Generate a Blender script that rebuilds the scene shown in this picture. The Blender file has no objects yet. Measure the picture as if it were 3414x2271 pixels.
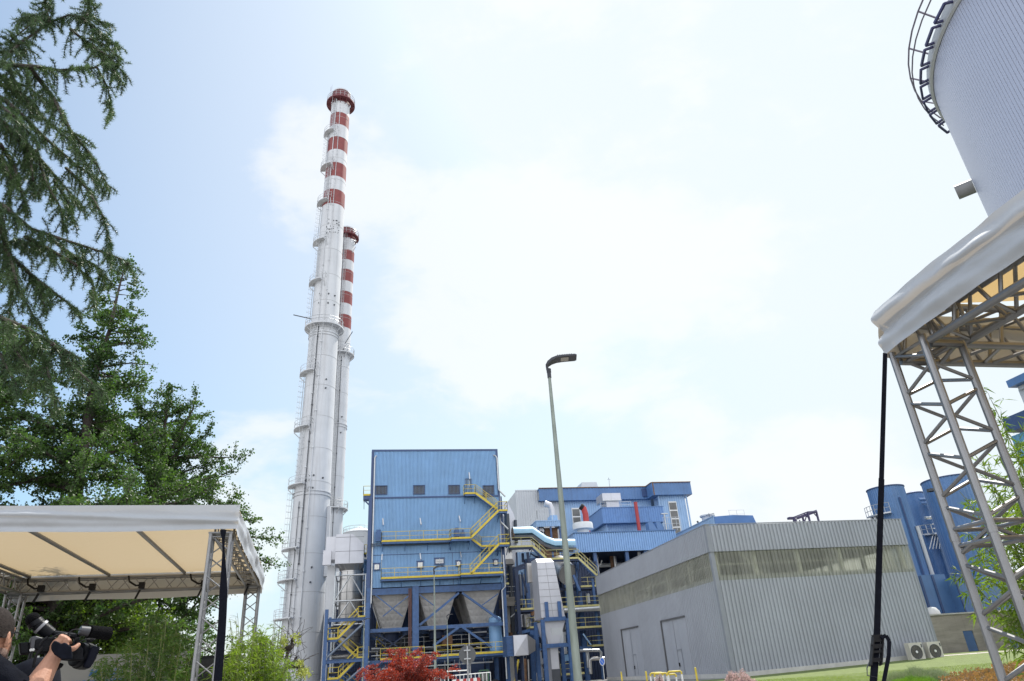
import bpy, bmesh, math, random
import numpy as np
from mathutils import Vector, Matrix
R = math.radians
scene = bpy.context.scene
# ---------------------------------------------------------------- camera
CAM_H = 1.3
PITCH, ROLL, YAW = R(26.01), R(-4.01), R(12.42)      # YAW clockwise from +Y (the plant's grid)
def cam_axes():
    f = Vector((math.sin(YAW)*math.cos(PITCH), math.cos(YAW)*math.cos(PITCH), math.sin(PITCH)))
    r0 = Vector((math.cos(YAW), -math.sin(YAW), 0)); u0 = r0.cross(f)
    r = math.cos(ROLL)*r0 + math.sin(ROLL)*u0; u = -math.sin(ROLL)*r0 + math.cos(ROLL)*u0
    return r, u, f
CR, CU, CF = cam_axes()
cd = bpy.data.cameras.new('camera'); cam = bpy.data.objects.new('camera', cd)
scene.collection.objects.link(cam); scene.camera = cam
m = Matrix((CR, CU, -CF)).transposed().to_4x4(); m.translation = Vector((0, 0, CAM_H)); cam.matrix_world = m
cd.lens = 24.0; cd.sensor_width = 36.0; cd.clip_start = 0.05; cd.clip_end = 5000
FPX = 2276.0                                          # focal length in photo pixels (3414 wide)
CROP = {'s': (0, 0, 1), 'v': (0, 0, 1.4485),
        'c1': (900, 250, .319), 'c2': (900, 750, .319), 'c3': (900, 1250, .319), 'c4': (880, 1750, .3322),
        'c5': (1200, 1480, .2552), 'c6': (1050, 1850, .2758), 'c8': (850, 2000, .1729), 'c9': (1440, 2080, .14425),
        'B1': (1640, 1560, .297), 'B2': (1600, 1850, .2685), 'B3': (1960, 1650, .4667), 'B4': (2700, 1550, .4598),
        'B5': (2800, 600, .4146), 'B6': (2900, 0, .4466), 'B7': (2850, 1080, .3636), 'B8': (2980, 2000, .1841),
        'BA': (2300, 1580, .20365), 'BB': (2040, 2100, .28), 'BC': (3200, 1230, .23594), 'BD': (2080, 1740, .14425),
        'C1': (0, 0, .574), 'C2': (0, 800, .574), 'C3': (0, 1650, .4031), 'C4': (0, 1950, .2047), 'C5': (600, 1750, .3323), 'L': (1760, 1120, .12755)}
def P(c, x, y, X=None, Y=None, Z=None, D=None):
    """point of the place seen at a photo position, on the plane X, Y or Z = const (or at a horizontal distance D)"""
    o = CROP[c]; sx, sy = o[0]+x*o[2], o[1]+y*o[2]
    d = CR*((sx-1707)/FPX) - CU*((sy-1135.5)/FPX) + CF
    if X is not None: t = X/d.x
    elif Y is not None: t = Y/d.y
    elif Z is not None: t = (Z-CAM_H)/d.z
    else: t = D/math.hypot(d.x, d.y)
    return Vector((0, 0, CAM_H)) + d*t
# ---------------------------------------------------------------- light
SUN_EL, SUN_AZ = R(60), R(48)                         # azimuth clockwise from +Y
sd = bpy.data.lights.new('sun', 'SUN'); sd.energy = 4.0; sd.angle = R(0.5); sd.color = (1.0, .955, .88)
so = bpy.data.objects.new('sun', sd); scene.collection.objects.link(so)
sv = Vector((math.sin(SUN_AZ)*math.cos(SUN_EL), math.cos(SUN_AZ)*math.cos(SUN_EL), math.sin(SUN_EL)))
so.rotation_euler = sv.to_track_quat('Z', 'Y').to_euler(); so.location = (30, 30, 80)
scene.view_settings.view_transform = 'Standard'; scene.view_settings.look = 'None'
scene.view_settings.exposure = 0.75; scene.view_settings.gamma = 1.0
W = bpy.data.worlds.new('World'); scene.world = W; W.use_nodes = True
nt = W.node_tree; nt.nodes.clear(); N = nt.nodes.new; LK = nt.links.new
sky = N('ShaderNodeTexSky'); sky.sky_type = 'NISHITA'; sky.sun_disc = False
sky.sun_elevation = SUN_EL; sky.sun_rotation = SUN_AZ; sky.air_density = 1.0; sky.dust_density = 2.0; sky.ozone_density = 1.2
bg = N('ShaderNodeBackground'); bg.inputs['Strength'].default_value = 0.12
tc = N('ShaderNodeTexCoord')
def vmath(op, a, b=None):
    n = N('ShaderNodeVectorMath'); n.operation = op
    for i, q in enumerate((a, b)):
        if q is None: continue
        if isinstance(q, (tuple, list, Vector)): n.inputs[i].default_value = tuple(q)
        else: LK(q, n.inputs[i])
    return n.outputs['Value'] if op in ('DOT_PRODUCT', 'LENGTH', 'DISTANCE') else n.outputs['Vector']
def fmath(op, a, b=None, c=None, clamp=False):
    n = N('ShaderNodeMath'); n.operation = op; n.use_clamp = clamp
    for i, q in enumerate((a, b, c)):
        if q is None: continue
        if isinstance(q, (int, float)): n.inputs[i].default_value = q
        else: LK(q, n.inputs[i])
    return n.outputs[0]
def smooth(v, lo, hi):
    n = N('ShaderNodeMapRange'); n.interpolation_type = 'SMOOTHSTEP'
    LK(v, n.inputs['Value']); n.inputs['From Min'].default_value = lo; n.inputs['From Max'].default_value = hi
    return n.outputs['Result']
dirv = vmath('NORMALIZE', tc.outputs['Generated'])
def wdir(x, y):
    return (P('v', x, y, D=10)-Vector((0, 0, CAM_H))).normalized()
def noise(scale, detail=6, rough=.55, sc=(1, 1, 1.8), dist=.3):
    mp = N('ShaderNodeMapping'); mp.inputs['Scale'].default_value = sc; LK(dirv, mp.inputs['Vector'])
    n = N('ShaderNodeTexNoise'); n.inputs['Scale'].default_value = scale; n.inputs['Detail'].default_value = detail
    n.inputs['Roughness'].default_value = rough; n.inputs['Distortion'].default_value = dist
    LK(mp.outputs[0], n.inputs['Vector']); return n.outputs[0]
nA, nB = noise(2.6), noise(7.0, 8, .6)
nz = fmath('ADD', fmath('MULTIPLY', fmath('SUBTRACT', nA, .5), 1.5), fmath('MULTIPLY', fmath('SUBTRACT', nB, .5), .9))
def lobe(x, y, r0, r1):
    """soft cloud bank around a direction of the sky: 1 inside r0 degrees, 0 beyond r1"""
    d = vmath('DOT_PRODUCT', dirv, wdir(x, y))
    return smooth(d, math.cos(R(r1)), math.cos(R(r0)))
banks = [(1400, 300, 6, 30, .40), (1150, 640, 3, 13, .50), (740, 400, 1, 8, .50), (545, 1150, 1, 8, .60), (1600, 1040, 1, 6, .42),
         (1900, 1070, 1, 7, .48), (1750, 1180, 3, 12, .42), (1900, 450, 5, 22, .20), (300, 1500, 4, 16, .30), (2100, 1180, 2, 9, .4), (1500, 700, 3, 14, .25)]
tot = None
for x, y, a, b, s in banks:
    v = fmath('MULTIPLY', lobe(x, y, a, b), s); tot = v if tot is None else fmath('ADD', tot, v)
hazy = smooth(vmath('DOT_PRODUCT', dirv, (0, 0, 1)), .35, -.02)
tot = fmath('ADD', tot, fmath('MULTIPLY', hazy, .30))
cover = smooth(fmath('ADD', tot, fmath('MULTIPLY', nz, 1.5)), .28, .76)
veil = smooth(vmath('DOT_PRODUCT', dirv, wdir(1600, 400)), math.cos(R(62)), math.cos(R(6)))
veil = fmath('MULTIPLY_ADD', veil, .46, .08)
cover = fmath('SUBTRACT', 1.0, fmath('MULTIPLY', fmath('SUBTRACT', 1.0, fmath('MULTIPLY', cover, .68)), fmath('SUBTRACT', 1.0, veil)))
skyc = vmath('MINIMUM', vmath('MULTIPLY', sky.outputs[0], (.84, 1.02, 1.03)), (3.75, 4.55, 5.15))
mix0 = N('ShaderNodeMix'); mix0.data_type = 'RGBA'
LK(cover, mix0.inputs['Factor']); LK(skyc, mix0.inputs['A']); mix0.inputs['B'].default_value = (5.0, 5.1, 5.15, 1)
back = fmath('MULTIPLY', smooth(vmath('DOT_PRODUCT', dirv, tuple(CF)), .40, -.1), .9)   # unseen bright cloud added behind the camera to light the shaded facades
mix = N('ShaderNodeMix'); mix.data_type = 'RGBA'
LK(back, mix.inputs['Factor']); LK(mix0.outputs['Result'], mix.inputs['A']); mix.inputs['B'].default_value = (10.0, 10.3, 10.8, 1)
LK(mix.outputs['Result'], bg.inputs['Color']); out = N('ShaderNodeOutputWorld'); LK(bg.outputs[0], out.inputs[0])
# ---------------------------------------------------------------- materials
def mat(name, col, rough=.6, metal=0.0, var=.12, scale=1.5, streak=0.0, bump=0.0, bscale=20, spec=.5, col2=None, stretch=(1, 1, 1)):
    M = bpy.data.materials.new(name); M.use_nodes = True; t = M.node_tree; b = t.nodes['Principled BSDF']
    b.inputs['Roughness'].default_value = rough; b.inputs['Metallic'].default_value = metal
    b.inputs['Specular IOR Level'].default_value = spec
    g = t.nodes.new('ShaderNodeNewGeometry'); mp = t.nodes.new('ShaderNodeMapping'); mp.inputs['Scale'].default_value = stretch
    t.links.new(g.outputs['Position'], mp.inputs[0])
    n = t.nodes.new('ShaderNodeTexNoise'); n.inputs['Scale'].default_value = scale; n.inputs['Detail'].default_value = 6; n.inputs['Roughness'].default_value = .6
    t.links.new(mp.outputs[0], n.inputs['Vector'])
    r = t.nodes.new('ShaderNodeValToRGB'); e = r.color_ramp.elements; e[0].position = .3; e[1].position = .7
    c2 = col2 if col2 else tuple(min(1, c*(1+var)) for c in col); c1 = tuple(c*(1-var) for c in col)
    e[0].color = (*c1, 1); e[1].color = (*c2, 1); t.links.new(n.outputs[0], r.inputs[0])
    last = r.outputs[0]
    if streak > 0:
        mp2 = t.nodes.new('ShaderNodeMapping'); mp2.inputs['Scale'].default_value = (2.2, 2.2, .07); t.links.new(g.outputs['Position'], mp2.inputs[0])
        n2 = t.nodes.new('ShaderNodeTexNoise'); n2.inputs['Scale'].default_value = 1.0; n2.inputs['Detail'].default_value = 8; n2.inputs['Roughness'].default_value = .7
        t.links.new(mp2.outputs[0], n2.inputs['Vector'])
        r2 = t.nodes.new('ShaderNodeMapRange'); r2.inputs['From Min'].default_value = .5; r2.inputs['From Max'].default_value = .78
        r2.inputs['To Max'].default_value = streak; t.links.new(n2.outputs[0], r2.inputs[0])
        mx = t.nodes.new('ShaderNodeMix'); mx.data_type = 'RGBA'; t.links.new(r2.outputs[0], mx.inputs['Factor']); t.links.new(last, mx.inputs['A'])
        mx.inputs['B'].default_value = (col[0]*.45+.02, col[1]*.42+.015, col[2]*.4+.01, 1); last = mx.outputs['Result']
    t.links.new(last, b.inputs['Base Color'])
    if bump > 0:
        n3 = t.nodes.new('ShaderNodeTexNoise'); n3.inputs['Scale'].default_value = bscale; n3.inputs['Detail'].default_value = 4
        t.links.new(mp.outputs[0], n3.inputs['Vector'])
        bp = t.nodes.new('ShaderNodeBump'); bp.inputs['Strength'].default_value = bump; bp.inputs['Distance'].default_value = .02
        t.links.new(n3.outputs[0], bp.inputs['Height']); t.links.new(bp.outputs[0], b.inputs['Normal'])
    return M
def leafmat(name, c1, c2, trans=.45, rough=.5, scale=1.2):
    M = bpy.data.materials.new(name); M.use_nodes = True; t = M.node_tree; t.nodes.clear()
    g = t.nodes.new('ShaderNodeNewGeometry'); n = t.nodes.new('ShaderNodeTexNoise'); n.inputs['Scale'].default_value = scale; n.inputs['Detail'].default_value = 4
    t.links.new(g.outputs['Position'], n.inputs['Vector'])
    mr = t.nodes.new('ShaderNodeMath'); mr.operation = 'ADD'; mr.use_clamp = True
    m2 = t.nodes.new('ShaderNodeMath'); m2.operation = 'MULTIPLY'; m2.inputs[1].default_value = .5; t.links.new(g.outputs['Random Per Island'], m2.inputs[0])
    m3 = t.nodes.new('ShaderNodeMath'); m3.operation = 'MULTIPLY_ADD'; m3.inputs[1].default_value = 2.0; m3.inputs[2].default_value = -.75; t.links.new(n.outputs[0], m3.inputs[0])
    t.links.new(m2.outputs[0], mr.inputs[0]); t.links.new(m3.outputs[0], mr.inputs[1])
    mx = t.nodes.new('ShaderNodeMix'); mx.data_type = 'RGBA'; t.links.new(mr.outputs[0], mx.inputs['Factor'])
    mx.inputs['A'].default_value = (*c1, 1); mx.inputs['B'].default_value = (*c2, 1)
    b = t.nodes.new('ShaderNodeBsdfPrincipled'); b.inputs['Roughness'].default_value = rough; t.links.new(mx.outputs['Result'], b.inputs['Base Color'])
    tr = t.nodes.new('ShaderNodeBsdfTranslucent'); hs = t.nodes.new('ShaderNodeHueSaturation'); hs.inputs['Saturation'].default_value = 1.15; hs.inputs['Value'].default_value = 1.6
    t.links.new(mx.outputs['Result'], hs.inputs['Color']); t.links.new(hs.outputs[0], tr.inputs[0])
    ms = t.nodes.new('ShaderNodeMixShader'); ms.inputs[0].default_value = trans; t.links.new(b.outputs[0], ms.inputs[1]); t.links.new(tr.outputs[0], ms.inputs[2])
    o = t.nodes.new('ShaderNodeOutputMaterial'); t.links.new(ms.outputs[0], o.inputs[0]); return M
def hexc(h):
    c = [int(h[i:i+2], 16)/255 for i in (0, 2, 4)]
    return tuple(((x+.055)/1.055)**2.4 if x > .04 else x/12.92 for x in c)
M = {}
M['blue'] = mat('blue_cladding', (.18, .335, .545), .45, var=.09, scale=.5, streak=.22)
M['lightblue'] = mat('pale_blue_cladding', (.24, .37, .55), .45, var=.10, scale=.4, streak=.25)
M['deepblue'] = mat('deep_blue_cladding', (.068, .15, .31), .45, var=.14, scale=.4, streak=.35)
M['navy'] = mat('navy_trim', (.03, .06, .15), .5, var=.1)
M['steelblue'] = mat('blue_painted_steel', (.032, .082, .20), .45, var=.25, scale=2.5, streak=.3)
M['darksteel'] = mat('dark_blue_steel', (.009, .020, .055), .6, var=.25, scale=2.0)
M['yellow'] = mat('yellow_painted_steel', (.50, .38, .035), .5, var=.15, scale=3)
M['chimwhite'] = mat('chimney_white', (.50, .51, .53), .62, var=.07, scale=.35, streak=.5)
M['chimred'] = mat('chimney_red', (.19, .038, .036), .6, var=.15, scale=.8, streak=.3)
M['darkred'] = mat('chimney_dark_red', (.11, .018, .022), .6, var=.15)
M['galv'] = mat('galvanised_steel', (.42, .43, .44), .38, metal=.75, var=.12, scale=5)
M['alu'] = mat('aluminium', (.25, .25, .255), .42, metal=.9, var=.10, scale=4, bump=.12, bscale=9)
M['silver'] = mat('aluminium_cladding', (.47, .47, .50), .42, metal=.55, var=.06, scale=.8, streak=.12)
M['silverdark'] = mat('polished_cladding', (.42, .41, .40), .33, metal=.8, var=.08, scale=.8, streak=.2)
M['greyclad'] = mat('grey_cladding', (.285, .30, .335), .5, var=.07, scale=.35, streak=.22)
M['greylight'] = mat('light_grey_cladding', (.44, .455, .47), .55, var=.05, scale=.4, streak=.1)
M['flash'] = mat('grey_flashing', (.205, .218, .245), .5, var=.07)
M['concrete'] = mat('concrete', (.27, .245, .215), .9, var=.22, scale=.9, streak=.35, bump=.5, bscale=6, stretch=(.5, .5, 3))
M['pale'] = mat('pale_concrete', (.42, .41, .39), .85, var=.12, scale=1.5)
M['asphalt'] = mat('pale_yard_paving', (.20, .195, .185), .95, var=.25, scale=.7, bump=.5, bscale=60)
M['black'] = mat('black_plastic', (.008, .008, .010), .55, var=.2, scale=8, spec=.25)
M['strap'] = mat('black_webbing', (.006, .007, .012), .8, var=.3, scale=40, spec=.08)
M['darkgrey'] = mat('dark_grey_metal', (.045, .05, .06), .5, var=.2)
M['rust'] = mat('rusty_metal', (.16, .085, .045), .8, var=.4, scale=3)
M['red'] = mat('red_pipe_paint', (.33, .03, .03), .5, var=.1)
M['white'] = mat('white_paint', (.62, .62, .60), .5, var=.06)
M['brownpipe'] = mat('brown_pipe', (.10, .05, .045), .6, var=.2)
M['hopper'] = mat('hopper_cladding', (.42, .405, .39), .5, metal=.1, var=.12, scale=.7, streak=.25)
M['louvre'] = mat('louvre_metal', (.09, .075, .075), .6, var=.2)
M['glassdark'] = mat('dark_window_glass', (.10, .10, .095), .25, var=.25, scale=.8)
M['green'] = mat('green_machine_paint', (.04, .22, .04), .5, var=.2)
M['pole'] = mat('weathered_lamp_pole', (.22, .25, .22), .55, metal=.3, var=.22, scale=6, stretch=(1, 1, .35))
M['bark'] = mat('bark', (.045, .035, .03), .9, var=.35, scale=6, bump=.8, bscale=25)
M['skin'] = mat('skin', (.38, .20, .135), .5, var=.10, scale=9, bump=.15, bscale=120, spec=.25)
M['hair'] = mat('cropped_grey_hair', (.028, .022, .020), .8, var=.5, scale=120, bump=.6, bscale=300, spec=.12)
M['shirt'] = mat('black_cloth', (.006, .007, .011), .9, var=.3, scale=20, bump=.3, bscale=200, spec=.05)
M['foam'] = mat('foam_windshield', (.005, .005, .006), .95, var=.3, scale=60, bump=.8, bscale=220, spec=.08)
M['banner'] = mat('banner_grey', (.27, .27, .26), .7, var=.04)
M['btext'] = mat('banner_lettering_blue', (.05, .16, .38), .6, var=.05)
def fabric(name, col, tcol, trans, rough=.45):
    Mx = bpy.data.materials.new(name); Mx.use_nodes = True; t = Mx.node_tree; b = t.nodes['Principled BSDF']
    b.inputs['Base Color'].default_value = (*col, 1); b.inputs['Roughness'].default_value = rough
    g = t.nodes.new('ShaderNodeNewGeometry'); n = t.nodes.new('ShaderNodeTexNoise'); n.inputs['Scale'].default_value = 3.0; n.inputs['Detail'].default_value = 5; n.inputs['Distortion'].default_value = 1.2
    t.links.new(g.outputs['Position'], n.inputs['Vector']); bp = t.nodes.new('ShaderNodeBump'); bp.inputs['Strength'].default_value = .35; bp.inputs['Distance'].default_value = .03
    t.links.new(n.outputs[0], bp.inputs['Height']); t.links.new(bp.outputs[0], b.inputs['Normal'])
    tr = t.nodes.new('ShaderNodeBsdfTranslucent'); tr.inputs[0].default_value = (*tcol, 1)
    ms = t.nodes.new('ShaderNodeMixShader'); ms.inputs[0].default_value = trans; t.links.new(b.outputs[0], ms.inputs[1]); t.links.new(tr.outputs[0], ms.inputs[2])
    t.links.new(ms.outputs[0], t.nodes['Material Output'].inputs[0]); return Mx
M['pvc'] = fabric('white_tarpaulin', (.47, .48, .50), (.50, .38, .22), .36)
M['pvcwarm'] = fabric('warm_tarpaulin', (.44, .44, .44), (.60, .40, .15), .38)
M['pvcedge'] = fabric('white_tarpaulin_edge', (.41, .435, .47), (.50, .40, .26), .14, .40)
M['poly'] = None
# ---------------------------------------------------------------- mesh builder
WLOC = {}
def tag(o, label=None, cat=None, group=None, kind=None):
    if label: o['label'] = label
    if cat: o['category'] = cat
    if group: o['group'] = group
    if kind: o['kind'] = kind
    return o
def thing(name, loc, label, cat, group=None, rz=0.0):
    o = bpy.data.objects.new(name, None); scene.collection.objects.link(o); o.location = loc; o.rotation_euler = (0, 0, rz)
    o.empty_display_size = .2; WLOC[o.name] = Vector(loc); return tag(o, label, cat, group)
class MB:
    def __init__(s): s.v = []; s.f = []; s.mi = []; s.m = 0; s.arr = []
    def face(s, idx): s.f.append(idx); s.mi.append(s.m)
    def quad(s, a, b, c, d):
        n = len(s.v); s.v += [tuple(a), tuple(b), tuple(c), tuple(d)]; s.face((n, n+1, n+2, n+3)); return s
    def tri(s, a, b, c):
        n = len(s.v); s.v += [tuple(a), tuple(b), tuple(c)]; s.face((n, n+1, n+2)); return s
    def hexa(s, p):      # 8 corners: bottom 0-3, top 4-7
        n = len(s.v); s.v += [tuple(q) for q in p]
        for q in ((3, 2, 1, 0), (4, 5, 6, 7), (0, 1, 5, 4), (1, 2, 6, 5), (2, 3, 7, 6), (3, 0, 4, 7)): s.face(tuple(n+i for i in q))
        return s
    def box(s, x0, x1, y0, y1, z0, z1):
        return s.hexa([(x0, y0, z0), (x1, y0, z0), (x1, y1, z0), (x0, y1, z0), (x0, y0, z1), (x1, y0, z1), (x1, y1, z1), (x0, y1, z1)])
    def beam(s, a, b, w, h=None, up=(0, 0, 1)):
        a, b = Vector(a), Vector(b); h = h or w; d = (b-a)
        if d.length < 1e-6: return s
        d.normalize(); up = Vector(up)
        if abs(d.dot(up)) > .98: up = Vector((0, 1, 0))
        sx = d.cross(up).normalized()*(w/2); sz = sx.cross(d).normalized()*(h/2)
        return s.hexa([a-sx-sz, a+sx-sz, b+sx-sz, b-sx-sz, a-sx+sz, a+sx+sz, b+sx+sz, b-sx+sz])
    def ibeam(s, a, b, w, h, up=(0, 0, 1)):
        a, b = Vector(a), Vector(b); d = (b-a).normalized(); u = Vector(up)
        if abs(d.dot(u)) > .98: u = Vector((0, 1, 0))
        sx = d.cross(u).normalized(); sz = sx.cross(d).normalized()
        s.beam(a+sz*(h/2-.02), b+sz*(h/2-.02), w, .04, u); s.beam(a-sz*(h/2-.02), b-sz*(h/2-.02), w, .04, u); s.beam(a, b, w*.25, h-.084, u); return s
    def tube(s, pts, r, n=8, caps=True):
        pts = [Vector(p) for p in pts]; rr = r if isinstance(r, (list, tuple)) else [r]*len(pts); base = len(s.v); prev = None
        for i, p in enumerate(pts):
            d = (pts[min(i+1, len(pts)-1)]-pts[max(i-1, 0)])
            d = d.normalized() if d.length > 1e-9 else Vector((0, 0, 1))
            if prev is None: a = d.orthogonal().normalized()
            else: a = (prev-d*prev.dot(d)); a = a.normalized() if a.length > 1e-6 else d.orthogonal().normalized()
            prev = a; b = d.cross(a)
            for k in range(n):
                t = 2*math.pi*k/n; s.v.append(tuple(p+(a*math.cos(t)+b*math.sin(t))*rr[i]))
        for i in range(len(pts)-1):
            for k in range(n):
                k2 = (k+1) % n; s.face((base+i*n+k, base+i*n+k2, base+(i+1)*n+k2, base+(i+1)*n+k))
        if caps:
            s.face(tuple(base+k for k in reversed(range(n)))); s.face(tuple(base+(len(pts)-1)*n+k for k in range(n)))
        return s
    def lathe(s, prof, c=(0, 0, 0), n=48, a0=0, a1=2*math.pi, lean=(0, 0)):
        base = len(s.v); full = abs(a1-a0-2*math.pi) < 1e-6; cols = n if full else n+1
        for r, z in prof:
            for k in range(cols):
                t = a0+(a1-a0)*k/n; s.v.append((c[0]+lean[0]*z+r*math.cos(t), c[1]+lean[1]*z+r*math.sin(t), c[2]+z))
        for i in range(len(prof)-1):
            for k in range(n):
                k2 = (k+1) % cols if full else k+1
                s.face((base+i*cols+k, base+i*cols+k2, base+(i+1)*cols+k2, base+(i+1)*cols+k))
        return s
    def sphere(s, c, r, n=16, sc=(1, 1, 1)):
        prof = [(math.sin(math.pi*i/(n//2)), -math.cos(math.pi*i/(n//2))) for i in range(n//2+1)]
        base = len(s.v); 
        for a, z in prof:
            for k in range(n):
                t = 2*math.pi*k/n; s.v.append((c[0]+r*sc[0]*a*math.cos(t), c[1]+r*sc[1]*a*math.sin(t), c[2]+r*sc[2]*z))
        for i in range(len(prof)-1):
            for k in range(n):
                k2 = (k+1) % n; s.face((base+i*n+k, base+i*n+k2, base+(i+1)*n+k2, base+(i+1)*n+k))
        return s
    def ribs(s, A, B, z0, z1, pitch=.25, depth=.05, zt=None, back=True):
        """corrugated wall from plan point A to B; the outside is to the right of A->B; z1 at A, zt at B"""
        A, B = Vector((A[0], A[1], 0)), Vector((B[0], B[1], 0)); L = (B-A).length; d = (B-A)/L; nrm = Vector((d.y, -d.x, 0))
        n = max(1, round(L/pitch)); p = L/n; zt = z1 if zt is None else zt; base = len(s.v); prof = []
        for i in range(n):
            prof += [(i*p, 0), (i*p+.30*p, 0), (i*p+.40*p, depth), (i*p+.90*p, depth)]
        prof.append((L, 0))
        for t, e in prof:
            q = A+d*t+nrm*e; zz = z1+(zt-z1)*t/L; s.v.append((q.x, q.y, z0)); s.v.append((q.x, q.y, zz))
        for i in range(len(prof)-1):
            s.face((base+2*i, base+2*i+2, base+2*i+3, base+2*i+1))
        return s
    def arrays(s, verts, k):
        """numpy block: verts (n*k,3) forming n faces of k corners"""
        s.arr.append((np.asarray(verts, dtype=np.float32), k, s.m)); return s
    def build(s, name, mats, parent=None, org=None, smooth=False, local=False):
        off = Vector((0, 0, 0))
        if parent is not None and not local: off = WLOC[parent.name]
        if org is not None: off = Vector(org)
        me = bpy.data.meshes.new(name); mats = mats if isinstance(mats, (list, tuple)) else [mats]
        for q in mats: me.materials.append(q)
        nv = len(s.v); vs = [np.array(s.v, dtype=np.float32).reshape(-1, 3)]
        loops = [i for f in s.f for i in f]; tot = [len(f) for f in s.f]; mi = list(s.mi)
        L = [np.array(loops, dtype=np.int32)]; T = [np.array(tot, dtype=np.int32)]; MI = [np.array(mi, dtype=np.int32)]
        for a, k, mm in s.arr:
            n = len(a); vs.append(a); L.append(np.arange(nv, nv+n, dtype=np.int32)); T.append(np.full(n//k, k, dtype=np.int32)); MI.append(np.full(n//k, mm, dtype=np.int32)); nv += n
        V = np.concatenate(vs); L = np.concatenate(L); T = np.concatenate(T); MI = np.concatenate(MI)
        V = V-np.array(off, dtype=np.float32)
        me.vertices.add(len(V)); me.vertices.foreach_set('co', V.ravel()); me.loops.add(len(L)); me.loops.foreach_set('vertex_index', L)
        me.polygons.add(len(T)); st = np.zeros(len(T), dtype=np.int32); st[1:] = np.cumsum(T)[:-1]
        me.polygons.foreach_set('loop_start', st); me.polygons.foreach_set('loop_total', T); me.polygons.foreach_set('material_index', MI)
        me.polygons.foreach_set('use_smooth', np.full(len(T), bool(smooth)))
        me.update(calc_edges=True); me.validate()
        o = bpy.data.objects.new(name, me); scene.collection.objects.link(o)
        if parent is not None: o.parent = parent; WLOC[o.name] = WLOC[parent.name]
        elif org is not None: o.location = org; WLOC[o.name] = Vector(org)
        else: WLOC[o.name] = Vector((0, 0, 0))
        return o
def autosmooth(o, ang=35):
    me = o.data; bm = bmesh.new(); bm.from_mesh(me)
    for f in bm.faces: f.smooth = True
    for e in bm.edges:
        if len(e.link_faces) == 2 and e.calc_face_angle(0) > R(ang): e.smooth = False
    bm.to_mesh(me); bm.free(); return o
def kids(o): return [c for c in bpy.data.objects if c.parent == o]
def copy_tree(o, parent=None, loc=None, rz=None, label=None):
    c = o.copy(); scene.collection.objects.link(c); WLOC[c.name] = WLOC.get(o.name, Vector())
    if parent is not None: c.parent = parent
    if loc is not None: c.location = loc; WLOC[c.name] = Vector(loc)
    if rz is not None: c.rotation_euler.z = rz
    if label: c['label'] = label
    for ch in kids(o): copy_tree(ch, c)
    return c
def railing(mb, pts, h=1.1, step=1.6, r=.028, kick=.0, mid=True):
    pts = [Vector(p) for p in pts]
    for a, b in zip(pts[:-1], pts[1:]):
        L = (b-a).length; n = max(1, round(L/step))
        for i in range(n+1):
            q = a+(b-a)*i/n; mb.beam(q, q+Vector((0, 0, h)), r*1.7, r*1.7)
        up = Vector((0, 0, h)); mb.beam(a+up, b+up, r*2, r*2)
        if mid: mb.beam(a+up*.52, b+up*.52, r*1.5, r*1.5)
        if kick: mb.beam(a+Vector((0, 0, kick/2)), b+Vector((0, 0, kick/2)), .02, kick)
    return mb
# ================================================================ ground
def gz(x): return max(0.0, min(1.0, (x-27)/18.4))*.42
mb = MB(); mb.box(-900, 900, -300, 1600, -.5, 0); tag(mb.build('ground', M['asphalt']), kind='structure')
M['grass'] = mat('lawn_grass', (.11, .145, .035), .9, var=.3, scale=2.5, bump=.8, bscale=60)
M['lawnbase'] = M['grass']
def sheet(name, m, x0, x1, y0, y1, dz, nx=24):
    mb = MB()
    for i in range(nx):
        a, b = x0+(x1-x0)*i/nx, x0+(x1-x0)*(i+1)/nx
        mb.quad((a, y0, gz(a)+dz), (b, y0, gz(b)+dz), (b, y1, gz(b)+dz), (a, y1, gz(a)+dz))
    return tag(mb.build(name, m), kind='structure')
sheet('lawn', M['grass'], 18.5, 110, -10, 53.3, .012)
sheet('footpath', mat('path_concrete', (.40, .37, .32), .9, var=.15), 45.6, 110, 53.4, 57.5, .02)
sheet('lawn', M['grass'], 45.6, 110, 57.5, 66, .03)
# ================================================================ warehouse
WX, WY, WX2, WY2, WZ = 27.06, 53.46, 45.42, 84.3, 11.32
wh = thing('warehouse', (WX, WY, 0), 'large grey ribbed metal warehouse with translucent strip windows under the roof edge', 'warehouse')
ZB, ZW, ZF = .32, 7.25, 9.22
mb = MB()   # walls (outside to the right of A->B)
mb.ribs((WX+.25, WY), (WX2, WY), ZB, ZW, .33, .085); mb.ribs((WX, WY2), (WX, WY+.25), ZB, ZW, .33, .085)
mb.ribs((WX2, WY), (WX2, WY2), ZB, ZW, .33, .085); mb.ribs((WX2, WY2), (WX, WY2), ZB, ZW, .33, .085)
mb.build('wall', M['greyclad'], wh)
mb = MB(); o = .10
mb.ribs((WX-o+.3, WY-o), (WX2+o, WY-o), ZF, WZ, .33, .085, zt=WZ+.05); mb.ribs((WX-o, WY2), (WX-o, WY-o+.3), ZF, WZ, .33, .085)
mb.ribs((WX2+o, WY-o), (WX2+o, WY2), ZF, WZ+.05, .33, .085, zt=WZ); mb.ribs((WX2, WY2+o), (WX, WY2+o), ZF, WZ, .33, .085)
mb.build('fascia', M['greyclad'], wh)
mb = MB(); mb.box(WX-.0, WX2, WY, WY2, WZ-.35, WZ-.15)
mb.box(WX-.17, WX2+.17, WY-.19, WY-.05, WZ+.055, WZ+.12); mb.box(WX-.19, WX-.05, WY-.04, WY2+.1, WZ+.055, WZ+.12); mb.build('roof', M['flash'], wh)
mb = MB(); mb.box(WX-.15, WX+.2, WY-.15, WY-.12, ZF, WZ+.04); mb.box(WX-.15, WX-.12, WY-.119, WY+.2, ZF, WZ+.04)
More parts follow.
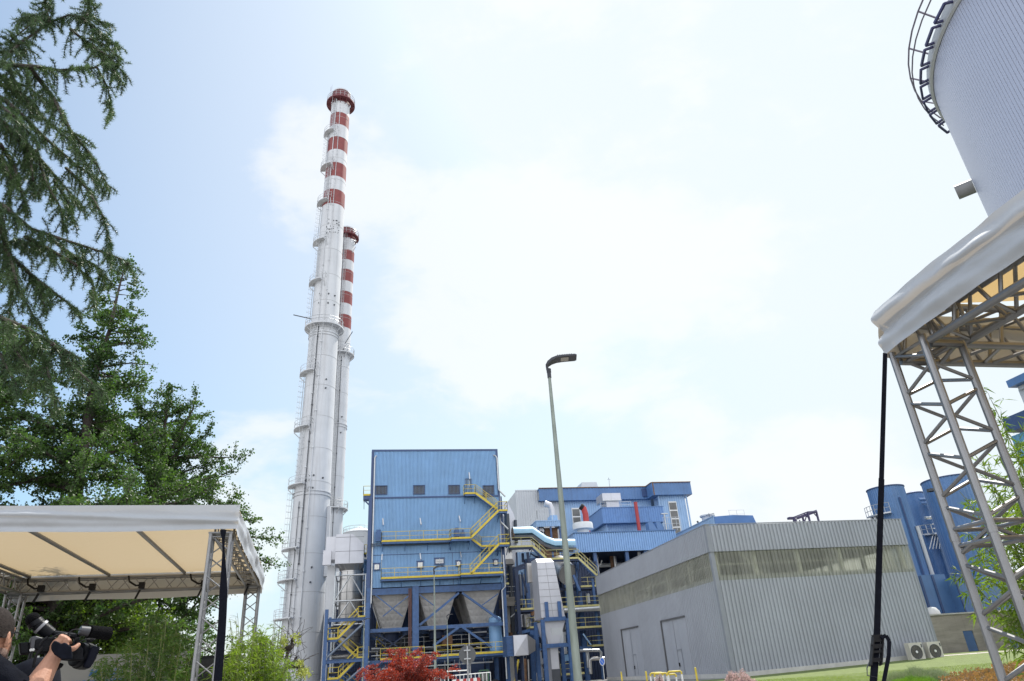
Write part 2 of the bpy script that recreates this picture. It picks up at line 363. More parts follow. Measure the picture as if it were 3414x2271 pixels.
mb.build('corner_flashing', M['flash'], wh); mb = MB(); mb.box(WX-.07, WX+.26, WY-.07, WY-.03, ZB, ZF-.01); mb.box(WX-.07, WX-.03, WY-.029, WY+.26, ZB, ZF-.01)
mb.build('corner_flashing', M['flash'], wh); mb = MB(); mb.box(WX2-.1, WX2+.09, WY-.09, WY-.058, ZB, ZF-.01); mb.build('corner_flashing', M['flash'], wh)
mb = MB(); mb.hexa([(WX-.12, WY-.17, -.2), (WX2+.12, WY-.17, -.2), (WX2+.12, WY-.1, -.2), (WX-.12, WY-.1, -.2), (WX-.12, WY-.17, ZB), (WX2+.12, WY-.17, ZB+.42), (WX2+.12, WY-.1, ZB+.42), (WX-.12, WY-.1, ZB)]); mb.box(WX-.12, WX-.01, WY-.09, WY2, -.2, ZB)
mb.build('plinth', M['pale'], wh)
# translucent sheets
def polymat():
    Mx = bpy.data.materials.new('translucent_fibreglass'); Mx.use_nodes = True; t = Mx.node_tree; b = t.nodes['Principled BSDF']
    b.inputs['Base Color'].default_value = (.55, .55, .50, 1); b.inputs['Roughness'].default_value = .35
    tr = t.nodes.new('ShaderNodeBsdfTranslucent'); tr.inputs[0].default_value = (.5, .5, .43, 1)
    tp = t.nodes.new('ShaderNodeBsdfTransparent'); tp.inputs[0].default_value = (.85, .85, .78, 1)
    m1 = t.nodes.new('ShaderNodeMixShader'); m1.inputs[0].default_value = .45; t.links.new(b.outputs[0], m1.inputs[1]); t.links.new(tr.outputs[0], m1.inputs[2])
    m2 = t.nodes.new('ShaderNodeMixShader'); t.links.new(m1.outputs[0], m2.inputs[1]); t.links.new(tp.outputs[0], m2.inputs[2])
    g = t.nodes.new('ShaderNodeNewGeometry'); n = t.nodes.new('ShaderNodeTexNoise'); n.inputs['Scale'].default_value = .5; n.inputs['Detail'].default_value = 5
    mp = t.nodes.new('ShaderNodeMapping'); mp.inputs['Scale'].default_value = (3, 3, .6); t.links.new(g.outputs['Position'], mp.inputs[0]); t.links.new(mp.outputs[0], n.inputs['Vector'])
    mr = t.nodes.new('ShaderNodeMapRange'); mr.inputs['From Min'].default_value = .3; mr.inputs['From Max'].default_value = .7; mr.inputs['To Min'].default_value = .45; mr.inputs['To Max'].default_value = .65
    t.links.new(n.outputs[0], mr.inputs[0]); t.links.new(mr.outputs[0], m2.inputs[0]); t.links.new(m2.outputs[0], t.nodes['Material Output'].inputs[0]); return Mx
M['poly'] = polymat()
for A, B in (((WX+.25, WY), (WX2, WY)), ((WX, WY2), (WX, WY+.25)), ((WX2, WY), (WX2, WY2)), ((WX2, WY2), (WX, WY2))):
    mb = MB(); mb.ribs(A, B, ZW-.25, ZF+.1, .33, .085); f = mb.build('translucent_window', M['poly'], wh); f.location = Vector((0, 0, 0))
    d = Vector((B[0]-A[0], B[1]-A[1], 0)).normalized(); f.location = Vector((d.y, -d.x, 0))*.012
mb = MB()   # frame seen through the sheets
for z in (ZW+.1, ZW+1.0, ZF-.1):
    mb.box(WX+.3, WX2-.3, WY+.2, WY+.28, z-.04, z+.04); mb.box(WX+.2, WX+.28, WY+.3, WY2-.3, z-.04, z+.04)
for i in range(1, 5):
    x = WX+i*(WX2-WX)/4.6; mb.box(x-.17, x+.17, WY+.4, WY+.7, .05, WZ-.5)
for i in range(0, 7):
    y = WY+.3+i*(WY2-WY-.8)/6; mb.box(WX+.35, WX+.65, y, y+.3, .05, WZ-.5)
    mb.beam((WX+.5, y+.15, WZ-.9), (WX2-.4, y+.15, WZ-.9), .25, .4); mb.box(WX2-.65, WX2-.35, y, y+.3, .05, WZ-.5)
x1, x2 = WX+(WX2-WX)/4.6*.6, WX+(WX2-WX)/4.6
mb.beam((x1, WY+.5, ZF+.4), (x2+1.2, WY+.5, ZW-.6), .14)
mb.build('inner_frame', mat('inside_frame_paint', (.5, .5, .46), .6), wh)
# doors on the long left wall
for (c, xa, ya, xb, yb, xl, yl) in (('B3', 243, 970, 360, 943, 285, 1320), ('B3', 527, 908, 690, 873, 580, 1262)):
    a = P(c, xa, ya, X=WX-.08); b = P(c, xb, yb, X=WX-.08); y0, y1, zt = b.y, a.y, (a.z+b.z)/2
    mb = MB(); mb.ribs((WX-.068, y1), (WX-.068, y0), .33, zt, .28, .03); d = mb.build('sliding_door', M['greyclad'], wh)
    mb = MB(); mb.box(WX-.22, WX-.10, y0-.1, y1+.1, zt, zt+.13); mb.box(WX-.19, WX-.10, y1, y1+.16, .33, zt-.004)
    mb.build('door_frame', mat('door_frame_grey', (.09, .09, .095), .6), d)
    yc = (y0+y1)/2
    mb = MB(); mb.box(WX-.13, WX-.103, yc-.02, yc+.02, .4, zt-.1); mb.box(WX-.15, WX-.103, yc-1.0, yc-.04, 2.3, 2.38); mb.box(WX-.13, WX-.103, yc-1.0, yc-.97, .4, 2.3)
    mb.build('wicket_door', M['flash'], d)
    mb = MB(); mb.box(WX-.2, WX-.104, yc-.2, yc-.12, 1.0, 1.3); mb.build('handle', M['black'], d)
# ================================================================ blue filter building
BY, BX0, BX1 = 88.0, -.25, 16.2
z_top = P('c5', 900, 75, Y=BY).z; z_mid = P('c5', 900, 688, Y=BY).z; z_low = P('c6', 1400, 372, Y=BY).z; z_seam = P('c5', 900, 1435, Y=BY).z
fb = thing('filter_building', (BX0, BY, 0), 'tall blue ribbed box building on steel legs with yellow zigzag stairs on its face', 'building')
mb = MB(); D2 = 104
mb.ribs((BX0+.2, BY), (BX1-.2, BY), z_mid, z_top-.25, .174, .09); mb.ribs((BX1, BY), (BX1, D2), z_low, z_top-.1, .3, .05); mb.ribs((BX0, D2), (BX0, BY), z_low, z_top-.1, .3, .05); mb.ribs((BX1, D2), (BX0, D2), z_low, z_top-.1, .4, .05)
mb.ribs((BX0+.2, BY-.06), (BX1-.1, BY-.06), z_low, z_mid-.12, .174, .09)
mb.build('wall', M['blue'], fb)
mb = MB(); mb.box(BX0-.1, BX1+.1, BY-.12, BY+.3, z_top-.25, z_top); mb.box(BX0, BX1, BY+.3, D2, z_top-.3, z_top-.12)
mb.build('roof', M['navy'], fb)
mb = MB(); mb.box(BX0-.12, BX0+.19, BY-.115, BY+.2, z_mid, z_top-.252); mb.box(BX0-.32, BX0+.14, BY-.2, BY+.2, z_low, z_mid-.2); mb.box(BX1-.19, BX1+.1, BY-.115, BY+.2, z_mid, z_top-.252)
mb.box(BX0-.3, BX1+.1, BY-.22, BY-.01, z_mid-.2, z_mid-.01)
mb.box(BX1-.1, BX1+.3, BY-.2, BY+.2, z_low, z_mid-.2)
mb.box(BX0+.15, BX1-.1, BY-.15, BY-.063, z_seam-.04, z_seam+.04)
for xx in (5.1, 9.9): mb.box(xx-.04, xx+.04, BY-.14, BY-.064, z_low, z_seam-.04)
mb.build('edge_trim', M['navy'], fb)
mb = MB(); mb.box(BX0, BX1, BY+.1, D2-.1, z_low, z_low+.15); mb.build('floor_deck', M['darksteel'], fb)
# louvres
for cx, cy in ((280, 605), (772, 600), (1230, 598), (1680, 602)):
    a = P('c5', cx-70, cy-50, Y=BY-.1); b = P('c5', cx+70, cy+52, Y=BY-.1)
    mb = MB(); fr = .08
    mb.box(a.x-fr, b.x+fr, BY-.16, BY-.054, b.z-fr, b.z); mb.box(a.x-fr, b.x+fr, BY-.22, BY-.054, a.z, a.z+fr); mb.box(a.x-fr, a.x, BY-.16, BY-.054, b.z, a.z); mb.box(b.x, b.x+fr, BY-.16, BY-.054, b.z, a.z)
    lv = mb.build('louvre_vent', M['navy'], fb)
    mb = MB(); mb.box(a.x, b.x, BY-.058, BY-.053, b.z, a.z); n = 9
    for i in range(n):
        z = b.z+(a.z-b.z)*(i+.2)/n; mb.hexa([(a.x, BY-.15, z), (b.x, BY-.15, z), (b.x, BY-.06, z+.05), (a.x, BY-.06, z+.05), (a.x, BY-.15, z+.03), (b.x, BY-.15, z+.03), (b.x, BY-.06, z+.08), (a.x, BY-.06, z+.08)])
    mb.build('slat', M['louvre'], lv)
# door with light
a = P('c5', 1380, 462, Y=BY-.1); b = P('c5', 1458, 632, Y=BY-.1)
mb = MB(); mb.box(a.x, b.x, BY-.09, BY-.053, b.z, a.z); dr = mb.build('door', M['lightblue'], fb)
mb = MB(); mb.box(a.x-.07, b.x+.07, BY-.13, BY-.053, a.z, a.z+.07); mb.box(a.x-.07, a.x, BY-.13, BY-.053, b.z, a.z); mb.box(b.x, b.x+.07, BY-.13, BY-.053, b.z, a.z); mb.build('door_frame', M['navy'], dr)
# tilted floodlights on the wall
for c, x0, y0, x1, y1 in (('c5', 1425, 375, 1435, 460), ('c5', 300, 975, 305, 1060), ('c5', 785, 970, 800, 1055), ('c5', 1295, 940, 1312, 1015), ('c5', 290, 1440, 285, 1520), ('c5', 785, 1430, 795, 1510), ('c5', 1310, 1410, 1325, 1480)):
    a = P(c, x0, y0, Y=BY-.3); b = P(c, x1, y1, Y=BY-.55); mb = MB(); mb.beam(a, b, .12, .10, (0, 1, 0)); q = P(c, x1, y1+100, Y=BY-.1); mb.tube([(b.x, BY-.1, b.z), (b.x, BY-.1, q.z)], .03, 6); mb.beam((b.x, BY-.1, b.z), b, .04)
    mb.build('floodlight', M['galv'], fb)
# rainwater pipes
mb = MB(); pts = [P('c5', 215, 155, Y=BY-.16), P('c5', 195, 180, Y=BY-.26), P('c5', 170, 1450, Y=BY-.26), P('c6', 672, 590, Y=BY-.26)]
pts[2].x = pts[1].x; pts[3].x = pts[1].x; mb.tube(pts, .09, 8); autosmooth(mb.build('downpipe', M['galv'], fb))
mb = MB(); p0 = [P('c5', 1745, 150, Y=BY-.16), P('c5', 1770, 155, Y=BY-.25), P('c5', 1790, 185, Y=BY-.3), P('c5', 1812, 600, Y=BY-.3)]; p0[3].x = p0[2].x; mb.tube(p0, .09, 8)
mb.tube([P('c5', 1812, 600, Y=BY-.3), P('c5', 1900, 690, Y=BY-.3)], .1, 8)
mb.tube([P('c5', 1840, 1020, Y=BY-.3), P('c5', 1935, 1115, Y=BY-.3)], .1, 8)
mb.tube([P('c5', 1832, 690, Y=BY-.2), P('c5', 1850, 1560, Y=BY-.2)], .045, 6)
q = [P('c6', 2275, 0, Y=BY-.5), P('c6', 2302, 385, Y=BY-.5), P('c6', 2262, 430, Y=BY-.5), P('c6', 2320, 1500, Y=BY-.5)]
mb.tube(q, .1, 8); autosmooth(mb.build('downpipe', M['galv'], fb))
# hatches (wall doors of the dust collector)
for x, y, w, h in ((748, 148, 78, 80), (1272, 125, 80, 85), (1735, 108, 66, 66), (2185, 95, 66, 70), (1505, 80, 120, 70)):
    a = P('c6', x-w/2, y-h/2, Y=BY-.2); b = P('c6', x+w/2, y+h/2, Y=BY-.2)
    mb = MB(); mb.box(a.x, b.x, BY-.3, BY-.13, b.z, a.z); mb.box(a.x-.06, b.x+.06, BY-.22, BY-.12, a.z, a.z+.1); ht = mb.build('inspection_box', M['navy'], fb)
    mb = MB(); mb.box(a.x+.12, b.x-.12, BY-.33, BY-.303, b.z+.12, a.z-.12); mb.tube([(.5*(a.x+b.x), BY-.34, .5*(a.z+b.z)-.3), (.5*(a.x+b.x), BY-.34, .5*(a.z+b.z)+.3)], .05, 6); mb.tube([(a.x+.3, BY-.34, .5*(a.z+b.z)), (b.x-.3, BY-.34, .5*(a.z+b.z))], .05, 6)
    mb.build('hatch_cover', M['white'] if x != 1505 else M['greylight'], ht)
for x, y, w, h in ((240, 1215, 70, 120), (1265, 1170, 70, 80), (1345, 1185, 45, 60)):
    a = P('c5', x-w/2, y-h/2, Y=BY-.3); b = P('c5', x+w/2, y+h/2, Y=BY-.3); mb = MB(); mb.box(a.x, b.x, BY-.5, BY-.12, b.z, a.z); mb.box(a.x+.1, b.x-.1, BY-.45, BY-.2, a.z, a.z+.3); mb.build('control_cabinet', M['steelblue'], fb)
# walkways and stairs
def walkway(par, x0, x1, z, y0, y1, ends=(1, 1), kick=.22, step=1.7, zt=None, my=None, mbl=None, front=True, grey=False):
    zt = z if zt is None else zt; my = my or M['yellow']; mbl = mbl or M['steelblue']; mb = MB(); mb.m = 0
    mb.beam((x0, y0, z), (x1, y0, zt), .03, kick)
    if ends[0]: mb.beam((x0, y0+.02, z), (x0, y1, z), .03, kick)
    if ends[1]: mb.beam((x1, y0+.02, zt), (x1, y1, zt), .03, kick)
    mb.m = 1; mb.hexa([(x0+.02, y0+.02, z-.10), (x1-.02, y0+.02, zt-.10), (x1-.02, y1, zt-.10), (x0+.02, y1, z-.10), (x0+.02, y0+.02, z-.06), (x1-.02, y0+.02, zt-.06), (x1-.02, y1, zt-.06), (x0+.02, y1, z-.06)])
    mb.beam((x0+.03, y0+.1, z-.24), (x1-.03, y0+.1, zt-.24), .1, .22)
    n = max(1, int((x1-x0)/2.2))
    for i in range(n+1):
        x = x0+.1+(x1-x0-.2)*i/n; zz = z+(zt-z)*i/n; mb.beam((x, y0+.16, zz-.2), (x, y1, zz-.2), .08, .16); mb.beam((x, y0+.25, zz-.3), (x, y1, zz-1.1), .06, .06)
    w = mb.build('walkway', [my, mbl], par)
    mb = MB(); hz = Vector((0, 0, kick/2))
    if front: railing(mb, [(x0, y0, z), (x1, y0, zt)], step=step)
    if ends[0]: railing(mb, [(x0, y0, z), (x0, y1-.05, z)])
    if ends[1]: railing(mb, [(x1, y0, zt), (x1, y1-.05, zt)])
    mb.build('railing', my, w); return w
def stairs(par, xa, za, xb, zb, y0, y1, my=None, mbl=None):
    my = my or M['yellow']; mbl = mbl or M['steelblue']; mb = MB(); a, b = Vector((xa, y0, za)), Vector((xb, y0, zb)); dy = Vector((0, y1-y0, 0))
    mb.beam(a, b, .03, .26); mb.m = 1; mb.beam(a+dy, b+dy, .03, .26); mb.beam(a-Vector((0, -.04, .2)), b-Vector((0, -.04, .2)), .05, .16)
    n = max(3, int(abs(zb-za)/.22))
    for i in range(n):
        q = a+(b-a)*(i+.5)/n; mb.box(q.x-.13, q.x+.13, y0+.05, y1-.05, q.z-.02, q.z+.02)
    w = mb.build('stair_flight', [my, mbl], par); mb = MB(); railing(mb, [a, b], step=1.5); railing(mb, [a+dy, b+dy], step=1.5); mb.build('railing', my, w); return w
def X5(c, x, y, Y): q = P(c, x, y, Y=Y); return q.x, q.z
y0 = BY-1.2
x0, z = X5('c5', 1368, 645, y0); x1, _ = X5('c5', 1512, 645, y0); walkway(fb, x0, x1, z, y0, BY-.1, (1, 0))
xs, zs = X5('c5', 1795, 850, y0); stairs(fb, x1, z, xs, zs, y0, y0+.8)
yo = BY-2.2
xL0, zL = X5('c5', 1812, 868, yo); xL1, _ = X5('c5', 1928, 868, yo); walkway(fb, xL0, xL1, zL, yo, BY-.3, (0, 1))
xb, zb = X5('c5', 1452, 1224, yo); stairs(fb, xL0, zL, xb, zb, yo, yo+.8)
xc, zc = X5('c5', 1192, 1224, yo); walkway(fb, xc, xb, zb, yo, BY-.1, (1, 0))
xd, zd = X5('c5', 285, 1270, y0); xe, ze = X5('c5', 1190, 1258, y0); walkway(fb, xd, xe, zd, y0, BY-.1, (1, 0))
xf, zf = X5('c5', 1590, 1335, y0); stairs(fb, X5('c5', 1462, 1240, y0)[0], X5('c5', 1462, 1240, y0)[1], xf, zf, y0, y0+.8)
xg, _ = X5('c5', 1815, 1330, y0); walkway(fb, xf, xg, zf, y0, BY-.1, (0, 0))
xh, zh = X5('c5', 1820, 1303, yo); xi, _ = X5('c5', 1955, 1303, yo); walkway(fb, xh, xi, zh, yo, BY-.1, (0, 1))
xj, zj = X5('c6', 1885, 226, yo); stairs(fb, xh, zh, xj, zj, yo, yo+.8)
xk, zk = X5('c6', 1762, 228, yo); xl, _ = X5('c6', 2278, 228, yo); walkway(fb, xk, xl, zj, yo, BY-.1, (1, 1))
xm, zm = X5('c6', 800, 282, y0); xn, _ = X5('c6', 1755, 250, y0); walkway(fb, xm, xn, zm, y0, BY-.1, (1, 0))
# small side gallery at the upper left corner
a = P('c5', 45, 690, Y=BY+1); b = P('c5', 150, 690, Y=BY+1); walkway(fb, a.x, BX0-.1, a.z, BY, BY+3.2, (1, 0), mbl=M['navy'])
mb = MB(); mb.beam((a.x, BY+.1, a.z-.45), (BX0-.1, BY+.1, a.z-.45), .3, .35); mb.beam((a.x+.2, BY+.2, a.z-.7), (BX0-.1, BY+.2, a.z-1.4), .15); mb.build('bracket', M['navy'], fb)
# cable trays / service pipes under the walkways
mb = MB()
for c, xa, ya, xb_, yb in (('c5', 140, 1335, 1180, 1310), ('c6', 790, 330, 1250, 300), ('c6', 1240, 310, 2250, 275)):
    p, q = P(c, xa, ya, Y=BY-.5), P(c, xb_, yb, Y=BY-.5); q.z = p.z
    for dz in (0, .22): mb.tube([p+Vector((0, 0, dz)), q+Vector((0, 0, dz))], .06, 6)
mb.build('service_pipe', M['darkgrey'], fb)
# steel legs, beams and braces under the building
zb1 = P('c6', 1900, 405, Y=BY).z; zb2 = P('c6', 1900, 845, Y=BY).z; zb3 = P('c6', 1900, 1215, Y=BY).z
xcen = P('c6', 1215, 700, Y=BY).x; xr = P('c6', 2250, 700, Y=BY).x
for nm, xx, w in (('column', BX0, .5), ('column', xcen, .75), ('column', BX1-.1, .5)):
    for yy in (BY, BY+8, D2-.5):
        mb = MB(); mb.ibeam((xx, yy, 0), (xx, yy, z_low), w, w, (0, 1, 0)); mb.box(xx-w/2-.1, xx+w/2+.1, yy-w/2-.1, yy+w/2+.1, 0, .06); mb.build(nm, M['steelblue'], fb)
for yy in (BY, BY+8, D2-.5):
    mb = MB(); mb.box(BX0+.3, BX1-.4, yy-.14, yy+.14, zb1-.3, zb1+.42)
    mb.box(BX0+.3, BX1-.4, yy-.12, yy+.12, zb2-.28, zb2+.12); mb.box(BX0+.3, BX1-.4, yy-.15, yy+.15, zb3-.35, zb3+.1); mb.build('cross_beam', M['steelblue'], fb)
for xx in (BX0, xcen, BX1-.1):
    for zz in (zb2, zb3):
        mb = MB(); mb.ibeam((xx, BY+.5, zz), (xx, D2-.8, zz), .3, .5); mb.build('cross_beam', M['darksteel'], fb)
def brace(c, x0, y0_, x1, y1_, Y, w=.22, m='steelblue'):
    mb = MB(); mb.beam(P(c, x0, y0_, Y=Y), P(c, x1, y1_, Y=Y), w, w, (0, 1, 0)); mb.build('brace', M[m], fb)
for q in ((1740, 460, 1262, 852), (1778, 460, 2245, 792), (1740, 875, 1430, 1100), (1782, 875, 2140, 1120)): brace('c6', *q, BY-.05, .26)
for q in ((722, 480, 1060, 745), (1160, 475, 820, 745), (1265, 480, 1440, 615), (2215, 470, 2020, 610)): brace('c6', *q, BY-.22, .12)
for q in ((700, 985, 850, 1080), (1110, 950, 870, 1130), (690, 915, 1000, 1110)): brace('c6', *q, BY+.4, .12, 'darksteel')
w3 = P('c6', 1470, 1195, Y=y0); walkway(fb, w3.x, BX1+.1, zb3+.15, y0, BY-.2, (0, 1), step=1.9)
w4 = P('c6', 790, 1240, Y=y0); walkway(fb, w4.x, w3.x-1.4, zb3+.15, y0, BY-.2, (0, 0), step=1.9)
# hoppers with cross-broken sheet panels
def hopper(x0, x1, y0, y1, zt, zb, bw):
    mb = MB(); cx, cy = (x0+x1)/2+.05, (y0+y1)/2; T = [Vector(p) for p in ((x0, y0, zt), (x1, y0, zt), (x1, y1, zt), (x0, y1, zt))]
    Bt = [Vector((cx+sx*bw/2, cy+sy*bw/2, zb)) for sx, sy in ((-1, -1), (1, -1), (1, 1), (-1, 1))]
    for k in range(4):
        a, b, c, d = T[k], T[(k+1) % 4], Bt[(k+1) % 4], Bt[k]; nrm = (b-a).cross(d-a).normalized()*-1
        ctr = (a+b+c+d)/4-Vector((cx, cy, (zt+zb)/2));
        if nrm.dot(ctr) < 0: nrm = -nrm
        nx, nz = 5, 6
        def pt(u, v): return a.lerp(b, u).lerp(d.lerp(c, u), v)
        for i in range(nx):
            for j in range(nz):
                p = [pt(i/nx, j/nz), pt((i+1)/nx, j/nz), pt((i+1)/nx, (j+1)/nz), pt(i/nx, (j+1)/nz)]; cc = (p[0]+p[1]+p[2]+p[3])/4+nrm*.05
                for q in range(4): mb.tri(p[q], p[(q+1) % 4], cc)
    for k in range(4): mb.beam(T[k], Bt[k], .06)
    for k in range(4): mb.beam(T[k]+Vector((0, 0, .05)), T[(k+1) % 4]+Vector((0, 0, .05)), .12, .25)
    h = mb.build('hopper', M['hopper'], fb); mb = MB(); mb.lathe([(bw*.45, zb-.9), (bw*.5, zb), (bw*.7, zb), (bw*.7, zb+.05)], (cx, cy, 0), 12); mb.build('outlet', M['darksteel'], h)
for (xa, xb_, xc_) in ((705, 1165, 0), (1258, 1700, 0), (1790, 2232, 0)):
    a = P('c6', xa, 460, Y=BY+.8); b = P('c6', xb_, 460, Y=BY+.8); zbt = P('c6', 1000, 900, Y=BY+3).z
    hopper(a.x, b.x, BY+.8, BY+6.2, zb1-.3, zbt-.4, 1.9); hopper(a.x, b.x, BY+8.2, BY+13.6, zb1-.3, zbt-.4, 1.9)
# brown pipes next to the middle column
mb = MB()
for xx in (1135, 1150, 1163): q = P('c6', xx, 700, Y=BY-.3); mb.tube([(q.x, BY-.3, 1), (q.x, BY-.3, zb1+.3)], .055, 6)
mb.build('service_pipe', M['brownpipe'], fb)
# machinery under the building
mb = MB(); v = P('c6', 2185, 1000, Y=BY+1.5); mb.lathe([(0, 0), (.75, 0), (.8, .3), (.8, 3.6), (.7, 3.9), (.3, 4.1), (0, 4.12)], (v.x, BY+1.5, zb3+.2), 20); mb.build('pressure_vessel', M['blue'], fb)
random.seed(5)
for k in range(16):
    x = random.uniform(BX0+1, BX1-1); y = random.uniform(BY+1, D2-2); z0 = 0.0; z1 = random.uniform(4, zb2)
    mb = MB(); r = random.choice((.08, .12, .2)); 
    if k % 2: mb.tube([(x, y, z0), (x, y, z1), (x+random.uniform(-3, 3), y, z1)], r, 8)
    else: mb.tube([(BX0+.5, y, z1*.8), (x, y, z1*.8), (x, y, 0)], r, 8)
    mb.build('service_pipe', M[random.choice(('galv', 'darkgrey', 'silverdark', 'steelblue'))], fb)
for k, (xa, xb_, z0, z1, y) in enumerate(((1.2, 4.6, 0, 3.2, 94), (6.5, 9.2, 0, 2.6, 95), (10.5, 14.5, 0, 3.6, 96), (2, 5, 4.6, 7, 97), (8.7, 9.9, 4.9, 6.0, 90.5))):
    mb = MB(); mb.box(xa, xb_, y, y+2.5, z0+.01, z1); mb.box(xa-.05, xb_+.05, y-.05, y+2.55, z1, z1+.08)
    for i in range(4): mb.box(xa+.1+i*(xb_-xa)/4, xa+.1+i*(xb_-xa)/4+.06, y-.04, y, z0+.1, z1-.05)
    mb.build('machine_housing', M[('deepblue', 'greyclad', 'navy', 'darkgrey', 'rust')[k]], fb)
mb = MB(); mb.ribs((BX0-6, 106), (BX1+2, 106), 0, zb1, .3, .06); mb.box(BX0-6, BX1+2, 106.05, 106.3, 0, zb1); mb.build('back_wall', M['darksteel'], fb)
mb = MB()
for z in (3.0, 5.2): railing(mb, [(BX0+1, BY+2+z, z), (BX1-1, BY+2+z, z)], step=1.2); mb.box(BX0+1, BX1-1, BY+2+z, BY+3.4+z, z-.2, z-.05)
mb.build('inner_gallery', M['galv'], fb)
# ================================================================ chimneys
def interp(tab, z):
    for (a, ra), (b, rb) in zip(tab[:-1], tab[1:]):
        if z <= b: return ra+(rb-ra)*(z-a)/(b-a) if b > a else rb
    return tab[-1][1]
def ring_rail(mb, c, r, z, a0, a1, h=1.1, n=10, rr=.03):
    pts = [Vector((c[0]+r*math.cos(a0+(a1-a0)*k/n), c[1]+r*math.sin(a0+(a1-a0)*k/n), z)) for k in range(n+1)]
    for p in pts: mb.beam(p, p+Vector((0, 0, h)), rr*1.4)
    for hh in (h, h*.5): mb.tube([p+Vector((0, 0, hh)) for p in pts], rr, 5, caps=False)
def ring_slab(mb, c, r0, r1, z, th, a0, a1, n=24):
    full = abs(a1-a0-2*math.pi) < 1e-5
    for k in range(n):
        t0, t1 = a0+(a1-a0)*k/n, a0+(a1-a0)*(k+1)/n
        def q(r, t, zz): return (c[0]+r*math.cos(t), c[1]+r*math.sin(t), zz)
        mb.hexa([q(r0, t0, z-th), q(r1, t0, z-th), q(r1, t1, z-th), q(r0, t1, z-th), q(r0, t0, z), q(r1, t0, z), q(r1, t1, z), q(r0, t1, z)])
